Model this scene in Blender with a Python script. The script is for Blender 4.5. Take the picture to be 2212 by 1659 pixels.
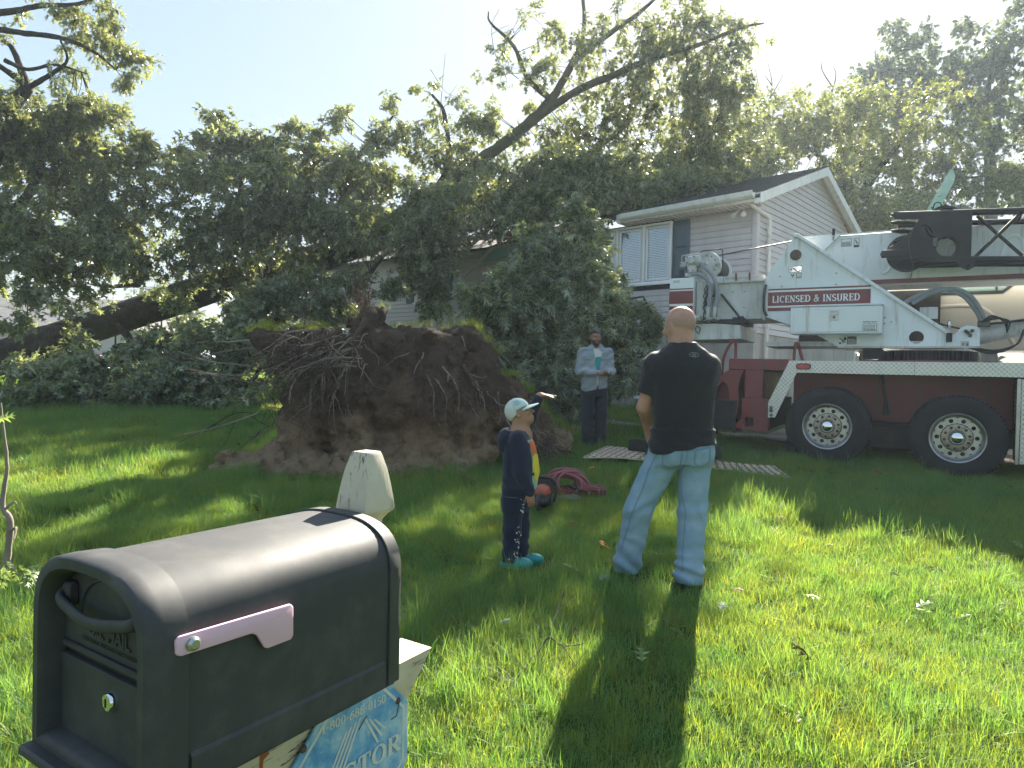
import bpy, bmesh, math, random
import numpy as np
from math import sin, cos, pi, radians, sqrt, atan2, tan
from mathutils import Vector, Matrix, Euler

random.seed(7)
RNG = np.random.default_rng(7)
for _o in list(bpy.data.objects):
    bpy.data.objects.remove(_o)
SC = bpy.context.scene
COL = SC.collection

# ------------------------------------------------------------------ camera
CAM_Z, PITCH, ROLL, FPX = 1.55, radians(.95), radians(1.3), 1470.0
cam_d = bpy.data.cameras.new('camera')
cam_d.sensor_width = 36.0
cam_d.lens = FPX / 2212 * 36.0
cam_d.clip_start, cam_d.clip_end = .05, 3000
cam_o = bpy.data.objects.new('camera', cam_d)
COL.objects.link(cam_o)
CAM_R = (Matrix.Rotation(pi / 2 - PITCH, 3, 'X') @ Matrix.Rotation(ROLL, 3, 'Z'))
cam_o.matrix_world = Matrix.Translation((0, 0, CAM_Z)) @ CAM_R.to_4x4()
SC.camera = cam_o

# ------------------------------------------------------------------ sky and sun
SUN_EL, SUN_AZ = radians(35.0), radians(19.5)      # azimuth measured from +Y towards +X
world = bpy.data.worlds.new('World')
SC.world = world
world.use_nodes = True
_nt = world.node_tree
_bg = _nt.nodes['Background']
_sky = _nt.nodes.new('ShaderNodeTexSky')
_sky.sky_type = 'NISHITA'
_sky.sun_disc = False
_sky.sun_elevation = SUN_EL
_sky.sun_rotation = SUN_AZ
_sky.altitude = 50
_sky.air_density = 1.0
_sky.dust_density = .6
_sky.ozone_density = 1.0
_gm = _nt.nodes.new('ShaderNodeGamma')            # thin summer haze evens the whole sky out
_gm.inputs[1].default_value = .10
_nt.links.new(_sky.outputs[0], _gm.inputs[0])
_hs = _nt.nodes.new('ShaderNodeHueSaturation')
_hs.inputs['Saturation'].default_value = 5.2
_nt.links.new(_gm.outputs[0], _hs.inputs['Color'])
_nt.links.new(_hs.outputs[0], _bg.inputs[0])
_bg.inputs[1].default_value = .15

sun_d = bpy.data.lights.new('sun', 'SUN')
sun_d.energy = 4.6
sun_d.angle = radians(.55)
sun_d.color = (1, .93, .80)
sun_o = bpy.data.objects.new('sun', sun_d)
COL.objects.link(sun_o)
_dir = Vector((sin(SUN_AZ) * cos(SUN_EL), cos(SUN_AZ) * cos(SUN_EL), sin(SUN_EL)))
sun_o.rotation_euler = _dir.to_track_quat('Z', 'Y').to_euler()

SC.view_settings.view_transform = 'Standard'
SC.view_settings.look = 'None'
SC.view_settings.gamma = 1
SC.view_settings.exposure = 2.45
SC.cycles.max_bounces = 6
SC.cycles.diffuse_bounces = 4
SC.cycles.glossy_bounces = 3
SC.cycles.transmission_bounces = 4
SC.cycles.transparent_max_bounces = 8
SC.cycles.use_denoising = True
SC.cycles.sample_clamp_indirect = 6

# ------------------------------------------------------------------ helpers
def at(px, py, Y):
    """world point at forward distance Y seen in direction (px,py) of a 2212x1659 frame"""
    d = CAM_R @ Vector(((px - 1106) / FPX, -(py - 829.5) / FPX, -1))
    return Vector((0, 0, CAM_Z)) + d * (Y / d.y)

def gz(x, y):
    """height of the lawn: rises gently towards the house"""
    y = np.asarray(y, float)
    x = np.asarray(x, float)
    t = np.clip((y - 15) / 14, 0, 1)
    base = .049 * np.minimum(y, 15) + .049 * 14 * (t - t * t / 2) * 1.0
    base = np.where(y < -20, .049 * -20, base)
    bump = .018 * np.sin(x * .9 + 1.3) * np.sin(y * .7 + .4) + .012 * np.sin(x * 2.1 + y * 1.3) + .008 * np.sin(x * 3.7 - y * 2.9 + 1)
    return base + bump

def link(o, parent=None):
    COL.objects.link(o)
    if parent is not None:
        o.parent = parent
    return o

def tag(o, label=None, cat=None, group=None, kind=None):
    if label: o['label'] = label
    if cat: o['category'] = cat
    if group: o['group'] = group
    if kind: o['kind'] = kind
    return o

def empty(name, loc=(0, 0, 0), rz=0.0, label=None, cat=None, group=None):
    o = bpy.data.objects.new(name, None)
    o.empty_display_size = .1
    COL.objects.link(o)
    o.location = loc
    o.rotation_euler = (0, 0, rz)
    return tag(o, label, cat, group)

def smooth(me, ang=None):
    me.shade_smooth()
    if ang is not None:
        me.set_sharp_from_angle(angle=radians(ang))

def npmesh(name, V, F, mats, parent=None, ang=None, flat=False, mi=None):
    """V (n,3) array; F (m,k) int array, all faces of k corners"""
    V = np.asarray(V, np.float32)
    F = np.asarray(F, np.int32)
    me = bpy.data.meshes.new(name)
    m, k = F.shape
    me.vertices.add(len(V))
    me.vertices.foreach_set('co', V.ravel())
    me.loops.add(m * k)
    me.loops.foreach_set('vertex_index', F.ravel())
    me.polygons.add(m)
    me.polygons.foreach_set('loop_start', np.arange(0, m * k, k, dtype=np.int32))
    if mi is not None:
        me.polygons.foreach_set('material_index', np.asarray(mi, np.int32))
    me.update(calc_edges=True)
    for q in (mats if isinstance(mats, (list, tuple)) else [mats]):
        me.materials.append(q)
    if not flat:
        smooth(me, ang)
    return link(bpy.data.objects.new(name, me), parent)

class MB:
    """collects shapes; build() links them as one mesh object"""
    def __init__(s):
        s.v, s.f = [], []
    def add(s, vs, fs):
        n = len(s.v)
        s.v += [tuple(p) for p in vs]
        s.f += [tuple(i + n for i in f) for f in fs]
        return s
    def box(s, x0, x1, y0, y1, z0, z1, bev=0.0):
        if bev <= 0:
            v = [(x, y, z) for z in (z0, z1) for y in (y0, y1) for x in (x0, x1)]
            return s.add(v, [(0, 2, 3, 1), (4, 5, 7, 6), (0, 1, 5, 4), (2, 6, 7, 3), (0, 4, 6, 2), (1, 3, 7, 5)])
        b = min(bev, (x1 - x0) * .45, (y1 - y0) * .45, (z1 - z0) * .45)
        vs, idx = [], {}
        for ix, X in enumerate((x0, x1)):
            for iy, Y in enumerate((y0, y1)):
                for iz, Z in enumerate((z0, z1)):
                    sx, sy, sz = (b, -b)[ix], (b, -b)[iy], (b, -b)[iz]
                    for a, p in enumerate(((X, Y + sy, Z + sz), (X + sx, Y, Z + sz), (X + sx, Y + sy, Z))):
                        idx[ix, iy, iz, a] = len(vs)
                        vs.append(p)
        fs = []
        for i in (0, 1):
            q = [idx[i, 0, 0, 0], idx[i, 1, 0, 0], idx[i, 1, 1, 0], idx[i, 0, 1, 0]]
            fs.append(q if i else q[::-1])
            q = [idx[0, i, 0, 1], idx[1, i, 0, 1], idx[1, i, 1, 1], idx[0, i, 1, 1]]
            fs.append(q[::-1] if i else q)
            q = [idx[0, 0, i, 2], idx[1, 0, i, 2], idx[1, 1, i, 2], idx[0, 1, i, 2]]
            fs.append(q if i else q[::-1])
        for i in (0, 1):
            for j in (0, 1):
                q = [idx[i, j, 0, 0], idx[i, j, 0, 1], idx[i, j, 1, 1], idx[i, j, 1, 0]]
                fs.append(q if i == j else q[::-1])
                q = [idx[i, 0, j, 0], idx[i, 0, j, 2], idx[i, 1, j, 2], idx[i, 1, j, 0]]
                fs.append(q[::-1] if i == j else q)
                q = [idx[0, i, j, 1], idx[0, i, j, 2], idx[1, i, j, 2], idx[1, i, j, 1]]
                fs.append(q if i == j else q[::-1])
        for i in (0, 1):
            for j in (0, 1):
                for k in (0, 1):
                    q = [idx[i, j, k, 0], idx[i, j, k, 1], idx[i, j, k, 2]]
                    fs.append(q if (i + j + k) % 2 == 1 else q[::-1])
        return s.add(vs, fs)
    def tube(s, pts, rad, n=8, cap=True):
        pts = [Vector(p) for p in pts]
        if not hasattr(rad, '__len__'): rad = [rad] * len(pts)
        vs, fs = [], []
        nrm = None
        for i, p in enumerate(pts):
            t = (pts[min(i + 1, len(pts) - 1)] - pts[max(i - 1, 0)])
            if t.length < 1e-9: t = Vector((0, 0, 1))
            t.normalize()
            if nrm is None:
                nrm = t.orthogonal().normalized()
            else:
                nrm = nrm - t * nrm.dot(t)
                if nrm.length < 1e-6: nrm = t.orthogonal()
                nrm.normalize()
            bi = t.cross(nrm)
            for k in range(n):
                a = 2 * pi * k / n
                vs.append(p + (nrm * cos(a) + bi * sin(a)) * rad[i])
        for i in range(len(pts) - 1):
            for k in range(n):
                a, b = i * n + k, i * n + (k + 1) % n
                fs.append((a, b, b + n, a + n))
        if cap:
            fs.append(tuple(range(n))[::-1])
            fs.append(tuple((len(pts) - 1) * n + k for k in range(n)))
        return s.add(vs, fs)
    def cyl(s, p0, p1, r, n=16, r1=None):
        return s.tube([p0, p1], [r, r if r1 is None else r1], n)
    def lathe(s, prof, o=(0, 0, 0), axis='z', n=32, close=False):
        """prof: list of (radius, height along axis)"""
        vs, fs = [], []
        m = len(prof)
        for k in range(n):
            a = 2 * pi * k / n
            for r, h in prof:
                c, q = r * cos(a), r * sin(a)
                p = {'z': (c, q, h), 'y': (c, h, -q), 'x': (h, c, q)}[axis]
                vs.append((p[0] + o[0], p[1] + o[1], p[2] + o[2]))
        for k in range(n):
            k2 = (k + 1) % n
            for i in range(m - 1 + (1 if close else 0)):
                j = (i + 1) % m
                fs.append((k * m + i, k2 * m + i, k2 * m + j, k * m + j))
        return s.add(vs, fs)
    def prism(s, poly, d0, d1, plane='xz'):
        """extrude a 2D polygon between d0 and d1 along the missing axis"""
        n = len(poly)
        def P(a, b, d):
            return {'xz': (a, d, b), 'xy': (a, b, d), 'yz': (d, a, b)}[plane]
        vs = [P(a, b, d0) for a, b in poly] + [P(a, b, d1) for a, b in poly]
        fs = [tuple(range(n)), tuple(range(2 * n - 1, n - 1, -1))]
        fs += [(i, i + n, (i + 1) % n + n, (i + 1) % n) for i in range(n)]
        return s.add(vs, fs)
    def build(s, name, mat, parent=None, ang=40, bevel=0, loc=None):
        me = bpy.data.meshes.new(name)
        me.from_pydata(s.v, [], s.f)
        bm = bmesh.new()
        bm.from_mesh(me)
        bmesh.ops.recalc_face_normals(bm, faces=bm.faces)
        if bevel:
            es = [e for e in bm.edges if len(e.link_faces) == 2 and e.calc_face_angle(0) > radians(30)]
            bmesh.ops.bevel(bm, geom=es, offset=bevel, segments=2, affect='EDGES', profile=.5, clamp_overlap=True)
        bm.to_mesh(me)
        bm.free()
        for q in (mat if isinstance(mat, (list, tuple)) else [mat]):
            me.materials.append(q)
        smooth(me, ang)
        o = bpy.data.objects.new(name, me)
        if loc is not None: o.location = loc
        return link(o, parent)

def curve_to_obj(cu, name, mat, parent=None, mw=None, ang=40):
    tmp = bpy.data.objects.new('tmp', cu)
    COL.objects.link(tmp)
    bpy.context.view_layer.update()
    dg = bpy.context.evaluated_depsgraph_get()
    me = bpy.data.meshes.new_from_object(tmp.evaluated_get(dg))
    bpy.data.objects.remove(tmp)
    bpy.data.curves.remove(cu)
    if mw is not None: me.transform(mw)
    me.materials.clear()
    me.materials.append(mat)
    smooth(me, ang)
    me.name = name
    return link(bpy.data.objects.new(name, me), parent)

XZ = Matrix(((1, 0, 0, 0), (0, 0, -1, 0), (0, 1, 0, 0), (0, 0, 0, 1)))   # 2D (x,y) -> (x,z) facing -y

def plate(name, outline, holes, th, y, mat, parent=None, bevel=0.0):
    """flat plate in the xz plane, near face at y, thickness th going back; with holes"""
    cu = bpy.data.curves.new(name, 'CURVE')
    cu.dimensions = '2D'
    cu.fill_mode = 'BOTH'
    cu.extrude = th / 2 - bevel
    cu.bevel_depth = bevel
    cu.bevel_resolution = 1
    for pts in [outline] + list(holes):
        sp = cu.splines.new('POLY')
        sp.points.add(len(pts) - 1)
        for i, (a, b) in enumerate(pts): sp.points[i].co = (a, b, 0, 1)
        sp.use_cyclic_u = True
    return curve_to_obj(cu, name, mat, parent, Matrix.Translation((0, y + th / 2, 0)) @ XZ, 35)

def text(name, body, size, mat, parent, mw, bold=0.0, ext=.0006, space=1.0, align='LEFT', sx=1.0):
    cu = bpy.data.curves.new(name, 'FONT')
    cu.body = body
    cu.size = size
    cu.extrude = ext
    cu.offset = bold
    cu.space_character = space
    cu.align_x = align
    cu.resolution_u = 3
    return curve_to_obj(cu, name, mat, parent, mw @ Matrix.Diagonal((sx, 1, 1, 1)), 30)

def circ(cx, cz, r, n=20, a0=0, a1=2 * pi):
    return [(cx + r * cos(a0 + (a1 - a0) * k / n), cz + r * sin(a0 + (a1 - a0) * k / n)) for k in range(n)]

def rrect(x0, x1, z0, z1, r, n=4):
    out = []
    for cx, cz, a in ((x1 - r, z1 - r, 0), (x0 + r, z1 - r, pi / 2), (x0 + r, z0 + r, pi), (x1 - r, z0 + r, 3 * pi / 2)):
        out += [(cx + r * cos(a + pi / 2 * k / n), cz + r * sin(a + pi / 2 * k / n)) for k in range(n + 1)]
    return out

def spline(pts, n=6):
    """Catmull-Rom through pts"""
    P = [Vector(p) for p in pts]
    P = [P[0] * 2 - P[1]] + P + [P[-1] * 2 - P[-2]]
    out = []
    for i in range(1, len(P) - 2):
        a, b, c, d = P[i - 1], P[i], P[i + 1], P[i + 2]
        for k in range(n):
            t = k / n
            out.append(.5 * ((2 * b) + (c - a) * t + (2 * a - 5 * b + 4 * c - d) * t * t + (3 * b - a - 3 * c + d) * t ** 3))
    out.append(P[-2])
    return out

# ------------------------------------------------------------------ materials
def srgb(r, g, b):
    f = lambda c: (c / 255 / 12.92) if c <= 10 else ((c / 255 + .055) / 1.055) ** 2.4
    return (f(r), f(g), f(b))

class NT:
    def __init__(s, m):
        s.t = m.node_tree
        s.n = s.t.nodes
    def new(s, typ, **kw):
        q = s.n.new(typ)
        for k, v in kw.items():
            if k.startswith('i_'):
                key = k[2:]
                key = int(key) if key.isdigit() else key.replace('_', ' ')
                q.inputs[key].default_value = v
            else:
                setattr(q, k, v)
        return q
    def link(s, a, b):
        s.t.links.new(a, b)
    def noise(s, vec, scale, detail=3, rough=.55, dist=0.0):
        q = s.new('ShaderNodeTexNoise')
        q.inputs['Scale'].default_value = scale
        q.inputs['Detail'].default_value = detail
        q.inputs['Roughness'].default_value = rough
        q.inputs['Distortion'].default_value = dist
        s.link(vec, q.inputs['Vector'])
        return q.outputs['Fac']
    def ramp(s, fac, stops):
        q = s.new('ShaderNodeValToRGB')
        e = q.color_ramp.elements
        while len(e) < len(stops): e.new(.5)
        for k, (p, c) in enumerate(stops):
            e[k].position = p
            e[k].color = (*c, 1) if len(c) == 3 else c
        s.link(fac, q.inputs[0])
        return q.outputs[0]
    def mix(s, fac, a, b, mode='MIX'):
        q = s.new('ShaderNodeMix', data_type='RGBA', blend_type=mode)
        for x, i in ((fac, 0), (a, 6), (b, 7)):
            if hasattr(x, 'is_linked') or hasattr(x, 'links'): s.link(x, q.inputs[i])
            elif i == 0: q.inputs[0].default_value = x
            else: q.inputs[i].default_value = (*x, 1)
        return q.outputs[2]
    def math(s, op, a, b=0.0):
        q = s.new('ShaderNodeMath', operation=op)
        for x, i in ((a, 0), (b, 1)):
            if hasattr(x, 'links'): s.link(x, q.inputs[i])
            else: q.inputs[i].default_value = x
        return q.outputs[0]
    def bump(s, h, strength, dist=.01):
        q = s.new('ShaderNodeBump')
        q.inputs['Strength'].default_value = strength
        q.inputs['Distance'].default_value = dist
        s.link(h, q.inputs['Height'])
        return q.outputs[0]

def mat(name, col, rough=.6, metal=0.0, spec=.5, var=None, dirt=None, bump=None, coord='Object', scale3=None, rvar=0.0):
    """col base; var=(scale,col2,lo,hi) large variation; dirt=(scale,col,lo,hi); bump=(scale,strength,dist)"""
    m = bpy.data.materials.new(name)
    m.use_nodes = True
    t = NT(m)
    b = t.n['Principled BSDF']
    b.inputs['Base Color'].default_value = (*col, 1)
    b.inputs['Roughness'].default_value = rough
    b.inputs['Metallic'].default_value = metal
    b.inputs['Specular IOR Level'].default_value = spec
    tc = t.new('ShaderNodeTexCoord').outputs[coord]
    if scale3 is not None:
        mp = t.new('ShaderNodeMapping')
        mp.inputs['Scale'].default_value = scale3
        t.link(tc, mp.inputs[0])
        tc = mp.outputs[0]
    c = None
    if var:
        f = t.noise(tc, var[0], 4)
        c = t.ramp(f, [(var[2], col), (var[3], var[1])])
    if dirt:
        f = t.noise(tc, dirt[0], 6, .65, .4)
        k = t.ramp(f, [(dirt[2], (0, 0, 0)), (dirt[3], (1, 1, 1))])
        c = t.mix(k, c if c is not None else col, dirt[1])
    if c is not None:
        t.link(c, b.inputs['Base Color'])
    if rvar:
        f = t.noise(tc, 9, 4)
        r = t.ramp(f, [(.3, (max(rough - rvar, .02),) * 3), (.7, (min(rough + rvar, 1),) * 3)])
        t.link(r, b.inputs['Roughness'])
    if bump:
        f = t.noise(tc, bump[0], 5, .6)
        t.link(t.bump(f, bump[1], bump[2]), b.inputs['Normal'])
    return m

def glassy(name, col, rough=.05):
    return mat(name, col, rough, 0, .8)

# ------------------------------------------------------------------ signed distance bodies -> one continuous mesh
def vnoise(P, scale, seed=0):
    """smooth value noise, P (n,3) -> (n,) in [-1,1]"""
    Q = P * scale + seed * 17.31
    I = np.floor(Q).astype(np.int64)
    T = Q - I
    T = T * T * (3 - 2 * T)
    r = np.zeros(len(P))
    for dx in (0, 1):
        for dy in (0, 1):
            for dz in (0, 1):
                h = ((I[:, 0] + dx) * 73856093) ^ ((I[:, 1] + dy) * 19349663) ^ ((I[:, 2] + dz) * 83492791)
                h = (h ^ (h >> 13)) * 1274126177
                g = ((h ^ (h >> 16)) & 65535) / 32767.5 - 1
                w = (T[:, 0] if dx else 1 - T[:, 0]) * (T[:, 1] if dy else 1 - T[:, 1]) * (T[:, 2] if dz else 1 - T[:, 2])
                r += g * w
    return r

def fbm(P, scale, oct=3, seed=0):
    r, a = 0, 1.0
    for k in range(oct):
        r = r + a * vnoise(P, scale * 2 ** k, seed + k)
        a *= .5
    return r

def worley(P, scale, seed=0):
    """distance to the nearest of one random point per cell"""
    Q = P * scale + seed * 7.7
    I = np.floor(Q).astype(np.int64)
    best = np.full(len(P), 9.0)
    for dx in (-1, 0, 1):
        for dy in (-1, 0, 1):
            for dz in (-1, 0, 1):
                C = I + (dx, dy, dz)
                h = (C[:, 0] * 73856093) ^ (C[:, 1] * 19349663) ^ (C[:, 2] * 83492791)
                h = (h ^ (h >> 13)) * 1274126177
                o = np.stack([(h >> s) & 255 for s in (3, 11, 19)], 1) / 255.0
                best = np.minimum(best, ((C + o - Q) ** 2).sum(1))
    return np.sqrt(best)

def cone(P, a, b, r0, r1):
    a, b = np.array(a, float), np.array(b, float)
    ba = b - a
    t = np.clip(((P - a) @ ba) / max(ba @ ba, 1e-9), 0, 1)
    return np.linalg.norm(P - a - t[:, None] * ba, axis=1) - (r0 + (r1 - r0) * t)

def ell(P, c, r, R=None):
    Q = P - np.array(c, float)
    if R is not None: Q = Q @ np.array(R)
    r = np.array(r, float)
    k0 = np.linalg.norm(Q / r, axis=1)
    k1 = np.linalg.norm(Q / (r * r), axis=1)
    return k0 * (k0 - 1) / np.maximum(k1, 1e-9)

def loft(P, rows, axis=2):
    """stack of ellipses (z, cx, cy, rx, ry[, power])"""
    rows = sorted(rows)
    Z = np.array([q[0] for q in rows])
    z = P[:, 2]
    it = lambda k: np.interp(z, Z, np.array([q[k] for q in rows]))
    cx, cy, rx, ry = it(1), it(2), it(3), it(4)
    dx, dy = np.abs(P[:, 0] - cx) / rx, np.abs(P[:, 1] - cy) / ry
    k = 2.4
    d = ((dx ** k + dy ** k) ** (1 / k) - 1) * np.minimum(rx, ry)
    dz = np.maximum(z - Z[-1], Z[0] - z)
    return np.maximum(d, dz)

def smin(a, b, k):
    h = np.clip(.5 + .5 * (b - a) / k, 0, 1)
    return b + (a - b) * h - k * h * (1 - h)

def smax(a, b, k):
    return -smin(-a, -b, k)

def isomesh(f, lo, hi, h):
    """surface nets"""
    lo, hi = np.array(lo, float), np.array(hi, float)
    n = np.maximum(np.ceil((hi - lo) / h).astype(int) + 1, 3)
    q = 4                                       # coarse pass first, then only the narrow band near the surface
    nc = (n + q - 1) // q
    Gc = np.stack(np.meshgrid(*[lo[i] + h * q * (np.arange(nc[i]) + .375) for i in range(3)], indexing='ij'), -1).reshape(-1, 3)
    Dc = np.concatenate([f(Gc[i:i + 300000]) for i in range(0, len(Gc), 300000)]).reshape(nc)
    D = np.repeat(np.repeat(np.repeat(Dc.astype(np.float32), q, 0), q, 1), q, 2)[:n[0], :n[1], :n[2]].copy()
    band = np.argwhere(np.abs(D) < q * h * 1.7)
    for i in range(0, len(band), 300000):
        w = band[i:i + 300000]
        D[tuple(w.T)] = f(lo + h * w)
    for w in (D[0], D[-1], D[:, 0], D[:, -1], D[:, :, 0], D[:, :, -1]):
        np.maximum(w, h * .3, out=w)
    S = D < 0
    m = n - 1
    off = np.array([(i, j, k) for i in (0, 1) for j in (0, 1) for k in (0, 1)])
    sl = lambda o: tuple(slice(o[w], o[w] + m[w]) for w in range(3))
    c8 = np.zeros(m, np.int8)
    for o in off: c8 += S[sl(o)]
    act = (c8 > 0) & (c8 < 8)
    ijk = np.argwhere(act)
    idx = -np.ones(m, np.int64)
    idx[act] = np.arange(len(ijk))
    val = np.stack([D[tuple((ijk + o).T)] for o in off], 1)
    acc = np.zeros((len(ijk), 3))
    cnt = np.zeros(len(ijk))
    for a in range(8):
        for b in range(a + 1, 8):
            if np.abs(off[a] - off[b]).sum() != 1: continue
            x = (val[:, a] < 0) != (val[:, b] < 0)
            df = val[:, a] - val[:, b]
            t = np.where(x, val[:, a] / np.where(np.abs(df) < 1e-12, 1, df), 0)
            cnt += x
            acc += np.where(x[:, None], off[a] + t[:, None] * (off[b] - off[a]), 0)
    V = lo + h * (ijk + acc / cnt[:, None])
    Fs = []
    for d in range(3):
        e, g = (d + 1) % 3, (d + 2) % 3
        s0 = [slice(None)] * 3
        s1 = [slice(None)] * 3
        s0[d], s1[d] = slice(0, n[d] - 1), slice(1, n[d])
        X = S[tuple(s0)] != S[tuple(s1)]
        pos = np.argwhere(X)
        ok = (pos[:, e] > 0) & (pos[:, g] > 0) & (pos[:, e] < n[e] - 1) & (pos[:, g] < n[g] - 1)
        pos = pos[ok]
        ins = S[tuple(pos.T)]
        ve, vg = np.eye(3, dtype=int)[e], np.eye(3, dtype=int)[g]
        q = np.stack([idx[tuple((pos - ve - vg).T)], idx[tuple((pos - vg).T)], idx[tuple(pos.T)], idx[tuple((pos - ve).T)]], 1)
        q[~ins] = q[~ins][:, ::-1]
        Fs.append(q)
    F = np.concatenate(Fs)
    return V, F[(F >= 0).all(1)]

def relax(V, F, it=2):
    n = len(V)
    E = np.concatenate([F[:, [i, (i + 1) % 4]] for i in range(4)])
    for _ in range(it):
        s = np.zeros((n, 3))
        c = np.zeros(n)
        np.add.at(s, E[:, 0], V[E[:, 1]])
        np.add.at(c, E[:, 0], 1)
        np.add.at(s, E[:, 1], V[E[:, 0]])
        np.add.at(c, E[:, 1], 1)
        V = V * .5 + .5 * s / np.maximum(c, 1)[:, None]
    return V

def iso(name, f, lo, hi, h, m, parent=None, it=1):
    V, F = isomesh(f, lo, hi, h)
    return npmesh(name, relax(V, F, it) if it else V, F, m, parent)
# ================================================================== ground
def soil_mat():
    m = bpy.data.materials.new('lawn_soil')
    m.use_nodes = True
    t = NT(m)
    b = t.n['Principled BSDF']
    g = t.new('ShaderNodeNewGeometry').outputs['Position']
    f = t.noise(g, 1.3, 5)
    f2 = t.noise(g, 14, 5, .7)
    c = t.ramp(f, [(.3, (.030, .060, .012)), (.55, (.045, .085, .016)), (.75, (.075, .095, .025))])
    c = t.mix(t.ramp(f2, [(.45, (0, 0, 0)), (.75, (.6, .6, .6))]), c, (.035, .028, .014))
    t.link(c, b.inputs['Base Color'])
    b.inputs['Roughness'].default_value = .95
    b.inputs['Specular IOR Level'].default_value = .1
    t.link(t.bump(t.noise(g, 60, 4, .7), .9, .02), b.inputs['Normal'])
    return m

def make_ground():
    xs = np.concatenate([np.linspace(-600, -24, 14), np.linspace(-20, 20, 101), np.linspace(24, 600, 14)])
    ys = np.concatenate([np.linspace(-300, -8, 10), np.linspace(-5, 30, 121), np.linspace(34, 900, 18)])
    X, Y = np.meshgrid(xs, ys, indexing='ij')
    V = np.stack([X, Y, gz(X, Y)], -1).reshape(-1, 3)
    nx, ny = len(xs), len(ys)
    i, j = np.meshgrid(np.arange(nx - 1), np.arange(ny - 1), indexing='ij')
    a = (i * ny + j).ravel()
    F = np.stack([a, a + ny, a + ny + 1, a + 1], 1)
    o = npmesh('ground', V, F, soil_mat())
    tag(o, kind='structure')
make_ground()

def ground_strip(name, pts, width, m, lift=.02):
    """a path laid on the lawn along pts [(x,y)...]"""
    P = spline([(x, y, 0) for x, y in pts], 8)
    V, F = [], []
    for i, p in enumerate(P):
        t = P[min(i + 1, len(P) - 1)] - P[max(i - 1, 0)]
        nrm = Vector((-t.y, t.x, 0)).normalized()
        for s in (-.5, -.17, .17, .5):
            q = p + nrm * width * s
            V.append((q.x, q.y, float(gz(q.x, q.y)) + lift))
    for i in range(len(P) - 1):
        for k in range(3):
            a = i * 4 + k
            F.append((a, a + 1, a + 5, a + 4))
    return tag(npmesh(name, V, F, m), kind='structure')

M_CONC = mat('old_concrete', (.30, .27, .23), .9, var=(1.2, (.22, .20, .17), .35, .7), dirt=(6, (.10, .10, .07), .5, .8), bump=(40, .5, .01), coord='Object')
ground_strip('path', [(-1.0, 15.0), (1.2, 13.3), (3.4, 11.9), (5.5, 10.9), (9, 9.6)], .62, M_CONC)
M_GRAVEL = mat('gravel_drive', (.20, .17, .14), .95, var=(3, (.11, .09, .07), .35, .65), bump=(55, 1, .03))
ground_strip('driveway', [(4.6, 12.0), (8.2, 9.2), (12, 6.2), (17, 2)], 3.4, M_GRAVEL, .012)

# ================================================================== house
HOUSE = empty('house', (4.876, 13.8, 0), radians(-42),
              'two-storey grey house with lap siding, crushed under a fallen tree', 'house')
HL, HD = 16.0, 7.0                 # length to the left (-x), depth (+y)
Z0, Z1 = 2.47, 5.02                # siding from, to
AP = 6.62
def siding_mat(name, c1, c2):
    m = mat(name, c1, .42, 0, .45, var=(.9, c2, .35, .7), dirt=(3.0, tuple(x * .62 for x in c1), .56, .85), bump=(90, .05, .01), scale3=(.4, .4, 1.3))
    return m
M_SIDE = siding_mat('vinyl_siding', (.50, .465, .475), (.44, .405, .415))
M_TRIM = mat('white_trim', (.68, .67, .66), .45, var=(2, (.58, .57, .55), .4, .7), dirt=(8, (.32, .29, .25), .58, .85))
M_CREAM = mat('soffit_vinyl', (.48, .42, .38), .5, dirt=(5, (.30, .26, .22), .5, .8))
M_FOUND = mat('parged_foundation', (.46, .445, .42), .9, var=(.8, (.28, .265, .245), .3, .7), dirt=(2.2, (.15, .14, .12), .58, .8), bump=(30, .35, .01))
M_SHUT = mat('slate_blue_shutter', (.055, .085, .115), .5, var=(4, (.075, .10, .13), .4, .7))
M_GLASS = mat('window_glass', (.035, .045, .055), .03, 0, .9)
M_WFRAME = mat('window_vinyl', (.74, .76, .79), .35, dirt=(12, (.45, .44, .42), .6, .85))
M_BLIND = mat('blind_slats', (.78, .80, .82), .5)
M_SHING = mat('asphalt_shingles', (.035, .035, .042), .92, var=(7, (.075, .07, .07), .35, .7), dirt=(2.4, (.16, .12, .05), .60, .72), bump=(120, .8, .01))
M_WOODR = mat('raw_split_wood', (.36, .17, .07), .8, var=(6, (.25, .11, .04), .3, .7), scale3=(1, 1, 6))
M_DARK = mat('dark_interior', (.012, .012, .013), .9)
M_ALU = mat('white_aluminium', (.60, .60, .58), .4, dirt=(5, (.30, .28, .24), .52, .8))
M_TEAL = mat('insulation_board', (.22, .42, .40), .8)

# structural walls behind the siding (set 3 cm back)
b = MB()
b.box(-HL + .03, -.03, .03, .18, 0.2, Z1)
b.build('front_wall', M_DARK, HOUSE)
b = MB()
b.prism([(.18, .2), (HD - .03, .2), (HD - .03, Z1), (HD / 2, AP - .22), (.18, Z1)], -.15, -.03, 'yz')
b.build('gable_wall', M_DARK, HOUSE)
b = MB()
b.box(-HL, 0.0, HD - .15, HD, .2, Z1)
b.prism([(0, .2), (HD, .2), (HD, Z1), (HD / 2, AP - .2), (0, Z1)], -HL, -HL + .1, 'yz')
b.build('rear_wall', M_SIDE, HOUSE)
# foundation
b = MB()
b.box(-HL, -.02, 0.0, .03, 0.1, Z0 - .01)
b.build('foundation', M_FOUND, HOUSE)
b = MB()
b.box(-.03, -.012, 0, HD, 0.1, Z0 - .01)
b.build('foundation', M_FOUND, HOUSE)

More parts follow.
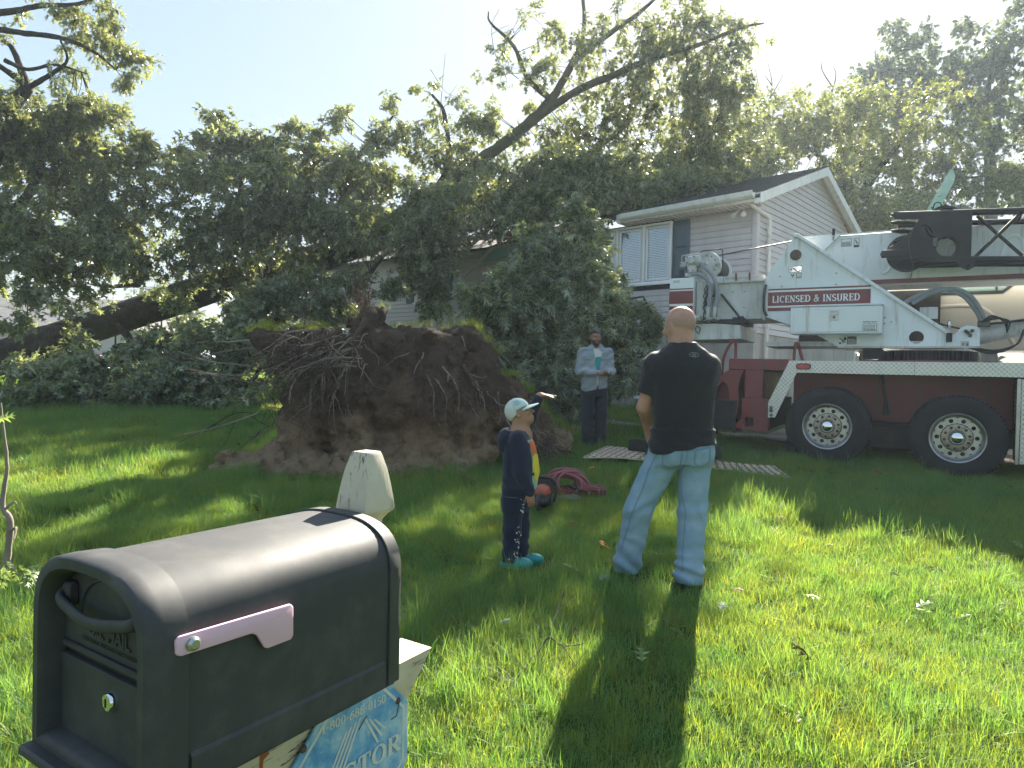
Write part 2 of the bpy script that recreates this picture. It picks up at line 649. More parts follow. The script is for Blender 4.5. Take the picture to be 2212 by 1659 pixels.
# siding boards: one object per course, dutch-lap profile, cut around the openings
WIN_F = [(-4.02, -1.86, 3.60, 4.99), (-10.6, -9.35, 3.6, 4.98)]
EXPO = .127
def course_front(x0, x1, z, name='siding_board'):
    b = MB()
    prof = [(.0, z - .008), (-.022, z), (-.020, z + .012), (-.014, z + EXPO * .62), (-.003, z + EXPO * .80), (-.001, z + EXPO)]
    vs, fs = [], []
    for x in (x0, x1):
        vs += [(x, y, zz) for y, zz in prof]
    n = len(prof)
    for i in range(n - 1): fs.append((i, i + 1, i + 1 + n, i + n))
    b.add(vs, fs)
    return b
for k in range(20):
    z = Z0 + k * EXPO
    if z > Z1 - .03: continue
    spans = [(-HL, -.09)]
    for a, c, w0, w1 in WIN_F + [(-6.35, -4.05, 4.75, 9)]:
        new = []
        for s, e in spans:
            if z + EXPO > w0 and z < w1:
                if s < a: new.append((s, min(e, a)))
                if e > c: new.append((max(s, c), e))
            else: new.append((s, e))
        spans = new
    for s, e in spans:
        if e - s > .05: course_front(s, e, z).build('siding_board', M_SIDE, HOUSE, 25)
for k in range(33):
    z = Z0 + k * EXPO
    if z > AP - .30: break
    top = z + EXPO
    y0, y1 = .09, HD - .02
    if top > Z1 + .05:
        f = (top - Z1 - .05) / (AP - .13 - Z1)
        y0, y1 = max(y0, HD / 2 * f), min(y1, HD - HD / 2 * f)
    fl = max(0, (z - Z1 - .05) / (AP - .13 - Z1))
    yb0, yb1 = max(.09, HD / 2 * fl), min(HD - .02, HD - HD / 2 * fl)
    prof = [(-.02, z - .008), (.012, z), (.010, z + .012), (.004, z + EXPO * .62), (-.006, z + EXPO * .80), (-.009, z + EXPO)]
    vs, fs = [], []
    for e in (0, 1):
        for x, zz in prof:
            q = np.clip((zz - z) / EXPO, 0, 1)
            vs.append((x, (yb0, yb1)[e] * (1 - q) + (y0, y1)[e] * q, zz))
    n = len(prof)
    for i in range(n - 1): fs.append((i, i + n, i + 1 + n, i + 1))
    MB().add(vs, fs).build('siding_board', M_SIDE, HOUSE, 25)

b = MB()
b.box(-.09, .026, -.036, -.002, Z0 - .03, Z1)
b.box(.0, .028, -.002, .09, Z0 - .03, Z1 + .06)
b.build('corner_trim', M_SIDE, HOUSE, bevel=.004)

# roof: two slopes of stepped shingle courses, broken short at the left of the window
SL = (AP - 5.20) / (HD / 2 + .42)
def roof_z(y):
    yy = y if y < HD / 2 else HD - y
    return 5.20 + (yy + .42) * SL
def roof_slope(name, x0, x1, sag, back=False, parent=HOUSE):
    b = MB()
    n = 27
    Ls = (HD / 2 + .42)
    for k in range(n):
        for piece in range(int((x1 - x0) / .33) + 1):
            a = x0 + piece * .33 + (k % 2) * .16
            c = min(a + .325, x1)
            a = max(a, x0)
            if c - a < .03: continue
            s0, s1 = k / n * Ls - .42, (k + 1.15) / n * Ls - .42
            dz = random.uniform(0, .006)
            def pt(x, s, l):
                q = sag(x, s)
                return (x, (HD - s) if back else s, roof_z(min(s, HD / 2)) + q + l)
            tl = .017 + dz
            vs = [pt(a, s0, tl), pt(c, s0, tl), pt(c, min(s1, HD / 2), .002), pt(a, min(s1, HD / 2), .002), pt(a, s0, -.004), pt(c, s0, -.004)]
            b.add(vs, [(0, 1, 2, 3), (4, 5, 1, 0), (4, 0, 3), (5, 2, 1)])
    o = b.build(name, M_SHING, parent, 20)
    o['kind'] = 'stuff'
    return o
sagA = lambda x, s: -.035 * max(0, (-x - 1.5)) * max(0, 1 - (s + .4) / 3.4)
ROOF = MB().add([], []) if False else None
def roof_deck(x0, x1, drop, name='roof'):
    b = MB()
    ye, ym = -.42, HD / 2
    vs = []
    for x in (x0, x1):
        for y in (ye, ym, HD + .42):
            d = drop(x, 0)
            vs += [(x, y, roof_z(y) - .02 + d), (x, y, roof_z(y) - .10 + d)]
    b.add(vs, [(0, 6, 8, 2), (2, 8, 10, 4), (1, 3, 9, 7), (3, 5, 11, 9), (0, 2, 3, 1), (2, 4, 5, 3), (6, 7, 9, 8), (8, 9, 11, 10), (0, 1, 7, 6), (4, 10, 11, 5)])
    return b.build(name, M_SHING, HOUSE, 20)
deckA = roof_deck(-4.3, .22, lambda x, s: -.02)
roof_slope('shingle', -4.3, .22, lambda x, s: 0, parent=deckA)
roof_slope('shingle', -4.3, .22, lambda x, s: 0, True, parent=deckA)
deckB = roof_deck(-HL - .3, -7.2, lambda x, s: -.28 if x > -10 else -.05)
# ragged shingle skirt hanging past the broken fascia
b = MB()
for k in range(16):
    x = -4.9 + k * .075
    w = random.uniform(.05, .12)
    l = random.uniform(.0, .10)
    b.add([(x, -.46 - l * .3, 5.20 - l), (x + w, -.46 - l * .2, 5.20 - l * .7), (x + w, -.1, 5.33), (x, -.1, 5.33)], [(0, 1, 2, 3)])
b.build('torn_shingle', M_SHING, HOUSE)

# rake boards on the gable
for side in (0, 1):
    y0, y1 = (-.42, HD / 2) if side == 0 else (HD + .42, HD / 2)
    b = MB()
    za, zb = roof_z(-.42) - .02, AP - .02
    vs = [(x, y, z + dz) for x in (.10, .235) for (y, z) in ((y0, za), (y1, zb)) for dz in (-.20, 0)]
    b.add(vs, [(0, 1, 3, 2), (4, 6, 7, 5), (0, 2, 6, 4), (1, 5, 7, 3), (0, 4, 5, 1), (2, 3, 7, 6)])
    b.build('rake_board', M_TRIM, HOUSE)
    b = MB()
    vs = [(x, y, z + dz) for x in (.0, .11) for (y, z) in ((y0, za), (y1, zb)) for dz in (-.16, -.12)]
    b.add(vs, [(0, 1, 3, 2), (4, 6, 7, 5), (0, 2, 6, 4), (1, 5, 7, 3), (0, 4, 5, 1), (2, 3, 7, 6)])
    b.build('rake_soffit', M_CREAM, HOUSE)
# gutter, fascia, soffit with vent ribs
b = MB()
prof = [(-.43, 5.20), (-.43, 5.09), (-.50, 5.085), (-.545, 5.12), (-.555, 5.20), (-.567, 5.215), (-.567, 5.20), (-.553, 5.12), (-.505, 5.075), (-.425, 5.08), (-.425, 5.2)]
vs, fs = [], []
for x in (-2.95, .12):
    sg = -.05 if x < -1 else 0
    vs += [(x, y, z + sg) for y, z in prof]
n = len(prof)
for i in range(n): fs.append((i, (i + 1) % n, (i + 1) % n + n, i + n))
fs.append(tuple(range(n)))
fs.append(tuple(range(n, 2 * n)))
b.add(vs, fs)
b.build('gutter', M_ALU, HOUSE, 30)
b = MB().box(-3.1, .10, -.424, -.40, 5.02, 5.19)
b.build('fascia', M_TRIM, HOUSE)
b = MB().box(-3.1, .10, -.40, -.02, 5.005, 5.018)
b.build('soffit', M_CREAM, HOUSE)
b = MB()
for k in range(26):
    x = -3.05 + k * .12
    b.box(x, x + .018, -.40, -.04, 4.992, 5.006)
b.build('soffit_rib', M_TRIM, HOUSE)
b = MB()
b.tube(spline([(-.06, -.42, 5.10), (-.03, -.30, 5.04), (.02, -.10, 4.95), (.075, .34, 4.87), (.08, .44, 4.78), (.08, .45, 4.4)], 5), .042, 8)
b.tube([(.08, .45, 4.42), (.08, .46, 3.2), (.08, .43, .9)], .042, 8)
for z in (4.2, 2.62):
    b.box(.028, .125, .39, .51, z, z + .03)
b.build('downspout', M_ALU, HOUSE)
# flood lamp pair under the eave corner
fl = MB().lathe([(.0, 0), (.065, 0), (.065, .025), (0, .03)], (-.28, -.12, 4.985), n=14).build('floodlight', M_TRIM, HOUSE)
for s in (-1, 1):
    b = MB()
    p0 = Vector((-.28 + s * .03, -.12, 4.975)); p1 = p0 + Vector((s * .05, -.05, -.06)); p2 = p1 + Vector((s * .03, -.10, -.08))
    b.tube([p0, p1, p1 + (p2 - p1) * .35, p2, p2 + (p2 - p1) * .1], [.012, .022, .035, .055, .052], 10)
    b.build('lamp_head', M_TRIM, fl)

# big triple casement window with blinds, shutter, small basement window
def window(x0, x1, z0, z1, ncol, blinds=True, name='window', y=-.02):
    b = MB()
    fw = .055
    b.box(x0, x1, y - .05, .05, z0, z0 + fw)
    b.box(x0, x1, y - .05, .05, z1 - fw, z1)
    cw = (x1 - x0) / ncol
    for k in range(ncol + 1):
        xx = x0 + k * cw
        a, c = (xx, xx + fw) if k == 0 else ((xx - fw, xx) if k == ncol else (xx - .035, xx + .035))
        b.box(a, c, y - .048, .048, z0 + fw, z1 - fw)
    root = b.build(name, M_WFRAME, HOUSE, bevel=.004)
    for k in range(ncol):
        a, c = x0 + k * cw + .055, x0 + (k + 1) * cw - .055
        s = MB()
        for q in ((a, a + .045, z0 + .07, z1 - .07), (c - .045, c, z0 + .07, z1 - .07), (a + .045, c - .045, z0 + .07, z0 + .115), (a + .045, c - .045, z1 - .115, z1 - .07)):
            s.box(q[0], q[1], y - .028, y + .02, q[2], q[3])
        s.build('sash', M_WFRAME, root, bevel=.003)
        g = MB().box(a + .045, c - .045, y - .004, y + .002, z0 + .115, z1 - .115)
        g.build('pane', M_PANE if blinds else M_GLASS, root)
        if blinds:
            s = MB()
            zz = z0 + .12
            while zz < z1 - .12:
                s.add([(a + .05, y + .032, zz), (c - .05, y + .032, zz), (c - .05, y + .050, zz + .030), (a + .05, y + .050, zz + .030)], [(0, 1, 2, 3)])
                zz += .038
            s.build('blind', M_BLIND, root)
    MB().box(x0 - .03, x1 + .03, y - .09, y - .05, z0 - .035, z0 + .02).build('sill', M_WFRAME, root, bevel=.005)
    return root
M_PANE = bpy.data.materials.new('clear_pane')
M_PANE.use_nodes = True
_t = NT(M_PANE)
_o = _t.n['Material Output']
_g = _t.new('ShaderNodeBsdfGlossy'); _g.inputs['Roughness'].default_value = .015; _g.inputs['Color'].default_value = (.9, .95, 1, 1)
_tr = _t.new('ShaderNodeBsdfTransparent'); _tr.inputs[0].default_value = (.80, .84, .86, 1)
_fr = _t.new('ShaderNodeFresnel'); _fr.inputs[0].default_value = 1.5
_mx = _t.new('ShaderNodeMixShader')
_t.link(_t.math('ADD', _fr.outputs[0], .12), _mx.inputs[0]); _t.link(_tr.outputs[0], _mx.inputs[1]); _t.link(_g.outputs[0], _mx.inputs[2]); _t.link(_mx.outputs[0], _o.inputs[0])
window(-4.02, -1.88, 3.62, 4.97, 3)
window(-10.6, -9.35, 3.6, 4.95, 1)
def shutter(x0, x1, z0, z1):
    b = MB().box(x0, x1, -.05, -.024, z0, z1)
    o = b.build('shutter', M_SHUT, HOUSE, bevel=.004)
    h = (z1 - z0)
    for a, c in ((z0 + .05, z0 + h * .47), (z0 + h * .53, z1 - .05)):
        p = MB()
        p.add([(x0 + .05, -.051, a), (x1 - .05, -.051, a), (x1 - .05, -.051, c), (x0 + .05, -.051, c), (x0 + .085, -.066, a + .04), (x1 - .085, -.066, a + .04), (x1 - .085, -.066, c - .04), (x0 + .085, -.066, c - .04)],
              [(0, 1, 5, 4), (1, 2, 6, 5), (2, 3, 7, 6), (3, 0, 4, 7), (4, 5, 6, 7)])
        p.build('shutter_panel', M_SHUT, o, 20)
    return o
shutter(-1.86, -1.46, 3.66, 4.96)
shutter(-9.33, -8.93, 3.62, 4.95)
shutter(-11.02, -10.62, 3.62, 4.95)
# basement window
b = MB()
for q in ((-2.75, -2.67, 1.02, 1.95), (-1.63, -1.55, 1.02, 1.95), (-2.67, -1.63, 1.02, 1.09), (-2.67, -1.63, 1.87, 1.95), (-2.19, -2.12, 1.09, 1.87)):
    b.box(q[0], q[1], -.06, -.003, q[2], q[3])
bw = b.build('basement_window', M_WFRAME, HOUSE, bevel=.004)
for a, c in ((-2.67, -2.19), (-2.12, -1.63)):
    MB().box(a, c, -.02, -.012, 1.09, 1.87).build('pane', M_GLASS, bw)

# storm damage: splintered rafters, hanging soffit strips, bent siding
dm = MB()
def stick(p, q, w, h, m, name):
    p, q = Vector(p), Vector(q)
    d = (q - p).normalized()
    s = d.cross(Vector((0, 0, 1))).normalized() * w / 2
    u = s.cross(d).normalized() * h / 2
    b = MB().add([p + s + u, p - s + u, p - s - u, p + s - u, q + s * .9 + u, q - s * .9 + u * .4, q - s * .8 - u, q + s - u * .8],
                 [(0, 1, 2, 3), (4, 7, 6, 5), (0, 4, 5, 1), (1, 5, 6, 2), (2, 6, 7, 3), (3, 7, 4, 0)])
    return b.build(name, m, HOUSE)
stick((-7.3, .1, 5.25), (-5.9, -.55, 5.05), .09, .16, M_WOODR, 'broken_rafter')
stick((-6.9, -.1, 5.12), (-6.1, -.45, 5.30), .05, .12, M_WOODR, 'broken_rafter')
stick((-4.75, .05, 5.1), (-4.45, -.15, 4.2), .05, .12, M_WOODR, 'broken_rafter')
stick((-8.6, -.2, 4.75), (-6.2, -.7, 5.65), .10, .035, M_TRIM, 'hanging_fascia')
stick((-8.2, -.35, 4.15), (-6.9, -.35, 4.95), .11, .03, M_SIDE, 'hanging_fascia')
stick((-8.05, -.55, 5.16), (-6.2, -.75, 5.02), .38, .014, M_ALU, 'hanging_soffit')
stick((-7.9, -.50, 5.20), (-6.4, -.62, 5.16), .22, .014, M_ALU, 'hanging_soffit')
stick((-7.7, -.08, 4.72), (-6.7, -.10, 4.80), .02, .30, M_TEAL, 'torn_insulation')
stick((-4.65, -.12, 3.95), (-4.35, -.2, 4.35), .13, .02, M_ALU, 'hanging_soffit')
for k in range(5):
    x = -4.6 - k * .35
    stick((x, -.05, 5.16 + .03 * k), (x - .35, -.45, 5.02 + random.uniform(0, .14)), .045, .10, M_WOODR, 'broken_rafter')
# path lamp by the foundation
pl = empty('garden_lamp', tuple(at(1291, 930, 12.6)), 0, 'small mushroom-cap garden light on a stake before the foundation', 'garden light')
pl.location.z = float(gz(pl.location.x, pl.location.y))
M_BLK = mat('black_plastic', (.018, .018, .02), .5)
MB().cyl((0, 0, 0), (0, 0, .22), .012, 8).build('stake', M_BLK, pl)
MB().lathe([(.03, .2), (.05, .22), (.045, .30), (.02, .31)], n=12).build('lens', M_TRIM, pl)
MB().lathe([(.0, .37), (.06, .35), (.11, .31), (.105, .30), (.03, .305)], n=14).build('cap', M_BLK, pl)

# ------------------------------------------------------------------ what shows through the leaves at the left
nb = empty('neighbour_house', (-29, 40, 1.1), radians(12), 'low neighbouring house with grey shingle roof glimpsed through leaves', 'house')
MB().box(-6, 6, 0, 7, 0, 2.6).build('wall', M_SIDE, nb)
b = MB()
b.prism([(-.5, 2.5), (7.5, 2.5), (3.5, 4.6)], -6.4, 6.4, 'yz')
b.build('roof', mat('grey_roof', (.16, .15, .16), .9, var=(6, (.22, .21, .21), .3, .7)), nb)
for x in (-4, 0, 3.4):
    w = MB().box(x - .6, x + .6, -.05, -.01, 1, 2.1).build('window', M_WFRAME, nb)
    MB().box(x - .52, x + .52, -.06, -.055, 1.08, 2.02).build('pane', M_GLASS, w)
# ================================================================== crane truck
CR = empty('crane_truck', (4.22, 9.08, 0), radians(-30),
           'white and maroon truck-mounted crane with stowed black lattice jib, parked beside the house', 'crane')
M_WHITE = mat('crane_white_paint', (.76, .79, .80), .38, 0, .5, var=(1.1, (.68, .71, .73), .35, .7), dirt=(4.2, (.33, .31, .27), .64, .86), bump=(120, .04, .01), rvar=.1)
M_WHITE2 = mat('crane_dull_white', (.64, .645, .63), .5, 0, .4, var=(2, (.42, .42, .40), .3, .7), dirt=(5, (.22, .19, .15), .58, .8), bump=(120, .06, .01))
M_RED = mat('maroon_paint', (.19, .022, .028), .42, 0, .5, var=(1.5, (.15, .02, .025), .3, .7), dirt=(6, (.10, .06, .05), .6, .85), rvar=.1)
def streak(m, col, thr=(.56, .70), sc=(7, 7, .8), amt=.6):
    """rain-washed grime running down a painted panel"""
    t = NT(m)
    b = t.n['Principled BSDF']
    tc = t.new('ShaderNodeTexCoord').outputs['Object']
    mp = t.new('ShaderNodeMapping'); mp.inputs['Scale'].default_value = sc
    t.link(tc, mp.inputs[0])
    k = t.ramp(t.noise(mp.outputs[0], 1.6, 5, .65), [(thr[0], (0, 0, 0)), (thr[1], (amt,) * 3)])
    old = b.inputs['Base Color'].links[0].from_socket
    t.link(t.mix(k, old, col), b.inputs['Base Color'])
    return m
streak(M_WHITE, (.36, .31, .24)); streak(M_WHITE2, (.24, .19, .14), (.50, .66)); streak(M_RED, (.07, .045, .04), (.5, .7))
streak(M_SIDE, (.33, .30, .29), (.52, .75), (3, 3, .35), .5); streak(M_FOUND, (.20, .18, .15), (.5, .7), (2, 2, .3), .7); streak(M_TRIM, (.42, .37, .31), (.5, .7), (4, 4, .6), .6)
M_STRIPE = mat('maroon_vinyl', (.16, .022, .028), .35, dirt=(9, (.12, .03, .03), .5, .8))
M_BLACK = mat('black_steel', (.010, .011, .014), .55, 0, .3, var=(3, (.022, .023, .026), .4, .7), dirt=(7, (.05, .045, .04), .62, .85))
M_CHAS = mat('chassis_grime', (.022, .020, .020), .8, dirt=(5, (.05, .04, .03), .5, .8))
M_TYRE = mat('tyre_rubber', (.016, .017, .020), .78, 0, .3, var=(5, (.026, .026, .027), .35, .7), dirt=(8, (.055, .048, .038), .60, .85), bump=(60, .15, .006))
M_RIM = mat('brushed_rim', (.52, .52, .52), .34, .85, var=(7, (.38, .37, .36), .35, .7), dirt=(14, (.16, .13, .10), .58, .8))
M_HUB = mat('worn_flange', (.40, .36, .30), .42, .8, dirt=(14, (.10, .08, .06), .5, .75))
M_CHROME = mat('chrome', (.78, .78, .78), .07, 1.0)
M_STEEL = mat('dark_bolt_steel', (.10, .095, .09), .45, .7)
M_HOSE = mat('grey_hose', (.24, .26, .29), .55, dirt=(10, (.14, .13, .12), .55, .8))
M_BHOSE = mat('black_hose', (.02, .021, .024), .5)
M_DECAL = mat('decal_white', (.72, .73, .72), .5)
M_INK = mat('decal_black', (.015, .015, .017), .5)
M_LENS = mat('red_lens', (.42, .012, .02), .15, 0, .8)
M_BEIGE = mat('cab_cream', (.42, .385, .33), .45, var=(1.5, (.44, .40, .34), .3, .7))
M_WOODP = mat('painted_plank', (.50, .48, .44), .7, dirt=(9, (.10, .07, .05), .58, .68), scale3=(1, 1, 4))
M_RUST = mat('rusty_pin', (.10, .065, .05), .75, dirt=(18, (.18, .08, .04), .5, .7), bump=(40, .4, .01))

def diamond_mat():
    m = bpy.data.materials.new('diamond_plate')
    m.use_nodes = True
    t = NT(m)
    b = t.n['Principled BSDF']
    b.inputs['Metallic'].default_value = .85
    b.inputs['Roughness'].default_value = .38
    tc = t.new('ShaderNodeTexCoord').outputs['Object']
    sep = t.new('ShaderNodeSeparateXYZ'); t.link(tc, sep.inputs[0])
    k = 2 * pi / .056
    a = t.math('SINE', t.math('MULTIPLY', t.math('ADD', sep.outputs[0], sep.outputs[2]), k))
    c = t.math('SINE', t.math('MULTIPLY', t.math('SUBTRACT', sep.outputs[0], sep.outputs[2]), k))
    big = t.math('MULTIPLY', a, c)
    fine1 = t.math('SINE', t.math('MULTIPLY', t.math('ADD', sep.outputs[0], sep.outputs[2]), k * 2))
    h = t.math('GREATER_THAN', t.math('MULTIPLY', a, t.math('ABSOLUTE', c)), .38)
    h2 = t.math('GREATER_THAN', t.math('MULTIPLY', t.math('MULTIPLY', c, -1), t.math('ABSOLUTE', t.math('COSINE', t.math('MULTIPLY', t.math('ADD', sep.outputs[0], sep.outputs[2]), k)))), .38)
    hh = t.math('MAXIMUM', h, h2)
    t.link(t.bump(hh, 1.0, .012), b.inputs['Normal'])
    n = t.noise(tc, 6, 5)
    col = t.ramp(n, [(.3, (.40, .41, .42)), (.6, (.52, .52, .52)), (.8, (.28, .265, .24))])
    col = t.mix(t.math('MULTIPLY', hh, .75), col, (.80, .80, .79))
    t.link(col, b.inputs['Base Color'])
    return m
M_DIAM = diamond_mat()

# --- wheels
def ring_holes(r0, r1, y, nh, rh, rc, hd, seg=16):
    """annulus r0..r1 (xz plane at y) with nh round holes of radius rh at radius rc; hole walls hd deep"""
    vs, fs = [], []
    da = 2 * pi / nh
    for s in range(nh):
        base = len(vs)
        for j in range(seg):
            a = 2 * pi * j / seg
            hx, hr = rh * cos(a), rc + rh * sin(a)
            # ray to the sector rectangle
            X = rc * da / 2
            k = min((X / abs(cos(a))) if abs(cos(a)) > 1e-6 else 1e9, ((r1 - rc) / sin(a)) if sin(a) > 1e-6 else (((r0 - rc) / sin(a)) if sin(a) < -1e-6 else 1e9))
            bx, br = k * cos(a), rc + k * sin(a)
            for q, (xx, rr, yy) in enumerate(((hx, hr, y), (bx, br, y), (hx, hr, y + hd))):
                th = s * da + xx / rc
                vs.append((rr * cos(th), yy, rr * sin(th)))
        for j in range(seg):
            p, q = base + 3 * j, base + 3 * ((j + 1) % seg)
            fs.append((p, q, q + 1, p + 1))
            fs.append((p + 2, q + 2, q, p))
    return vs, fs

def wheel(u, w, v0, flip=False):
    R, W = .525, .285
    g = MB()
    prof = [(.300, .020), (.33, .006), (.40, -.004), (.46, .002), (.495, .018), (.512, .036), (.525, .05)]
    for k in range(5):
        v = .055 + k * .037
        prof += [(.525, v), (.525, v + .026), (.510, v + .028), (.510, v + .034)]
    prof += [(.525, .24), (.512, W - .036), (.46, W - .002), (.33, W - .006), (.300, W - .02)]
    g.lathe(prof, axis='y', n=56)
    for k in range(64):                       # shoulder lugs
        a = 2 * pi * k / 64
        c, s = cos(a), sin(a)
        q = MB().box(-.012, .012, .030, .052, .494, .527)
        g.add([(x * c - z * s, y, x * s + z * c) for x, y, z in q.v], q.f)
    hole = g.build('wheel', M_TYRE, CR, 35, loc=(u, v0, w))
    if flip: hole.scale = (1, -1, 1)
    r = MB()
    r.lathe([(.300, .022), (.306, .010), (.300, .004), (.290, .008), (.284, .03), (.272, .05), (.268, .10), (.262, .125), (.255, .130)], axis='y', n=48)
    vs, fs = ring_holes(.165, .2555, .130, 10, .026, .212, .03)
    r.add(vs, fs)
    r.lathe([(.300, .265), (.268, .26), (.262, .16), (.16, .16)], axis='y', n=40)
    rim = r.build('rim', M_RIM, hole, 30)
    f = MB().lathe([(.168, .131), (.166, .104), (.150, .098), (.095, .100), (.092, .09)], axis='y', n=40)
    fl = f.build('hub_flange', M_HUB, hole, 30)
    for k in range(10):
        a = 2 * pi * (k + .3) / 10
        q = MB()
        c, s = .135 * cos(a), .135 * sin(a)
        q.lathe([(.0, .066), (.008, .066), (.011, .072), (.018, .078), (.019, .099), (.022, .100)], (c, 0, s), 'y', 6)
        q.build('lug_nut', M_STEEL, fl if False else hole, 20)
    h = MB().lathe([(.0, .005), (.028, .008), (.055, .018), (.075, .036), (.086, .062), (.089, .095), (.092, .101)], axis='y', n=32)
    h.build('hub_cap', M_CHROME, hole, 60)
    MB().lathe([(.0, .128), (.17, .128), (.262, .158)], axis='y', n=24).build('brake_drum', M_CHAS, hole)
    return hole
for u, w in ((-.005, .925), (1.462, .868)):
    wheel(u, w, 0.0)
    b = MB().lathe([(.30, .33), (.46, .326), (.512, .36), (.525, .40), (.525, .56), (.512, .59), (.46, .62), (.30, .60)], (u, 0, w), 'y', 48)
    b.build('inner_tyre', M_TYRE, CR)
    MB().cyl((u, .3, w), (u, 2.3, w), .13, 14).build('axle', M_CHAS, CR)
    wheel(u, w, 2.55, True)

# --- chassis
MB().box(-.52, 5.5, .66, 1.90, .98, 1.70, .02).build('chassis_frame', M_RED, CR)
MB().box(-.40, 3.2, .75, 1.80, .72, .97).build('axle_housing', M_CHAS, CR)
MB().box(.45, 1.02, .35, .70, .62, .99, .05).build('suspension_beam', M_CHAS, CR)
MB().prism([(.62, 1.655), (1.42, 1.655), (1.30, 1.56), (.74, 1.56)], .50, .66).build('deck_bracket', M_RED, CR)
stk = MB().tube([(.60, .55, 1.64), (.66, .50, 1.30), (.68, .50, 1.10)], [.022, .022, .05], 8)
stk.build('mudguard_stay', M_CHAS, CR)
MB().box(2.07, 2.16, .10, .60, .95, 1.62).build('bracket', M_CHAS, CR)
MB().box(-.50, 5.5, .0, 2.50, 1.785, 1.797).build('deck', M_DIAM, CR)
MB().box(-.50, -.40, .05, .60, .55, 1.02).build('mud_flap', M_BLACK, CR)
# aluminium tread-plate skirt
def skirt(y, th, seams):
    o = plate('fender_skirt', [(-.487, 1.800), (5.5, 1.800), (5.5, 1.620), (-.395, 1.640), (-.655, 1.017), (-.745, 1.013), (-.747, 1.217)], [], th, y, M_DIAM, CR, .002)
    for s in seams:
        MB().box(s, s + .004, y - .0015, y + .001, 1.625, 1.798).build('seam', M_STEEL, o)
    return o
sk = skirt(-.035, .012, (.984, 2.6))
skirt(2.52, .012, ())
plate('marker_lamp_bezel', rrect(-.405, -.213, 1.682, 1.766, .04), [rrect(-.390, -.228, 1.696, 1.752, .027)], .014, -.049, M_BLACK, CR)
MB().prism(rrect(-.390, -.228, 1.696, 1.752, .027), -.046, -.036).build('marker_lamp', M_LENS, CR)
for z in (1.10, 1.045):
    MB().lathe([(0, -.06), (.018, -.058), (.02, -.036)], (-.705, 0, z), 'y', 10).build('bolt', M_STEEL, CR)
MB().box(-.725, -.69, -.075, -.04, 1.085, 1.17, .006).build('latch_block', M_STEEL, CR)
# aluminium locker edge at the right of the frame
MB().box(2.03, 2.07, -.05, -.015, .60, 1.615, .004).build('locker_frame', M_RIM, CR)
MB().box(2.07, 2.9, -.03, .5, .60, 1.612, .01).build('locker', M_DIAM, CR)

# --- rear outrigger housing
RB = MB().box(-1.33, -.52, .12, 2.40, 1.66, 1.826, .012).build('outrigger_housing', M_RED, CR)
MB().box(-1.10, -.842, .10, 2.42, 1.265, 1.662, .010).build('housing_block', M_RED, RB)
plate('housing_foot', [(-1.115, 1.262), (-.893, 1.262), (-.758, 1.262), (-.758, .815), (-1.115, .815)], [rrect(-1.075, -.955, .86, 1.0, .025)], .12, .06, M_RED, RB, .004)
MB().box(-1.07, -.76, .18, 2.3, .83, 1.25).build('foot_core', M_CHAS, RB)
plate('step_arch', [(-1.62, 1.20), (-1.56, 1.36), (-1.40, 1.60), (-1.33, 1.655), (-1.12, 1.655), (-1.17, 1.52), (-1.19, 1.40), (-1.17, 1.20), (-1.22, .86), (-1.11, .98), (-1.11, .82), (-1.28, .82), (-1.30, 1.30), (-1.33, 1.44), (-1.40, 1.50), (-1.48, 1.42), (-1.53, 1.20)], [], .16, .10, M_RED, RB, .006)
MB().box(-1.60, -1.20, .30, 2.2, .84, 1.60).build('housing_core', M_RED, RB)
MB().box(-2.05, -1.205, .09, .50, .80, 1.222, .012).build('outrigger_beam', M_BLACK, CR)
MB().box(-1.235, -1.20, .07, .52, .76, 1.232).build('beam_collar', M_CHAS, CR)
MB().box(-1.56, -1.53, .4, .44, .70, .80).build('float_pin', M_CHAS, CR)
for pts in ([(-1.455, .25, 1.58), (-1.435, .25, 1.84), (-1.34, .25, 2.055), (-1.30, .25, 2.075), (-1.268, .25, 2.04), (-1.265, .25, 1.60)],
            [(-.505, .5, 1.80), (-.495, .5, 2.03), (-.47, .5, 2.062), (-.445, .5, 2.03), (-.385, .5, 1.80)]):
    MB().tube(spline(pts, 4), .021, 10).build('grab_rail', M_RED, CR)

# --- superstructure
HN = 1.0
SP = [(-.567, 3.615), (-.50, 3.62), (1.361, 2.20), (1.40, 2.17), (1.45, 2.20), (1.50, 2.27), (1.56, 2.295), (1.66, 2.285), (1.70, 2.25), (1.705, 2.01), (.063, 2.019), (-.24, 2.20), (-.95, 2.475), (-.95, 3.02), (-.91, 3.09)]
hl = [rrect(-.632, -.453, 3.102, 3.19, .02), circ(1.0, 2.147, .09, 24)]
near = plate('side_plate', SP, hl, .03, .65, M_WHITE, CR, .003)
plate('side_plate', SP, [], .03, 1.82, M_WHITE, CR, .003)
MB().box(-.93, 1.60, .70, 1.80, 2.03, 2.10).build('turntable_bed', M_WHITE2, CR)
MB().box(-.6, 1.3, 1.70, 1.80, 2.1, 2.9).build('inner_web', M_CHAS, CR)
# bright flange along the sloping edge
d = Vector((1.361 + .50, 0, 2.20 - 3.62)).normalized()
n2 = Vector((-d.z, 0, d.x)) * -1
a0, a1 = Vector((-.52, 0, 3.632)), Vector((1.385, 0, 2.182))
b = MB()
vs = [tuple(p + n2 * k + Vector((0, y, 0))) for y in (.60, .70) for p in (a0, a1) for k in (-.022, .022)]
b.add(vs, [(0, 1, 3, 2), (4, 6, 7, 5), (0, 2, 6, 4), (1, 5, 7, 3), (0, 4, 5, 1), (2, 3, 7, 6)])
b.build('edge_flange', M_WHITE, CR, bevel=.006)
MB().box(-.575, -.49, .60, .72, 3.60, 3.655, .01).build('flange_cap', M_WHITE, CR)
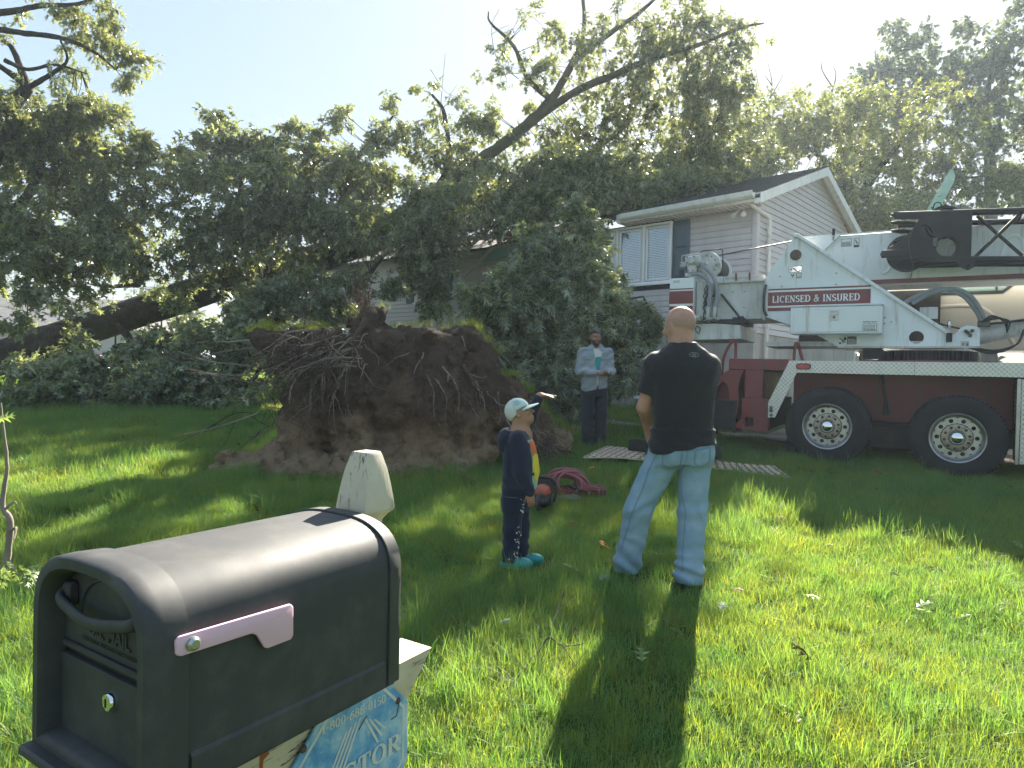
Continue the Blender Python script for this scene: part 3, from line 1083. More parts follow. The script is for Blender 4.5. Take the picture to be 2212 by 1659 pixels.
# base lip
MB().box(.05, 1.71, .62, .66, 2.005, 2.03).build('base_lip', M_WHITE2, CR)
# pivot pin
MB().lathe([(0, .600), (.05, .600), (.062, .606), (.066, .64), (.078, .643), (.08, .655)], (-.541, 0, 3.352), 'y', 20).build('pivot_pin', M_RUST, CR)
for p in ((-.75, 3.05), (-.72, 2.905), (.0, 3.06), (.0, 2.90), (.62, 2.42), (.62, 2.34), (.70, 2.36)):
    MB().lathe([(0, .640), (.008, .641), (.010, .651)], (p[0], 0, p[1]), 'y', 8).build('bolt', M_STEEL, CR)
for z in (2.36, 2.44):
    pass
# maroon band with lettering
def band(x0, x1, z0, z1, m, y=.644, name='stripe'):
    return MB().box(x0, x1, y, y + .004, z0, z1).build(name, m, CR)
BX1 = .44
band(-.905, BX1, 2.620, 2.822, M_STRIPE)
band(-.905, BX1, 2.822, 2.848, M_DECAL)
band(-.905, BX1, 2.848, 2.872, M_STRIPE)
band(-.905, -.54, 2.594, 2.620, M_DECAL)
band(-.905, -.55, 2.545, 2.594, M_STRIPE)
# --- a small stroke font with serifs (thick and thin strokes)
def _arc(cx, cy, rx, ry, a0, a1, n=14):
    return [(cx + rx * cos(radians(a0 + (a1 - a0) * k / n)), cy + ry * sin(radians(a0 + (a1 - a0) * k / n))) for k in range(n + 1)]
T, t_ = .17, .075          # stem, hairline (cap height 1)
def _c(pts, thick):       # thick by direction: vertical strokes heavy, horizontal light
    return (pts, thick)
GL = {
 'L': (.62, [([(.17, 0), (.17, 1)], T), ([(.05, .03), (.60, .03)], t_), ([(.57, .03), (.59, .28)], t_), ([(.03, .97), (.33, .97)], t_)]),
 'I': (.38, [([(.19, 0), (.19, 1)], T), ([(.03, .03), (.35, .03)], t_), ([(.03, .97), (.35, .97)], t_)]),
 'C': (.74, [(_arc(.40, .5, .30, .47, 50, 310), 'c'), ([(.63, .98), (.63, .68)], t_)]),
 'E': (.66, [([(.17, 0), (.17, 1)], T), ([(.03, .03), (.62, .03)], t_), ([(.03, .97), (.60, .97)], t_), ([(.17, .52), (.47, .52)], t_), ([(.60, .03), (.62, .28)], t_), ([(.58, .97), (.59, .74)], t_), ([(.46, .40), (.46, .64)], t_)]),
 'N': (.82, [([(.15, 0), (.15, 1)], t_), ([(.12, .98), (.67, .02)], T), ([(.67, 0), (.67, 1)], t_), ([(.02, .03), (.28, .03)], t_), ([(.0, .97), (.22, .97)], t_), ([(.54, .97), (.80, .97)], t_)]),
 'S': (.60, [(_arc(.30, .74, .20, .23, 40, 270, 10) + _arc(.30, .27, .22, .24, 90, -140, 10), 'c'), ([(.49, .98), (.49, .74)], t_), ([(.08, .02), (.08, .28)], t_)]),
 'D': (.80, [([(.17, 0), (.17, 1)], T), (_arc(.34, .5, .36, .47, 90, -90), 'c'), ([(.03, .03), (.36, .03)], t_), ([(.03, .97), (.36, .97)], t_)]),
 'U': (.80, [([(.17, .98), (.17, .32)] + _arc(.41, .30, .24, .27, 180, 360, 10) + [(.65, .98)], 'c'), ([(.02, .97), (.34, .97)], t_), ([(.53, .97), (.78, .97)], t_)]),
 'R': (.78, [([(.17, 0), (.17, 1)], T), (_arc(.36, .745, .24, .225, 90, -90), 'c'), ([(.03, .97), (.36, .97)], t_), ([(.17, .52), (.36, .52)], t_), ([(.36, .52), (.66, .03)], T), ([(.03, .03), (.33, .03)], t_), ([(.58, .03), (.78, .03)], t_)]),
 'T': (.70, [([(.35, 0), (.35, 1)], T), ([(.04, .97), (.66, .97)], t_), ([(.06, .97), (.05, .70)], t_), ([(.64, .97), (.65, .70)], t_), ([(.20, .03), (.50, .03)], t_)]),
 'O': (.82, [(_arc(.41, .5, .31, .47, 0, 360, 26), 'c')]),
 'V': (.78, [([(.12, .98), (.40, .02)], T), ([(.40, .02), (.66, .98)], t_), ([(.0, .97), (.28, .97)], t_), ([(.54, .97), (.78, .97)], t_)]),
 '&': (.86, [([(.76, .03), (.30, .66)] + _arc(.38, .80, .14, .17, 200, -40, 10) + [(.20, .42)] + _arc(.32, .26, .22, .23, 130, 330, 10) + [(.70, .52)], .10), ([(.58, .54), (.82, .54)], t_)]),
 '0': (.60, [(_arc(.30, .5, .21, .47, 0, 360, 24), 'c')]),
 '1': (.46, [([(.25, 0), (.25, 1)], T), ([(.08, .80), (.25, .97)], t_), ([(.08, .03), (.42, .03)], t_)]),
 '5': (.58, [([(.48, .95), (.14, .95), (.12, .54)], .10), (_arc(.27, .32, .22, .29, 125, -140, 14), 'c')]),
 '6': (.58, [(_arc(.30, .29, .21, .27, 0, 360, 20), 'c'), ([(.48, .93), (.28, .84), (.13, .58), (.10, .32)], .13)]),
 '8': (.60, [(_arc(.30, .74, .18, .23, 0, 360, 18), 'c'), (_arc(.30, .27, .22, .25, 0, 360, 18), 'c')]),
 '-': (.36, [([(.05, .42), (.31, .42)], .11)]),
 ' ': (.34, []),
}
def lettering(name, s, h, width, m, parent, mw, th=.0008, weight=1.0):
    """serif lettering of cap height h filling width, in the xz plane of mw"""
    tot = sum(GL[c][0] + .06 for c in s)
    kx = width / (tot * h)
    b = MB()
    x = 0
    for c in s:
        adv, strokes = GL[c]
        for si, (pts, w) in enumerate(strokes):
            n = len(pts)
            L, R = [], []
            closed = n > 3 and abs(pts[0][0] - pts[-1][0]) + abs(pts[0][1] - pts[-1][1]) < 1e-6
            for i in range(n):
                p0, p1 = pts[max(i - 1, 0)], pts[min(i + 1, n - 1)]
                if closed and i in (0, n - 1): p0, p1 = pts[-2], pts[1]
                dx, dy = p1[0] - p0[0], p1[1] - p0[1]
                l = sqrt(dx * dx + dy * dy) or 1
                ww = (t_ + (T - t_) * min(1, (abs(dy) / l) ** 1.5)) if w == 'c' else w
                ww *= weight / 2
                nx, ny = -dy / l * ww, dx / l * ww
                L.append((pts[i][0] + nx, pts[i][1] + ny)); R.append((pts[i][0] - nx, pts[i][1] - ny))
            y = -th - si * th * .25
            V = [((x + q[0]) * h * kx, y, q[1] * h) for q in L] + [((x + q[0]) * h * kx, y, q[1] * h) for q in R]
            V += [(q[0], 0, q[2]) for q in V]
            F = [(i, i + 1, n + i + 1, n + i) for i in range(n - 1)]
            m2 = 2 * n
            F += [(i, m2 + i, m2 + i + 1, i + 1) for i in range(n - 1)] + [(n + i, n + i + 1, m2 + n + i + 1, m2 + n + i) for i in range(n - 1)]
            b.add([tuple(mw @ Vector(q)) for q in V], F)
        x += adv + .06
    return b.build(name, m, parent, 20)
lettering('lettering', 'LICENSED & INSURED', .098, 1.16, M_DECAL, CR, Matrix.Translation((-.845, .6435, 2.668)), weight=1.15)

# decals
def decal(x0, x1, z0, z1, y, hdr=None, rows=4, dark=False, hh=.33):
    o = MB().box(x0, x1, y - .002, y + .002, z0, z1).build('warning_label', M_INK if dark else M_DECAL, CR)
    w, h = x1 - x0, z1 - z0
    if not dark:
        fr = MB()
        e = .005
        for q in ((x0, x1, z0, z0 + e), (x0, x1, z1 - e, z1), (x0, x0 + e, z0 + e, z1 - e), (x1 - e, x1, z0 + e, z1 - e)):
            fr.box(q[0], q[1], y - .0035, y - .002, q[2], q[3])
        fr.build('label_border', M_INK, o)
    if hdr:
        MB().box(x0 + .006, x1 - .006, y - .0033, y - .0021, z1 - h * hh, z1 - .006).build('label_header', M_DECAL if dark else M_INK, o)
        text('label_text', hdr, h * hh * .95, M_INK if dark else M_DECAL, o, Matrix.Translation(((x0 + x1) / 2, y - .0036, z1 - h * hh * .88)) @ XZ, bold=.003, align='CENTER', sx=1.0)
    b = MB()
    for k in range(rows):
        zz = z0 + h * (.08 + (1 - hh - .12) * k / max(rows, 1))
        x = x0 + w * .08
        while x < x1 - w * .12:
            l = random.uniform(.08, .2) * w
            b.box(x, min(x + l, x1 - w * .06), y - .0032, y - .0021, zz, zz + h * .06)
            x += l + w * .03
    b.build('label_print', M_DECAL if dark else M_INK, o)
    return o

# --- toolbox
TB = MB().box(-.54, .60, .30, .645, 2.185, 2.56, .008).build('toolbox', M_WHITE, CR)
MB().box(-.55, .612, .285, .645, 2.562, 2.585, .006).build('toolbox_lid', M_WHITE, TB)
MB().box(-.50, .56, .290, .30, 2.21, 2.54, .004).build('toolbox_door', M_WHITE, TB)
plate('latch', rrect(-.034, .075, 2.372, 2.503, .012), [rrect(-.018, .059, 2.388, 2.487, .006)], .012, .278, M_RIM, TB, .002)
MB().box(-.016, .057, .281, .289, 2.430, 2.484, .003).build('latch_handle', M_RIM, TB)
MB().lathe([(0, .276), (.013, .277), (.016, .289)], (.02, 0, 2.408), 'y', 12).build('latch_lock', M_STEEL, TB)
decal(.372, .540, 2.222, 2.345, .287, 'CAUTION', 4, hh=.32)
dg = decal(.165, .283, 2.055, 2.165, .648, 'DANGER', 5, True, .22)
o = MB().box(.058, .163, .646, .650, 2.055, 2.165).build('warning_label', M_DECAL, CR)
b = MB().box(.12, .155, .6445, .6459, 2.11, 2.155).box(.062, .092, .6445, .6459, 2.06, 2.085)
b.add([(.06, .6445, 2.14), (.075, .6445, 2.145), (.150, .6445, 2.085), (.145, .6445, 2.075)], [(0, 1, 2, 3)])
b.add([(.09, .6442, 2.13), (.10, .6442, 2.13), (.125, .6442, 2.07), (.11, .6442, 2.07)], [(0, 1, 2, 3)])
b.build('label_print', M_INK, o)
for x in (-.60, -.53):
    pass
decal(-.525, -.455, 3.015, 3.085, .646, None, 3)
o = MB().box(-.61, -.53, .646, .649, 3.012, 3.085).build('warning_label', M_DECAL, CR)
b = MB().add([(-.60, .6452, 3.075), (-.585, .6452, 3.078), (-.565, .6452, 3.03), (-.575, .6452, 3.025)], [(0, 1, 2, 3)]).box(-.57, -.555, .6450, .6458, 3.05, 3.075)
b.build('label_print', M_INK, o)
plate('slot_rim', rrect(-.64, -.445, 3.094, 3.198, .025), [rrect(-.63, -.455, 3.104, 3.188, .02)], .008, .644, M_WHITE2, CR)
MB().tube(spline([(-.62, .72, 3.11), (-.58, .70, 3.17), (-.52, .71, 3.12), (-.47, .70, 3.14)], 4), .008, 6).build('hose', M_STEEL, CR)
# F8 plate and ram clevis
o = MB().box(1.498, 1.588, .640, .650, 2.008, 2.098).build('number_plate', M_WHITE2, CR)
text('plate_text', 'F8', .062, M_INK, o, Matrix.Translation((1.515, .6385, 2.030)) @ XZ, space=1.4, bold=.001)
for p in ((1.55, 2.225), (1.60, 2.17), (1.575, 2.20), (1.62, 2.23)):
    MB().lathe([(0, .600), (.016, .602), (.022, .612), (.024, .65)], (p[0], 0, p[1]), 'y', 10).build('bolt', M_STEEL, CR)
MB().box(1.335, 1.40, .55, .62, 2.08, 2.20, .006).build('rubber_bumper', M_BLACK, CR)
MB().lathe([(.0, .0), (.07, .01), (.085, .03), (.08, .035), (0, .03)], (1.34, .60, 2.30), 'x', 18).build('mirror', M_CHROME, CR)
# --- turntable gear
b = MB()
n = 72
prof = []
for k in range(n):
    for q, r in ((0, .565), (.28, .565), (.42, .605), (.85, .605)):
        a = 2 * pi * (k + q) / n
        prof.append((1.135 + r * cos(a), 1.26 + r * sin(a)))
b.prism(prof, 1.845, 1.975, 'xy')
b.build('slewing_gear', M_BLACK, CR, 20)
MB().lathe([(.0, 1.80), (.66, 1.80), (.66, 1.842), (0, 1.842)], (1.135, 1.26, 0), 'z', 40).build('slewing_base', M_RED, CR)
MB().box(.36, .60, .75, 1.7, 1.87, 2.0).build('swing_motor', M_BLACK, CR)
# --- counterweight arm
ARM = plate('tail_beam', [(-1.66, 3.0), (-.952, 3.0), (-.952, 2.475), (-1.66, 2.475)], [rrect(x - .018, x + .018, z - .009, z + .009, .008) for x in (-1.44, -1.26) for z in (2.62, 2.86)], .03, .74, M_WHITE2, CR, .003)
MB().box(-1.66, -.95, .775, 1.74, 2.48, 2.99).build('beam_core', M_WHITE2, ARM)
MB().box(-1.68, -.93, .70, 1.76, 3.002, 3.022).build('top_flange', M_WHITE2, ARM)
MB().box(-1.95, -.60, .70, 1.76, 2.445, 2.472).build('bottom_flange', M_WHITE2, ARM)
MB().box(-.965, -.945, .62, .74, 2.42, 3.03).build('stiffener', M_WHITE2, ARM)
MB().tube(spline([(-.93, .60, 2.93), (-.945, .58, 2.85), (-.95, .57, 2.7), (-.945, .58, 2.56), (-.91, .60, 2.47)], 4), .020, 8).build('black_hose', M_BHOSE, ARM)
for k, x in enumerate((-1.40, -1.17)):
    MB().box(x - .21 + .03, x + (.0 if k == 0 else .18), .78, .95, 3.026, 3.07, .004).build('deck_plank', M_WOODP, CR)
    MB().box(x - .20 + .03, x + (.0 if k == 0 else .17), .79, .96, 3.073, 3.115, .004).build('deck_plank', M_WOODP, CR)
for x in (-1.40, -1.20):
    MB().box(x - .012, x + .012, .755, .78, 3.022, 3.15).build('plank_stake', M_RUST, CR)
# --- counterweight
CW = MB().box(-2.35, -1.975, .50, 2.05, 2.14, 3.08, .012).build('counterweight', M_WHITE, CR)
for z0, z1, m in ((2.90, 2.918, M_STRIPE), (2.68, 2.878, M_STRIPE), (2.585, 2.645, M_STRIPE), (2.14, 2.50, M_STRIPE)):
    MB().box(-2.351, -1.976, .496, .4995, z0, z1).build('stripe', m, CW)
MB().box(-2.29, -2.19, .495, .50, 3.01, 3.045).build('lifting_slot', M_WHITE2, CW)
MB().box(-1.97, -1.74, .62, 2.0, 2.40, 3.04, .02).build('counterweight_step', M_WHITE2, CW)
LW = plate('lower_weight', [(-1.99, 2.40), (-1.29, 2.335), (-1.27, 2.14), (-1.99, 2.13)], [], 1.2, .60, M_WHITE2, CR, .006)
MB().box(-1.98, -1.28, .592, .60, 2.372, 2.385).build('seam', M_INK, LW)
MB().box(-1.34, -1.28, .585, .60, 2.145, 2.30).build('bracket', M_WHITE2, LW)
b = MB().box(-1.97, -1.87, .50, .62, 2.41, 2.50, .01).cyl((-1.9, .5, 2.47), (-1.86, .44, 2.44), .03, 10)
b.build('valve', M_WHITE2, CR)
MB().tube(spline([(-1.87, .56, 2.45), (-1.82, .55, 2.40), (-1.75, .55, 2.42), (-1.70, .6, 2.48)], 4), .007, 6).build('wire', M_BHOSE, CR)
MB().tube(spline([(-1.93, .59, 2.34), (-1.95, .585, 2.28), (-1.90, .585, 2.22), (-1.88, .585, 2.30), (-1.93, .59, 2.34)], 4), .007, 6).build('wire', M_BHOSE, CR)
b = MB()
for k in range(7):
    x, z = -1.42 + .03 * k + random.uniform(-.02, .02), 2.40 + random.uniform(-.04, .05)
    b.box(x, x + .06, .62, .70, z, z + random.uniform(.02, .05))
b.build('valve_block', M_CHAS, CR)
MB().box(-1.75, -1.3, .64, 1.7, 2.385, 2.44).build('under_tray', M_CHAS, CR)
# --- winch
WC = (-1.86, 0, 3.30)
WN = MB().lathe([(.0, .76), (.11, .76), (.12, .78), (.205, .79), (.215, .80), (.222, .84), (.222, .86), (.0, .86)], WC, 'y', 36).build('winch', M_WHITE2, CR, 30)
b = MB()
prof = []
for k in range(22):
    v = .865 + k * .028
    prof += [(.185, v), (.197, v + .007), (.199, v + .014), (.197, v + .021)]
b.lathe(prof, WC, 'y', 36)
b.build('wire_rope_drum', mat('wire_rope', (.035, .030, .032), .5, .3, var=(20, (.06, .05, .05), .4, .6)), WN, 60)
MB().lathe([(.0, 1.49), (.228, 1.49), (.228, 1.52), (0, 1.52)], WC, 'y', 36).build('drum_flange', M_WHITE, WN)
for k in range(12):
    a = 2 * pi * k / 12
    MB().lathe([(0, .764), (.009, .766), (.011, .785)], (WC[0] + .155 * cos(a), 0, WC[2] + .155 * sin(a)), 'y', 6).build('bolt', M_STEEL, WN)
b = MB().box(-2.15, -1.92, .60, .76, 3.28, 3.44, .02).box(-2.10, -1.95, .56, .60, 3.30, 3.42, .02).box(-2.235, -2.15, .62, .70, 3.27, 3.35, .008).box(-2.11, -1.98, .60, .70, 3.17, 3.29, .015)
b.cyl((-1.92, .62, 3.34), (-1.86, .60, 3.30), .035, 10)
b.build('winch_motor', M_WHITE2, WN)
b = MB()
for x, z in ((-2.10, 3.41), (-2.0, 3.41), (-2.1, 3.32), (-2.0, 3.32), (-2.08, 3.2), (-2.01, 3.2), (-2.2, 3.31)):
    b.lathe([(0, .545), (.011, .547), (.012, .565)], (x, 0, z), 'y', 6)
b.build('motor_bolt', M_STEEL, WN)
MB().tube(spline([(-2.215, .66, 3.35), (-2.215, .66, 3.44), (-2.19, .66, 3.455), (-2.0, .66, 3.47), (-1.93, .68, 3.47), (-1.91, .72, 3.44)], 4), .009, 6).build('pipe', M_WHITE2, WN)
MB().tube([(-1.95, .74, 3.47), (-1.93, .74, 3.52), (-1.64, .76, 3.535), (-1.615, .78, 3.52), (-1.61, .80, 3.35), (-1.63, .82, 3.1)], .010, 6).build('rope_guard', M_BLACK, WN)
MB().box(-2.27, -2.2, .72, .76, 3.12, 3.24).build('motor_mount', M_BLACK, WN)
b = MB()
b.box(-2.1, -1.6, .80, 1.55, 3.03, 3.12)
b.build('winch_base', M_WHITE2, WN)
for pts, m in (([(-2.13, .60, 3.14), (-2.0, .58, 3.14), (-1.85, .56, 3.10), (-1.75, .54, 2.98), (-1.725, .53, 2.80), (-1.745, .53, 2.62)], M_HOSE),
               ([(-1.89, .60, 3.31), (-1.83, .56, 3.24), (-1.70, .54, 3.10), (-1.635, .53, 2.95), (-1.62, .53, 2.80), (-1.645, .53, 2.62)], M_HOSE)):
    h = MB().tube(spline(pts, 5), .028, 10).build('hose', m, CR)
    e = pts[-1]
    MB().cyl((e[0], e[1], e[2]), (e[0] - .005, e[1], e[2] - .10), .031, 10).build('hose_fitting', M_WHITE2, h)
    MB().tube(spline([(e[0] - .005, e[1], e[2] - .10), (e[0] - .005, e[1], e[2] - .16), (e[0] + .03, e[1] + .04, e[2] - .18), (e[0] + .04, e[1] + .1, e[2] - .16)], 3), .026, 8).build('hose_elbow', M_WHITE2, h)
    p = pts[0]
    MB().cyl(p, (p[0] + .09, p[1] - .01, p[2] - .005), .031, 10).build('hose_fitting', M_WHITE2, h)
for k in range(5):
    pts = [(-1.78, .60, 2.98 - .02 * k)]
    for q in range(6):
        pts.append((-1.78 + random.uniform(-.07, .04), .58 + random.uniform(-.02, .02), 2.88 - q * .09))
    MB().tube(spline(pts, 4), .008, 5).build('wire', M_BHOSE, CR)
MB().box(-1.76, -1.60, .545, .575, 2.78, 2.80).build('hose_clamp', M_STEEL, CR)
MB().tube([(-1.60, .70, 2.83), (-1.25, .62, 2.40)], .017, 8).build('stay_rod', M_BLACK, CR)
MB().tube([(-1.74, 1.1, 3.50), (-.62, 1.1, 3.645)], .011, 8).build('hoist_rope', M_BHOSE, CR)
# --- boom
def boomz(u): return -.004 * (u + .5)
BM = MB()
BM.box(-.56, 6.5, .92, 1.60, 2.90, 3.645, .03)
BO = BM.build('boom', M_WHITE, CR)
MB().box(-.54, 6.5, .90, 1.62, 3.648, 3.662).build('boom_top_lip', M_WHITE, BO)
MB().box(.30, 6.5, .914, .919, 2.915, 2.978).build('stripe', M_STRIPE, BO)
MB().prism([(-.35, 3.64), (.02, 3.64), (-.20, 3.42)], .86, .92).build('gusset', M_WHITE, BO)
for k in range(4):                               # pressed S-shaped stiffeners
    u = .62 + k * .62
    pts = [(u - .10, .92, 3.12), (u - .06, .92, 3.07), (u, .92, 3.08), (u + .05, .92, 3.16), (u + .09, .92, 3.36), (u + .14, .92, 3.45), (u + .22, .92, 3.47), (u + .28, .92, 3.40), (u + .30, .92, 3.28)]
    b = MB().tube(spline(pts, 5), .022, 8)
    b.v = [(x, .92 + (y - .92) * .45, z) for x, y, z in b.v]
    b.build('stiffener', M_WHITE, BO)
decal(.03, .165, 3.475, 3.585, .917, None, 5)
o = decal(.195, .265, 3.455, 3.585, .917, None, 0)
b = MB().box(.198, .262, .9115, .9139, 3.458, 3.485).add([(.21, .9120, 3.56), (.222, .9120, 3.565), (.235, .9120, 3.52), (.258, .9120, 3.52), (.258, .9120, 3.512), (.225, .9120, 3.512)], [(0, 1, 2, 3, 4, 5)]).box(.238, .243, .9116, .9136, 3.485, 3.512)
b.build('label_print', M_INK, o)
for u, z in ((-.07, 3.50), (1.56, 3.40), (3.4, 3.4)):
    o = MB().box(u - .018, u + .018, .86, .92, z + (.06 if u < 0 else 0), z + .24, .004).build('boom_bracket', M_BLACK, BO)
    MB().lathe([(0, .85), (.012, .852), (.014, .86)], (u, 0, z + .12), 'y', 8).build('bolt', M_RIM, o)
# lift ram
MB().tube([(1.66, 1.15, 2.17), (1.72, 1.15, 2.18)], .07, 16).build('ram_clevis', M_WHITE2, CR)
MB().tube([(1.72, 1.15, 2.185), (1.74, 1.15, 2.19), (5.0, 1.15, 3.0)], [.105, .115, .115], 24).build('lift_ram', M_RIM if False else M_WHITE2, CR)
MB().box(1.70, 1.84, .96, 1.06, 2.30, 2.38, .01).build('ram_valve', M_STEEL, CR)
for dx in (0, .10):
    MB().tube(spline([(.84 + dx, .78, 2.62), (1.05 + dx, .74, 2.74), (1.30 + dx, .74, 2.79), (1.52 + dx * .7, .80, 2.70), (1.68 + dx * .5, .92, 2.50), (1.74 + dx * .3, 1.0, 2.38)], 6), .030, 10).build('hose', M_HOSE, CR)
for k in range(3):
    MB().tube(spline([(1.74, .97, 2.36), (1.85 + .03 * k, .9, 2.44 - .02 * k), (1.98 + .03 * k, .92, 2.36), (2.02, 1.0, 2.28 - .03 * k)], 5), .011, 6).build('wire', M_BHOSE, CR)
    MB().tube(spline([(1.55, .8, 2.05 - .01 * k), (1.85, .78, 1.98 - .02 * k), (2.1, .82, 2.05), (2.2, 1.0, 2.2 + .03 * k)], 5), .011, 6).build('wire', M_BHOSE, CR)
MB().tube([(1.84, 1.0, 2.34), (3.2, 1.0, 2.50)], .016, 8).build('ram_pipe', M_BLACK, CR)
MB().box(1.03, 1.24, .74, .80, 2.40, 2.56, .005).build('junction_box', M_WHITE2, CR)
MB().tube(spline([(1.2, .74, 2.36), (1.35, .72, 2.30), (1.5, .72, 2.26), (1.62, .72, 2.2)], 4), .012, 6).build('wire', M_BHOSE, CR)
# --- operator's cab on the far side
CB = MB().box(.70, 2.75, 1.86, 2.55, 2.02, 3.12, .03).build('cab', M_BEIGE, CR)
plate('cab_window_seal', [(1.15, 3.06), (2.22, 3.06), (2.22, 2.98), (2.05, 2.835), (1.15, 2.835)], [[(1.19, 3.03), (2.18, 3.03), (2.18, 2.99), (2.04, 2.87), (1.19, 2.87)]], .02, 1.845, M_BLACK, CB, .003)
MB().prism([(1.18, 3.04), (2.19, 3.04), (2.19, 2.985), (2.045, 2.86), (1.18, 2.86)], 1.852, 1.858).build('cab_glass', mat('green_glass', (.10, .17, .14), .05, 0, .8), CB)
MB().box(1.96, 1.985, 1.84, 1.86, 2.86, 3.04).build('cab_window_bar', M_BLACK, CB)
b = MB().tube(spline([(.9, 1.86, 2.2), (1.1, 1.86, 2.6), (1.7, 1.86, 2.66), (2.0, 1.86, 2.45), (2.2, 1.86, 2.1)], 6), .03, 8)
b.v = [(x, 1.86 + (y - 1.86) * .4, z) for x, y, z in b.v]
b.build('cab_crease', M_BEIGE, CB)
# --- stowed lattice jib
JB = empty('lattice_jib', (0, 0, 0))
JB.parent = CR
def bar(pts, r, name='jib_tube', m=M_BLACK): return MB().tube(pts, r, 12).build(name, m, JB)
SLP = -.062
def jz(u, z): return z + SLP * (u - .8)
bar([(.82, .44, jz(.82, 3.168)), (6.4, .44, jz(6.4, 3.168))], .042, 'jib_chord')
bar([(.86, .78, jz(.86, 3.168)), (6.4, .78, jz(6.4, 3.168))], .040, 'jib_chord')
bar([(.74, .46, jz(.74, 3.765)), (6.4, .46, jz(6.4, 3.80))], .042, 'jib_chord')
bar([(.74, .80, jz(.74, 3.70)), (6.4, .80, jz(6.4, 3.735))], .038, 'jib_chord')
for k in range(5):
    u = 1.60 + k * .95
    bar([(u, .45, jz(u, 3.19)), (u + .48, .45, jz(u, 3.73))], .021)
    bar([(u + .02, .50, jz(u, 3.73)), (u + .50, .50, jz(u, 3.19))], .021)
    bar([(u + .48, .45, jz(u, 3.74)), (u + .95, .45, jz(u, 3.13))], .021) if k else None
    bar([(u + .48, .45, jz(u, 3.76)), (u + .48, .80, jz(u, 3.68))], .02)
# end plate with lightening holes
out = [(.69, 3.80), (1.55, 3.72), (1.56, 3.10), (1.62, 3.10), (1.60, 3.02), (1.535, 2.985), (1.48, 3.01), (1.40, 3.10), (.98, 3.13), (.85, 3.12), (.66, 3.17), (.62, 3.25), (.66, 3.34), (.78, 3.40), (.92, 3.56), (.99, 3.68), (.70, 3.71)]
holes = [circ(1.315, 3.30, .135, 24), circ(1.535, 3.035, .026, 12),
         [(.965, 3.50), (1.01, 3.60), (1.06, 3.63), (1.11, 3.56), (1.16, 3.46), (1.20, 3.38), (1.19, 3.36), (1.13, 3.39), (1.05, 3.45)]]
plate('jib_end_plate', out, holes, .02, .40, M_BLACK, JB, .003)
plate('jib_end_plate', [(.95, 3.66), (1.55, 3.60), (1.55, 3.08), (.95, 3.10)], [circ(1.28, 3.34, .14, 24)], .02, .78, M_BLACK, JB, .003)
MB().box(1.535, 1.565, .42, .80, 3.06, 3.72).build('jib_rib', M_BLACK, JB)
for c, r, y in (((.86, 3.26), .245, .50), ((1.27, 3.66), .215, .62)):
    hs = [(.0, y), (r * .25, y), (r * .28, y + .012), (r * .82, y + .014), (r * .86, y - .004), (r, y - .008), (r, y + .012), (r * .93, y + .03), (r, y + .048), (r, y + .066), (r * .86, y + .062), (r * .82, y + .05), (0, y + .05)]
    sh = MB().lathe(hs, (c[0], 0, c[1]), 'y', 44).build('sheave', M_BLACK, JB, 30)
MB().box(.56, .86, .39, .43, 3.20, 3.30, .01).build('jib_lug', M_BLACK, JB)
MB().lathe([(.02, -.008), (.03, 0), (.02, .008)], (.575, .41, 3.25), 'y', 14, True).build('shackle', M_STEEL, JB)
for z in (3.765, 3.69, 3.61):
    MB().tube([(.66, .46 + (3.765 - z) * 2.2, z + .015), (.72, .46 + (3.765 - z) * 2.2, z + .012), (.80, .46 + (3.765 - z) * 2.2, z), (.95, .47 + (3.765 - z) * 2.2, z - .01)], [.016, .03, .034, .022], 10).build('fork_end', M_BLACK, JB)
MB().tube([(.72, .40, 3.12), (.80, .40, 3.145), (.98, .40, 3.165)], [.018, .02, .03], 8).build('fork_end', M_BLACK, JB)
MB().box(1.14, 1.20, .375, .40, 3.30, 3.42, .008).build('latch_plate', M_STEEL, JB)
MB().tube(spline([(.98, .38, 3.66), (.90, .38, 3.50), (.88, .37, 3.35), (.90, .36, 3.2), (.93, .36, 3.05), (.90, .36, 2.87)], 5), .007, 5).build('wire', M_BHOSE, JB)
MB().tube(spline([(1.14, .60, 3.83), (1.16, .55, 3.90), (1.22, .56, 3.90), (1.24, .6, 3.82)], 4), .008, 5).build('wire', M_BHOSE, JB)
# pale green perforated board stuck up behind the jib
gb = plate('green_board', [(1.04, 3.80), (1.10, 3.80), (1.20, 3.84), (1.372, 4.22), (1.385, 4.30), (1.36, 4.375), (1.335, 4.385), (1.315, 4.36)], [rrect(1.195, 1.225, 4.03, 4.065, .008), rrect(1.12, 1.15, 3.88, 3.92, .008), rrect(1.345, 1.36, 4.26, 4.285, .005)], .012, .80,
           mat('mint_plastic', (.38, .58, .46), .45, var=(6, (.55, .70, .60), .35, .65)), CR, .002)
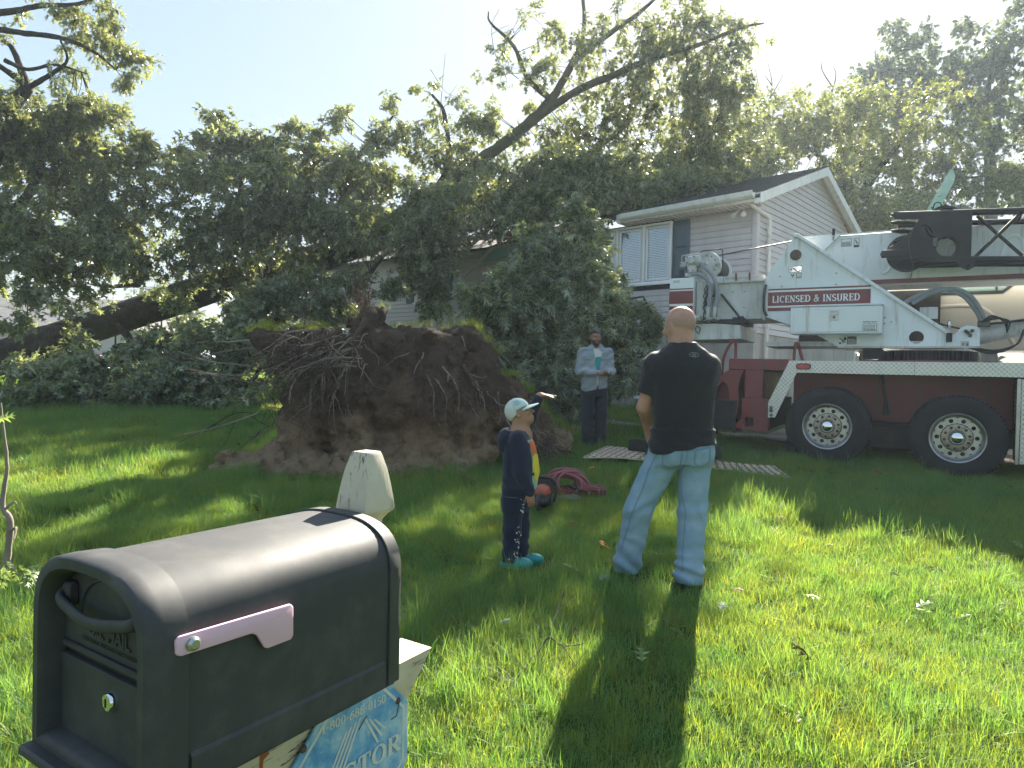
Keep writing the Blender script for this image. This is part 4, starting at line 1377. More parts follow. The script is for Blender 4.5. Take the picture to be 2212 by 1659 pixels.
# ================================================================== trees
def leaf_mat(name, top, under, trans, tr_amt=.42, rough=.5):
    m = bpy.data.materials.new(name)
    m.use_nodes = True
    t = NT(m)
    out = t.n['Material Output']
    b = t.n['Principled BSDF']
    g = t.new('ShaderNodeNewGeometry')
    rnd = g.outputs['Random Per Island']
    c = t.mix(g.outputs['Backfacing'], top, under)
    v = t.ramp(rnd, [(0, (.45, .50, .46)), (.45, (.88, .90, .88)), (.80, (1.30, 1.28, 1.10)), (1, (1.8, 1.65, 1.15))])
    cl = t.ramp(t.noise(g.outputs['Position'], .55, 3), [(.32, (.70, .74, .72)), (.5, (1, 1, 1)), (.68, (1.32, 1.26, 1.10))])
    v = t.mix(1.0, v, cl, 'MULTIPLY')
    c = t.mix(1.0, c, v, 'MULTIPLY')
    t.link(c, b.inputs['Base Color'])
    b.inputs['Roughness'].default_value = rough
    b.inputs['Specular IOR Level'].default_value = .5
    tl = t.new('ShaderNodeBsdfTranslucent')
    t.link(t.mix(1.0, trans, v, 'MULTIPLY'), tl.inputs[0])
    mx = t.new('ShaderNodeMixShader')
    mx.inputs[0].default_value = tr_amt
    t.link(b.outputs[0], mx.inputs[1])
    t.link(tl.outputs[0], mx.inputs[2])
    t.link(mx.outputs[0], out.inputs[0])
    return m
ML_OAK = leaf_mat('oak_leaf', (.150, .178, .112), (.31, .325, .265), (.30, .33, .11), .40, .27)
ML_NEAR = leaf_mat('wilting_oak_leaf', (.175, .210, .140), (.36, .38, .315), (.31, .35, .13), .36, .30)
ML_YEL = leaf_mat('sunlit_oak_leaf', (.095, .120, .045), (.18, .19, .10), (.27, .30, .07), .45, .45)
ML_FAR = leaf_mat('distant_leaf', (.070, .100, .052), (.13, .155, .10), (.15, .19, .06), .38)
M_BARK = mat('dark_oak_bark', (.045, .040, .036), .95, 0, .2, var=(5, (.085, .075, .062), .35, .68), dirt=(11, (.02, .018, .016), .5, .7), bump=(26, 1.0, .05), scale3=(1, 1, 1))
M_LIMB = mat('mossy_limb_bark', (.075, .066, .048), .95, 0, .2, var=(4, (.11, .10, .05), .4, .7), bump=(30, .8, .03))
M_TWIG = mat('twig_bark', (.060, .050, .040), .9, 0, .2)
M_DEAD = mat('dead_twig', (.20, .165, .135), .9, 0, .2, var=(6, (.28, .24, .20), .4, .7))

# unit leaves: base at origin, tip at +x, y sideways, z the upper side
def _leaf_oak():
    V = [(0, 0, 0), (.5, .085, .01), (.5, -.085, .01), (1, 0, -.16)]
    F = [(0, 2, 1), (1, 2, 3)]
    for s in (1, -1):
        for bx0, bx1, tx, ty in ((.10, .30, .34, .24), (.36, .56, .66, .36), (.62, .78, .90, .22)):
            def e(x): return (x, s * .085 * (x / .5 if x < .5 else (1 - x) / .5) * .7, -.16 * x * x + .01)
            n = len(V)
            V += [e(bx0), e(bx1), (tx, s * ty, -.16 * tx * tx - .05)]
            F.append((n, n + 1, n + 2) if s < 0 else (n, n + 2, n + 1))
    return np.array(V), np.array(F)
def _leaf_far():
    V = [(0, 0, 0), (.62, .26, -.04), (1, 0, -.12), (.62, -.26, -.04), (.4, .0, .02)]
    F = [(0, 4, 1), (4, 2, 1), (4, 3, 2), (0, 3, 4)]
    return np.array(V, float), np.array(F)
def _leaf_mid():
    V, F = _leaf_oak()
    return V, np.concatenate([F[:2], F[2:4], F[5:7]])
LEAF_OAK, LEAF_FAR = _leaf_oak(), _leaf_far()
def _leaf_mid():
    V = [(0, 0, 0), (.5, .10, .01), (.5, -.10, .01), (1, 0, -.16), (.30, .05, 0), (.40, .34, -.06), (.55, .08, 0), (.30, -.05, 0), (.40, -.34, -.06), (.55, -.08, 0), (.60, .07, -.03), (.82, .25, -.12), (.60, -.07, -.03), (.82, -.25, -.12), (.78, .035, -.08), (.78, -.035, -.08)]
    F = [(0, 2, 1), (1, 2, 3), (4, 6, 5), (7, 8, 9), (10, 14, 11), (12, 13, 15)]
    return np.array(V), np.array(F)
LEAF_MID = _leaf_mid()

def unit(a):
    return a / np.maximum(np.linalg.norm(a, axis=-1, keepdims=True), 1e-9)

def place_leaves(base, axis, nrm, size, leaf):
    """arrays -> merged vertex and face arrays"""
    LV, LF = leaf
    x = unit(axis)
    y = unit(np.cross(nrm, x))
    z = np.cross(x, y)
    n = len(base)
    P = base[:, None, :] + size[:, None, None] * (LV[None, :, 0:1] * x[:, None] + LV[None, :, 1:2] * y[:, None] + LV[None, :, 2:3] * z[:, None])
    F = LF[None] + (np.arange(n) * len(LV))[:, None, None]
    return P.reshape(-1, 3), F.reshape(-1, 3)

def sprays(centres, dirs, per, size, leaf, droop=.45, spread=.17, rng=RNG):
    """leaf sprays: 'per' leaves around each twig end"""
    n = len(centres)
    c = np.repeat(centres, per, 0)
    d = np.repeat(dirs, per, 0)
    m = n * per
    s = rng.uniform(-1, .5, m)
    base = c + d * (s * spread)[:, None] + rng.normal(0, .018, (m, 3))
    r = unit(rng.normal(0, 1, (m, 3)))
    r = unit(r - d * (r * d).sum(1, keepdims=True) * .5)
    ax = unit(d * .55 + r * .85 + np.array([0, 0, -droop]) * rng.uniform(.3, 1.4, (m, 1)))
    nr = unit(np.array([0, 0, 1.]) + rng.normal(0, .55, (m, 3)) - d * .2)
    sz = size * rng.uniform(.5, 1.35, m)
    return place_leaves(base, ax, nr, sz, leaf)

def twig_mesh(A, B, r0, r1):
    """many thin 3-sided twigs from A to B"""
    d = unit(B - A)
    up = np.tile([.31, .17, .93], (len(A), 1))
    n1 = unit(np.cross(d, up))
    n2 = np.cross(d, n1)
    mid = (A + B) / 2 + n1 * (np.linalg.norm(B - A, axis=1) * .08)[:, None]
    V = []
    for P, r in ((A, r0), (mid, (r0 + r1) / 2), (B, r1)):
        for k in range(3):
            a = 2 * pi * k / 3
            V.append(P + (n1 * cos(a) + n2 * sin(a)) * (r if np.isscalar(r) else r[:, None]))
    V = np.stack(V, 1)
    F = []
    for q in (0, 3):
        for k in range(3):
            F.append((q + k, q + (k + 1) % 3, q + 3 + (k + 1) % 3, q + 3 + k))
    F = np.array(F)[None] + (np.arange(len(A)) * 9)[:, None, None]
    return V.reshape(-1, 3), F.reshape(-1, 4)

def crown(name, parent, blobs, leaf, m, size=.14, per=9, limbs=(), shell=.45, hang=.45, rng=RNG, twigs=True, twig_r=.012):
    """blobs: (centre, (rx,ry,rz), n sprays). Sprays fill each blob, denser to its skin, in sub-clumps."""
    C, D, A = [], [], []
    allc = [Vector(b[0]) for b in blobs]
    limb_pts = [Vector(p) for l in limbs for p in spline(l, 5)] or allc
    LP = np.array([tuple(p) for p in limb_pts])
    for c, r, n in blobs:
        c, r = np.array(tuple(c)), np.array(r)
        k = max(4, n // 14)
        u = unit(rng.normal(0, 1, (k, 3)))
        rad = rng.uniform(shell, 1.0, (k, 1)) ** .6
        cl = c + u * rad * r
        # connect clumps with thin branches to the nearest limb point
        dd = ((cl[:, None] - LP[None]) ** 2).sum(2)
        # prefer anchor points that are nearer the blob's centre than the clump
        anc = LP[dd.argmin(1)]
        far = np.linalg.norm(anc - cl, axis=1) > 1.5
        anc[far] = (c + (cl - c) * .35)[far]
        anc[:, 2] -= .12 * np.linalg.norm(anc - cl, axis=1) * 0
        if twigs:
            A.append((anc, cl, .007 + .006 * np.linalg.norm(cl - anc, axis=1)))
        w = rng.integers(0, k, n)
        cu = u[w]
        off = rng.normal(0, 1, (n, 3)) * np.minimum(r, 1.0) * .26
        off = off + unit(cu + np.array([0, 0, -.3])) * rng.uniform(0, .35, (n, 1)) * np.minimum(r.min(), 1.0)
        p = cl[w] + off
        C.append(p)
        D.append(unit(unit(p - cl[w]) * .7 + cu * .5 + np.array([0, 0, -hang]) + rng.normal(0, .25, (n, 3))))
        if twigs:
            A.append((cl[w][::2], p[::2], np.full(len(p[::2]), .007)))
    C, D = np.concatenate(C), np.concatenate(D)
    V, F = sprays(C, D, per, size, leaf, rng=rng)
    o = npmesh(name, V, F, m, parent, flat=True)
    o['kind'] = 'stuff'
    if twigs:
        a = np.concatenate([q[0] for q in A]); b = np.concatenate([q[1] for q in A]); r = np.concatenate([q[2] for q in A])
        V, F = twig_mesh(a, b, r, r * .4)
        t = npmesh('twigs', V, F, M_TWIG, parent)
        t['kind'] = 'stuff'
    return o

def limb(name, pts, rad, m, parent, n=10, sub=6, wob=.0):
    P = spline(pts, sub)
    k = len(P)
    R = np.interp(np.linspace(0, 1, k), np.linspace(0, 1, len(rad)), rad)
    if wob:
        P = [p + Vector((random.uniform(-1, 1), random.uniform(-1, 1), random.uniform(-1, 1))) * wob * R[i] for i, p in enumerate(P)]
        R = [r * random.uniform(.92, 1.1) for r in R]
    return MB().tube(P, list(R), n).build(name, m, parent, 60)

def trunk(name, pts, rad, m, parent, n=26, sub=14, ridge=.06):
    """a thick trunk with furrowed bark ridges running along it"""
    P = spline(pts, sub)
    k = len(P)
    R = np.interp(np.linspace(0, 1, k), np.linspace(0, 1, len(rad)), rad)
    vs, fs = [], []
    nrm = None
    ph = [random.uniform(0, 6) for _ in range(6)]
    for i, p in enumerate(P):
        t = (P[min(i + 1, k - 1)] - P[max(i - 1, 0)]).normalized()
        nrm = t.orthogonal().normalized() if nrm is None else (nrm - t * nrm.dot(t)).normalized()
        bi = t.cross(nrm)
        for q in range(n):
            a = 2 * pi * q / n
            w = 1 + ridge * (((q * 7 + i // 3) % 3) - 1) * .5 + ridge * sin(a * 5 + i * .35 + ph[0]) * .5 + .04 * sin(a * 2 + i * .2 + ph[1]) + random.uniform(-.02, .02)
            vs.append(p + (nrm * cos(a) + bi * sin(a)) * R[i] * w)
    for i in range(k - 1):
        for q in range(n):
            a, b2 = i * n + q, i * n + (q + 1) % n
            fs.append((a, b2, b2 + n, a + n))
    fs.append(tuple(range(n))[::-1]); fs.append(tuple((k - 1) * n + q for q in range(n)))
    return MB().add(vs, fs).build(name, m, parent, 50)

def B(px, py, Y, rpx, rpy, n, ry=None):
    """foliage blob seen at (px,py), distance Y, half-size in frame units; returns world blob"""
    s = Y / FPX
    return (at(px, py, Y), (rpx * s, ry if ry else (rpx + rpy) * .5 * s, rpy * s), n)

def W(pts): return [at(*p) for p in pts]

# ------------------------------------------------ big oak fallen from the left onto the house
T1 = empty('fallen_oak', (-15.5, 18.2, 1.0), 0, 'huge oak toppled from the left, thick dark trunk slanting up onto the roof', 'tree')
T1.matrix_world = Matrix.Identity(4)
tr = W([(-260, 830, 17.8), (0, 772, 18.0), (250, 690, 18.4), (480, 615, 18.8), (690, 556, 19.2), (850, 500, 19.6), (1010, 440, 20.4), (1200, 410, 20.6), (1420, 398, 20.4), (1640, 375, 20.2)])
trunk('trunk', tr, [.50, .46, .42, .40, .39, .40, .34, .27, .20, .12], M_BARK, T1)
L1 = [
    W([(700, 552, 19.2), (900, 440, 18.6), (1030, 352, 18.4), (1120, 285, 18.4), (1190, 215, 18.6), (1240, 130, 18.8), (1262, 60, 19), (1255, -40, 19)]),
    W([(1120, 285, 18.4), (1230, 205, 18.0), (1330, 160, 17.8), (1400, 130, 17.8), (1500, 100, 18), (1600, 60, 18.2), (1650, 50, 18.2)]),
    W([(1240, 130, 18.8), (1320, 70, 18.6), (1390, 20, 18.4), (1450, -40, 18.2)]),
    W([(1190, 215, 18.6), (1140, 170, 18.4), (1110, 100, 18.2), (1060, 50, 18.0), (1055, 25, 18)]),
    W([(1170, 420, 20.5), (1290, 320, 19.8), (1310, 250, 19.6), (1360, 200, 19.4)]),
    W([(1290, 320, 19.8), (1360, 260, 19.5), (1375, 210, 19.3)]),
    W([(300, 610, 18.0), (250, 545, 17.2), (195, 490, 16.6), (150, 380, 16.4), (140, 260, 16.4)]),
    W([(480, 615, 18.8), (500, 500, 18.2), (520, 400, 18.0), (490, 330, 18)]),
    W([(690, 556, 19.2), (740, 430, 18.8), (780, 330, 18.6), (850, 250, 18.4)]),
    W([(850, 500, 19.6), (960, 380, 19.0), (960, 250, 18.8), (930, 200, 18.6)]),
    W([(250, 690, 18.4), (300, 780, 16.6), (260, 860, 15.4), (180, 900, 14.6)]),
    W([(560, 590, 18.8), (600, 690, 16.6), (560, 800, 15.2), (500, 860, 14.4)]),
    W([(300, 615, 18.2), (245, 618, 17.4), (200, 615, 17.0)]),
    W([(880, 490, 19.4), (800, 590, 18.2), (760, 690, 17.4)]),
    W([(900, 470, 19.4), (930, 560, 18.4), (950, 640, 18.0)]),
    W([(1420, 398, 20.4), (1540, 280, 20.0), (1560, 200, 19.8), (1540, 140, 19.6)]),
]
RL = [[.22, .18, .16, .145, .12, .09, .06, .04], [.11, .10, .085, .075, .055, .035, .018], [.09, .07, .05, .03], [.09, .07, .05, .03, .015], [.14, .11, .08, .05], [.09, .07, .04], [.13, .11, .10, .06, .03], [.12, .09, .06, .03], [.12, .09, .06, .03], [.11, .09, .06, .03], [.12, .09, .06, .03], [.11, .08, .05, .03], [.07, .05, .03], [.09, .06, .03], [.09, .06, .03], [.10, .07, .05, .03]]
for p, r in zip(L1, RL):
    limb('limb', p, r, M_LIMB if p in L1[:6] else M_BARK, T1, 9, 5, .12)
for p, r in (([(1120, 170, 18.3), (1075, 130, 18), (1062, 60, 18), (1078, 20, 18)], .012), ([(1090, 90, 18), (1110, 60, 18), (1125, 20, 18)], .008), ([(1060, 75, 18), (1085, 60, 18), (1100, 55, 18)], .007),
             ([(950, 260, 18.6), (955, 190, 18.5), (962, 115, 18.4)], .011), ([(960, 220, 18.6), (990, 180, 18.5)], .007), ([(930, 150, 18.5), (965, 200, 18.5), (1015, 215, 18.5)], .008)):
    limb('dead_twig', W(p), [r, r * .5], M_DEAD, T1, 5, 4)
up = [
    # upper centre, thin with sky between
    B(1130, 60, 18.2, 55, 60, 26), B(1120, 200, 18.2, 80, 60, 60), B(1100, 260, 18.4, 65, 50, 55), B(1180, 100, 18.4, 40, 60, 34),
    B(1260, 90, 18.4, 55, 70, 65), B(1340, 70, 18.2, 70, 75, 110), B(1400, 120, 18, 80, 80, 120), B(1480, 60, 18.4, 65, 70, 105), B(1530, 130, 18.6, 70, 80, 110),
    B(1610, 80, 18.2, 45, 35, 24), B(1562, 140, 18.6, 42, 70, 95), B(1525, 215, 18.8, 50, 50, 70), B(1590, 200, 19, 36, 50, 50), B(1560, 40, 18.4, 40, 35, 26), B(1330, 200, 18.4, 95, 70, 150), B(1450, 230, 19, 95, 75, 165), B(1540, 240, 19.4, 70, 80, 130), B(1240, 240, 18.6, 80, 60, 100),
    B(1260, 340, 19.4, 130, 60, 190), B(1420, 340, 19.8, 120, 65, 210), B(1560, 330, 19.8, 90, 60, 130), B(1120, 360, 19.4, 100, 60, 150),
    B(1330, 400, 19.2, 170, 45, 220), B(1480, 400, 19.2, 130, 34, 130),
    # between: thin spires on the left of the big limb
    B(965, 250, 18.6, 45, 60, 42), B(925, 200, 18.6, 30, 28, 16), B(1010, 300, 18.6, 60, 55, 70), B(1040, 240, 18.6, 30, 40, 22), B(850, 240, 18.4, 32, 50, 30), B(880, 300, 18.4, 40, 40, 45), B(845, 310, 18.2, 40, 50, 45),
    B(1040, 420, 19.2, 90, 60, 140), B(960, 390, 18.6, 90, 70, 150),
]
lowl = [
    B(465, 262, 18, 26, 24, 16), B(500, 300, 18, 30, 30, 24), B(640, 285, 18.2, 30, 26, 18), B(745, 262, 18.4, 24, 34, 18), B(800, 300, 18.4, 26, 30, 18), B(570, 300, 18, 24, 24, 14), B(700, 282, 18.3, 22, 26, 14), B(150, 235, 16, 60, 40, 60), B(210, 250, 16.1, 40, 36, 34), B(300, 320, 16.4, 30, 34, 22), B(370, 330, 17.4, 30, 30, 16),
    # left mass
    B(480, 290, 18, 60, 40, 55), B(450, 350, 17.8, 80, 45, 110), B(560, 350, 18, 80, 40, 110), B(660, 340, 18.2, 75, 40, 100), B(740, 335, 18.4, 50, 45, 60), B(780, 365, 18.4, 65, 40, 80),
    B(130, 330, 16.0, 140, 70, 210), B(230, 300, 16.2, 60, 50, 70), B(60, 300, 16, 70, 60, 90), B(100, 430, 15.6, 150, 90, 290), B(250, 450, 16, 100, 80, 170), B(310, 360, 16.4, 40, 40, 36),
    B(420, 430, 17, 110, 70, 180), B(560, 430, 17.4, 130, 70, 230), B(700, 420, 17.8, 110, 70, 190), B(830, 420, 18.2, 100, 60, 150),
    B(480, 520, 17.2, 140, 60, 200), B(640, 500, 17.6, 120, 60, 190), B(330, 540, 16.6, 120, 60, 150), B(140, 560, 15.4, 170, 60, 250), B(20, 560, 15.2, 80, 80, 110),
    B(880, 480, 17.6, 90, 60, 140), B(960, 500, 17.6, 60, 70, 100), B(930, 600, 17.6, 50, 60, 75),
]
lowf = [
    # low foliage reaching the lawn
    B(640, 640, 17.0, 110, 40, 130), B(540, 690, 16.4, 70, 35, 80), B(330, 745, 15.6, 60, 35, 50), B(130, 655, 15, 60, 30, 26), B(380, 640, 17, 50, 26, 22), B(40, 700, 14.8, 50, 24, 14), B(320, 735, 15.4, 50, 30, 34), B(170, 745, 15.2, 50, 24, 26), B(560, 610, 17.6, 40, 26, 30), B(660, 585, 17.8, 40, 24, 28),
    B(40, 800, 14.6, 60, 30, 40), B(190, 800, 14.2, 100, 40, 90), B(150, 860, 13.8, 150, 45, 190), B(20, 880, 13.6, 70, 40, 70), B(330, 850, 14, 110, 55, 150), B(440, 790, 14.6, 70, 60, 90), B(500, 860, 14.4, 90, 55, 140),
    B(560, 760, 15.2, 60, 60, 80), B(470, 720, 15.6, 60, 50, 65), B(700, 660, 16.8, 70, 40, 70), B(300, 750, 14.8, 60, 45, 40),
]
rg = np.random.default_rng(11)
roof = [
    B(1210, 415, 15.9, 60, 30, 130), B(1290, 420, 15.9, 60, 30, 140), B(1370, 415, 16.0, 55, 28, 110), B(1440, 400, 16.4, 50, 26, 80), B(1330, 380, 16.6, 80, 35, 160), B(1230, 370, 16.6, 80, 35, 160), B(1130, 470, 15.8, 50, 30, 80), B(1510, 385, 17.0, 40, 20, 36), B(1420, 425, 15.6, 40, 16, 50), B(1490, 410, 16.0, 36, 14, 34), B(1340, 440, 15.6, 50, 18, 60), B(1560, 385, 17.2, 40, 18, 50), B(1450, 395, 16.2, 60, 22, 90), B(1620, 365, 18.4, 34, 16, 36),
    # foliage hanging over the broken front and lying on the roof
    B(760, 490, 17.2, 80, 50, 220), B(860, 520, 17.0, 80, 50, 200), B(940, 470, 17.0, 90, 60, 260), B(1030, 460, 17.2, 80, 60, 230), B(930, 560, 16.8, 60, 55, 170), B(955, 630, 16.8, 45, 45, 110),
    B(1110, 420, 17.4, 90, 60, 260), B(1200, 400, 17.6, 90, 60, 260), B(1290, 400, 17.8, 90, 50, 240), B(1380, 400, 17.6, 80, 40, 200), B(1150, 460, 17.0, 80, 40, 150), B(1450, 380, 18, 80, 40, 180), B(1540, 370, 18.6, 70, 35, 120),
    B(640, 650, 17.0, 80, 30, 120), B(720, 620, 16.6, 60, 45, 120), B(850, 620, 17.0, 40, 40, 60), B(1240, 440, 16.4, 70, 26, 110), B(1330, 445, 16.2, 50, 20, 50),
    B(1590, 280, 20.5, 60, 60, 110), B(1620, 350, 21, 60, 45, 110), B(1500, 300, 20.5, 80, 60, 150)]
MUL = lambda bl, k: [(c, r, int(n * k)) for c, r, n in bl]
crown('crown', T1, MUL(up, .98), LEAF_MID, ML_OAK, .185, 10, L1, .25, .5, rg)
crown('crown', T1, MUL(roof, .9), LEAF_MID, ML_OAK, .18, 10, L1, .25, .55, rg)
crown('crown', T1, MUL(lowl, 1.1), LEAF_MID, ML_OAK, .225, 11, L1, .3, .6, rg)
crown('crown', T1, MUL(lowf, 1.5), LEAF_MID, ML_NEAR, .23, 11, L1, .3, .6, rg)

# ------------------------------------------------ leafy bough in front of the house, right of the root plate
T2 = empty('broken_bough', (1.9, 12.3, .6), 0, 'large broken oak bough with big pale-backed leaves standing before the front window', 'bough')
T2.matrix_world = Matrix.Identity(4)
LB = [W([(1150, 905, 11.6), (1170, 780, 11.8), (1210, 640, 12.0), (1250, 520, 12.2), (1245, 460, 12.3)]),
      W([(1180, 760, 11.8), (1100, 690, 11.4), (1040, 650, 11.2)]),
      W([(1200, 700, 11.9), (1300, 660, 11.8), (1390, 640, 11.8)]),
      W([(1170, 800, 11.8), (1280, 800, 11.6), (1370, 800, 11.6)]),
      W([(1215, 630, 12), (1140, 560, 11.8), (1100, 560, 11.6)]),
      W([(1000, 715, 9.6), (1060, 750, 9.9), (1110, 800, 10.2), (1135, 850, 10.4)])]
for p, r in zip(LB, [[.09, .08, .06, .035, .015], [.05, .035, .015], [.05, .03, .015], [.05, .03, .015], [.04, .025, .012], [.016, .014, .011, .008]]):
    limb('branch', p, r, M_LIMB, T2, 8, 5, .1)
bb = [B(1240, 500, 12.2, 55, 45, 60), B(1190, 550, 12, 70, 50, 95), B(1272, 545, 12.2, 36, 48, 40), B(1150, 620, 11.8, 90, 50, 140), B(1260, 610, 11.9, 90, 55, 150),
      B(1080, 660, 11.4, 70, 50, 110), B(1180, 700, 11.5, 100, 60, 180), B(1310, 680, 11.8, 70, 55, 110), B(1060, 730, 11.2, 55, 55, 90), B(1150, 790, 11.3, 90, 60, 160), B(1270, 770, 11.6, 90, 60, 150), B(1360, 740, 12, 40, 60, 60),
      B(1200, 860, 11.4, 90, 45, 130), B(1330, 820, 11.8, 50, 45, 65), B(1090, 800, 10.9, 50, 50, 60), B(1320, 610, 12.1, 30, 22, 20), B(1390, 665, 12, 30, 18, 12), B(1290, 860, 11.7, 60, 35, 60),
      B(1236, 448, 12.3, 20, 22, 10), B(1290, 478, 12.2, 22, 22, 12), B(1165, 498, 12, 22, 20, 11), B(1105, 575, 11.7, 26, 20, 13), B(1012, 650, 11.2, 22, 22, 12), B(1005, 720, 11, 20, 24, 12), B(1405, 700, 11.9, 22, 22, 12), B(1398, 790, 11.8, 20, 26, 12), B(1130, 540, 11.8, 20, 20, 9)]
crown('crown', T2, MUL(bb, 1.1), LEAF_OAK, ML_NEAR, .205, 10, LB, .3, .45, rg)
# the outermost leaves one can pick apart
pick = []
for c, r, n in bb:
    for _ in range(16):
        u = unit(rg.normal(0, 1, 3)); u[1] = -abs(u[1])
        p = np.array(tuple(c)) + u * np.array(r) * rg.uniform(.95, 1.15)
        pick.append((p, u))
lv = bpy.data.meshes.new('leaf')
lv.from_pydata([tuple(v) for v in LEAF_OAK[0]], [], [tuple(int(i) for i in f) for f in LEAF_OAK[1]])
lv.materials.append(ML_NEAR)
for p, u in pick[:288]:
    o = bpy.data.objects.new('leaf', lv)
    COL.objects.link(o)
    o.parent = T2
    ax = Vector(tuple(unit(u * .6 + rg.normal(0, .6, 3) + np.array([0, 0, -.45]))))
    z = Vector((rg.normal(0, .6), rg.normal(0, .6), 1)).normalized()
    y = z.cross(ax).normalized()
    s = .19 * rg.uniform(.7, 1.2)
    o.matrix_world = Matrix.Translation(tuple(p)) @ Matrix((ax, y, ax.cross(y))).transposed().to_4x4() @ Matrix.Scale(s, 4)

# ------------------------------------------------ tree standing at the left edge
T3 = empty('standing_oak', tuple(at(-60, 700, 15.2)), 0, 'oak standing at the left edge, bare arching limbs against the sky', 'tree')
T3.matrix_world = Matrix.Identity(4)
base = at(-130, 880, 15.2)
base.z = float(gz(base.x, base.y)) - .2
LS = [[base] + W([(-110, 600, 15.2), (-50, 400, 15.1), (10, 250, 15.0), (60, 190, 15.0)]),
      W([(-20, 320, 15.1), (40, 215, 15.0), (60, 190, 15), (10, 150, 14.8), (-40, 120, 14.6)]),
      W([(60, 195, 15), (30, 110, 14.9), (0, 85, 14.8), (-40, 70, 14.8)]),
      W([(-30, 60, 14.4), (40, 70, 14.4), (130, 82, 14.4), (200, 110, 14.4), (250, 150, 14.4)]),
      W([(-30, 30, 14.4), (40, 22, 14.4), (90, 12, 14.4), (170, 8, 14.4), (240, -20, 14.4)]),
      W([(60, 190, 15), (110, 160, 14.8), (145, 130, 14.6), (130, 85, 14.5)]),
      W([(10, 130, 14.6), (60, 150, 14.7), (120, 140, 14.7), (190, 160, 14.6)]),
      W([(-110, 600, 15.2), (60, 420, 15.6), (90, 330, 15.6), (110, 250, 15.6)])]
for p, r in zip(LS, [[.42, .34, .28, .20, .12], [.14, .11, .09, .06, .03], [.09, .06, .04, .03], [.07, .06, .05, .035, .015], [.07, .06, .05, .035, .02], [.06, .05, .03, .02], [.05, .04, .03, .01], [.14, .10, .07, .03]]):
    limb('trunk' if r[0] == .42 else 'limb', p, r, M_BARK, T3, 12 if r[0] > .2 else 8, 6, .1)
sb = [B(200, 20, 14.4, 70, 45, 85), B(250, 40, 14.4, 40, 40, 42), B(235, 130, 14.4, 55, 40, 70), B(180, 110, 14.5, 40, 30, 26), B(270, 150, 14.4, 30, 28, 26), B(90, 130, 14.7, 60, 50, 26), B(40, 60, 14.6, 40, 30, 12), B(110, 230, 15, 110, 50, 130), B(200, 220, 15, 60, 40, 60), B(20, 230, 15.2, 50, 50, 40)]
crown('crown', T3, sb, LEAF_OAK, ML_OAK, .15, 10, LS, .3, .4, rg)

# ------------------------------------------------ trees behind the house, right half
def back_tree(name, label, trunk_px, Y, limbs, blobs, m, size, per=9, r0=.3, leaf=LEAF_OAK, group='trees behind the house'):
    root = empty(name, (0, 0, 0), 0, label, 'tree', group)
    b0 = at(trunk_px, 700, Y)
    b0.z = float(gz(b0.x, b0.y)) - .2
    pts = [[b0] + W(limbs[0])] + [W(l) for l in limbs[1:]]
    for i, p in enumerate(pts):
        k = np.linspace(1, .12, len(p)) * (r0 if i == 0 else r0 * .5)
        limb('trunk' if i == 0 else 'limb', p, list(k), M_BARK if Y < 30 else M_BARKF, root, 10 if i == 0 else 7, 5, .1)
    crown('crown', root, [(c, r, int(n * 1.55)) for c, r, n in blobs], LEAF_MID if leaf is LEAF_OAK else leaf, m, size, per, pts, .25, .4, rg)
    return root
M_BARKF = mat('distant_bark', (.075, .07, .065), .95, 0, .2)
back_tree('leaning_oak', 'sunlit yellow-green oak crown lying over the house ridge behind the gable', 1900, 25,
          [[(1900, 560, 25), (1880, 440, 25), (1850, 330, 25)], [(1860, 420, 25), (1950, 300, 24.5), (2010, 250, 24)], [(1870, 430, 25), (1760, 330, 25), (1700, 290, 25)], [(1890, 500, 25), (2010, 400, 24), (2120, 380, 24)]],
          [B(1600, 380, 23.5, 90, 40, 110), B(1700, 270, 25, 110, 60, 190), B(1790, 240, 25.5, 70, 50, 80), B(1860, 290, 25, 100, 75, 170), B(1960, 250, 24.5, 90, 75, 150), B(2030, 310, 24.5, 70, 70, 110), B(1760, 340, 25, 130, 60, 180), B(1930, 370, 24.5, 120, 70, 190), B(2060, 400, 24, 100, 60, 140), B(2150, 420, 23.5, 80, 60, 110), B(1640, 330, 24, 80, 60, 110), B(2000, 450, 23.5, 110, 50, 110), B(2180, 350, 23, 40, 40, 34), B(1850, 220, 26, 60, 40, 60)],
          ML_YEL, .19, 9, .28)
back_tree('drooping_oak', 'dark drooping branches hanging down the gable end of the house', 1870, 20.5,
          [[(1870, 600, 20.5), (1850, 480, 20.3), (1840, 400, 20.2)], [(1845, 420, 20.2), (1790, 380, 20), (1770, 360, 20)]],
          [B(1830, 400, 20.2, 55, 40, 75), B(1870, 440, 20.4, 70, 45, 110), B(1920, 470, 20.6, 80, 35, 90), B(1800, 380, 20.2, 40, 30, 40), B(1980, 440, 21, 60, 40, 60)],
          ML_OAK, .17, 11, .16)
back_tree('tall_oak', 'tall hazy oak with round open top behind the crane jib', 1960, 38,
          [[(1960, 400, 38), (1955, 250, 38), (1940, 120, 38)], [(1955, 260, 38), (1900, 160, 38), (1890, 110, 38)], [(1950, 220, 38), (2000, 140, 38)]],
          [B(1945, 90, 38, 60, 45, 75), B(1900, 150, 38, 50, 45, 60), B(1990, 130, 38, 50, 50, 70), B(1950, 180, 38, 70, 60, 100), B(1900, 210, 38, 40, 40, 40), B(1980, 260, 38, 70, 60, 80), B(1900, 320, 38, 90, 60, 90)],
          ML_FAR, .30, 9, .35, LEAF_FAR)
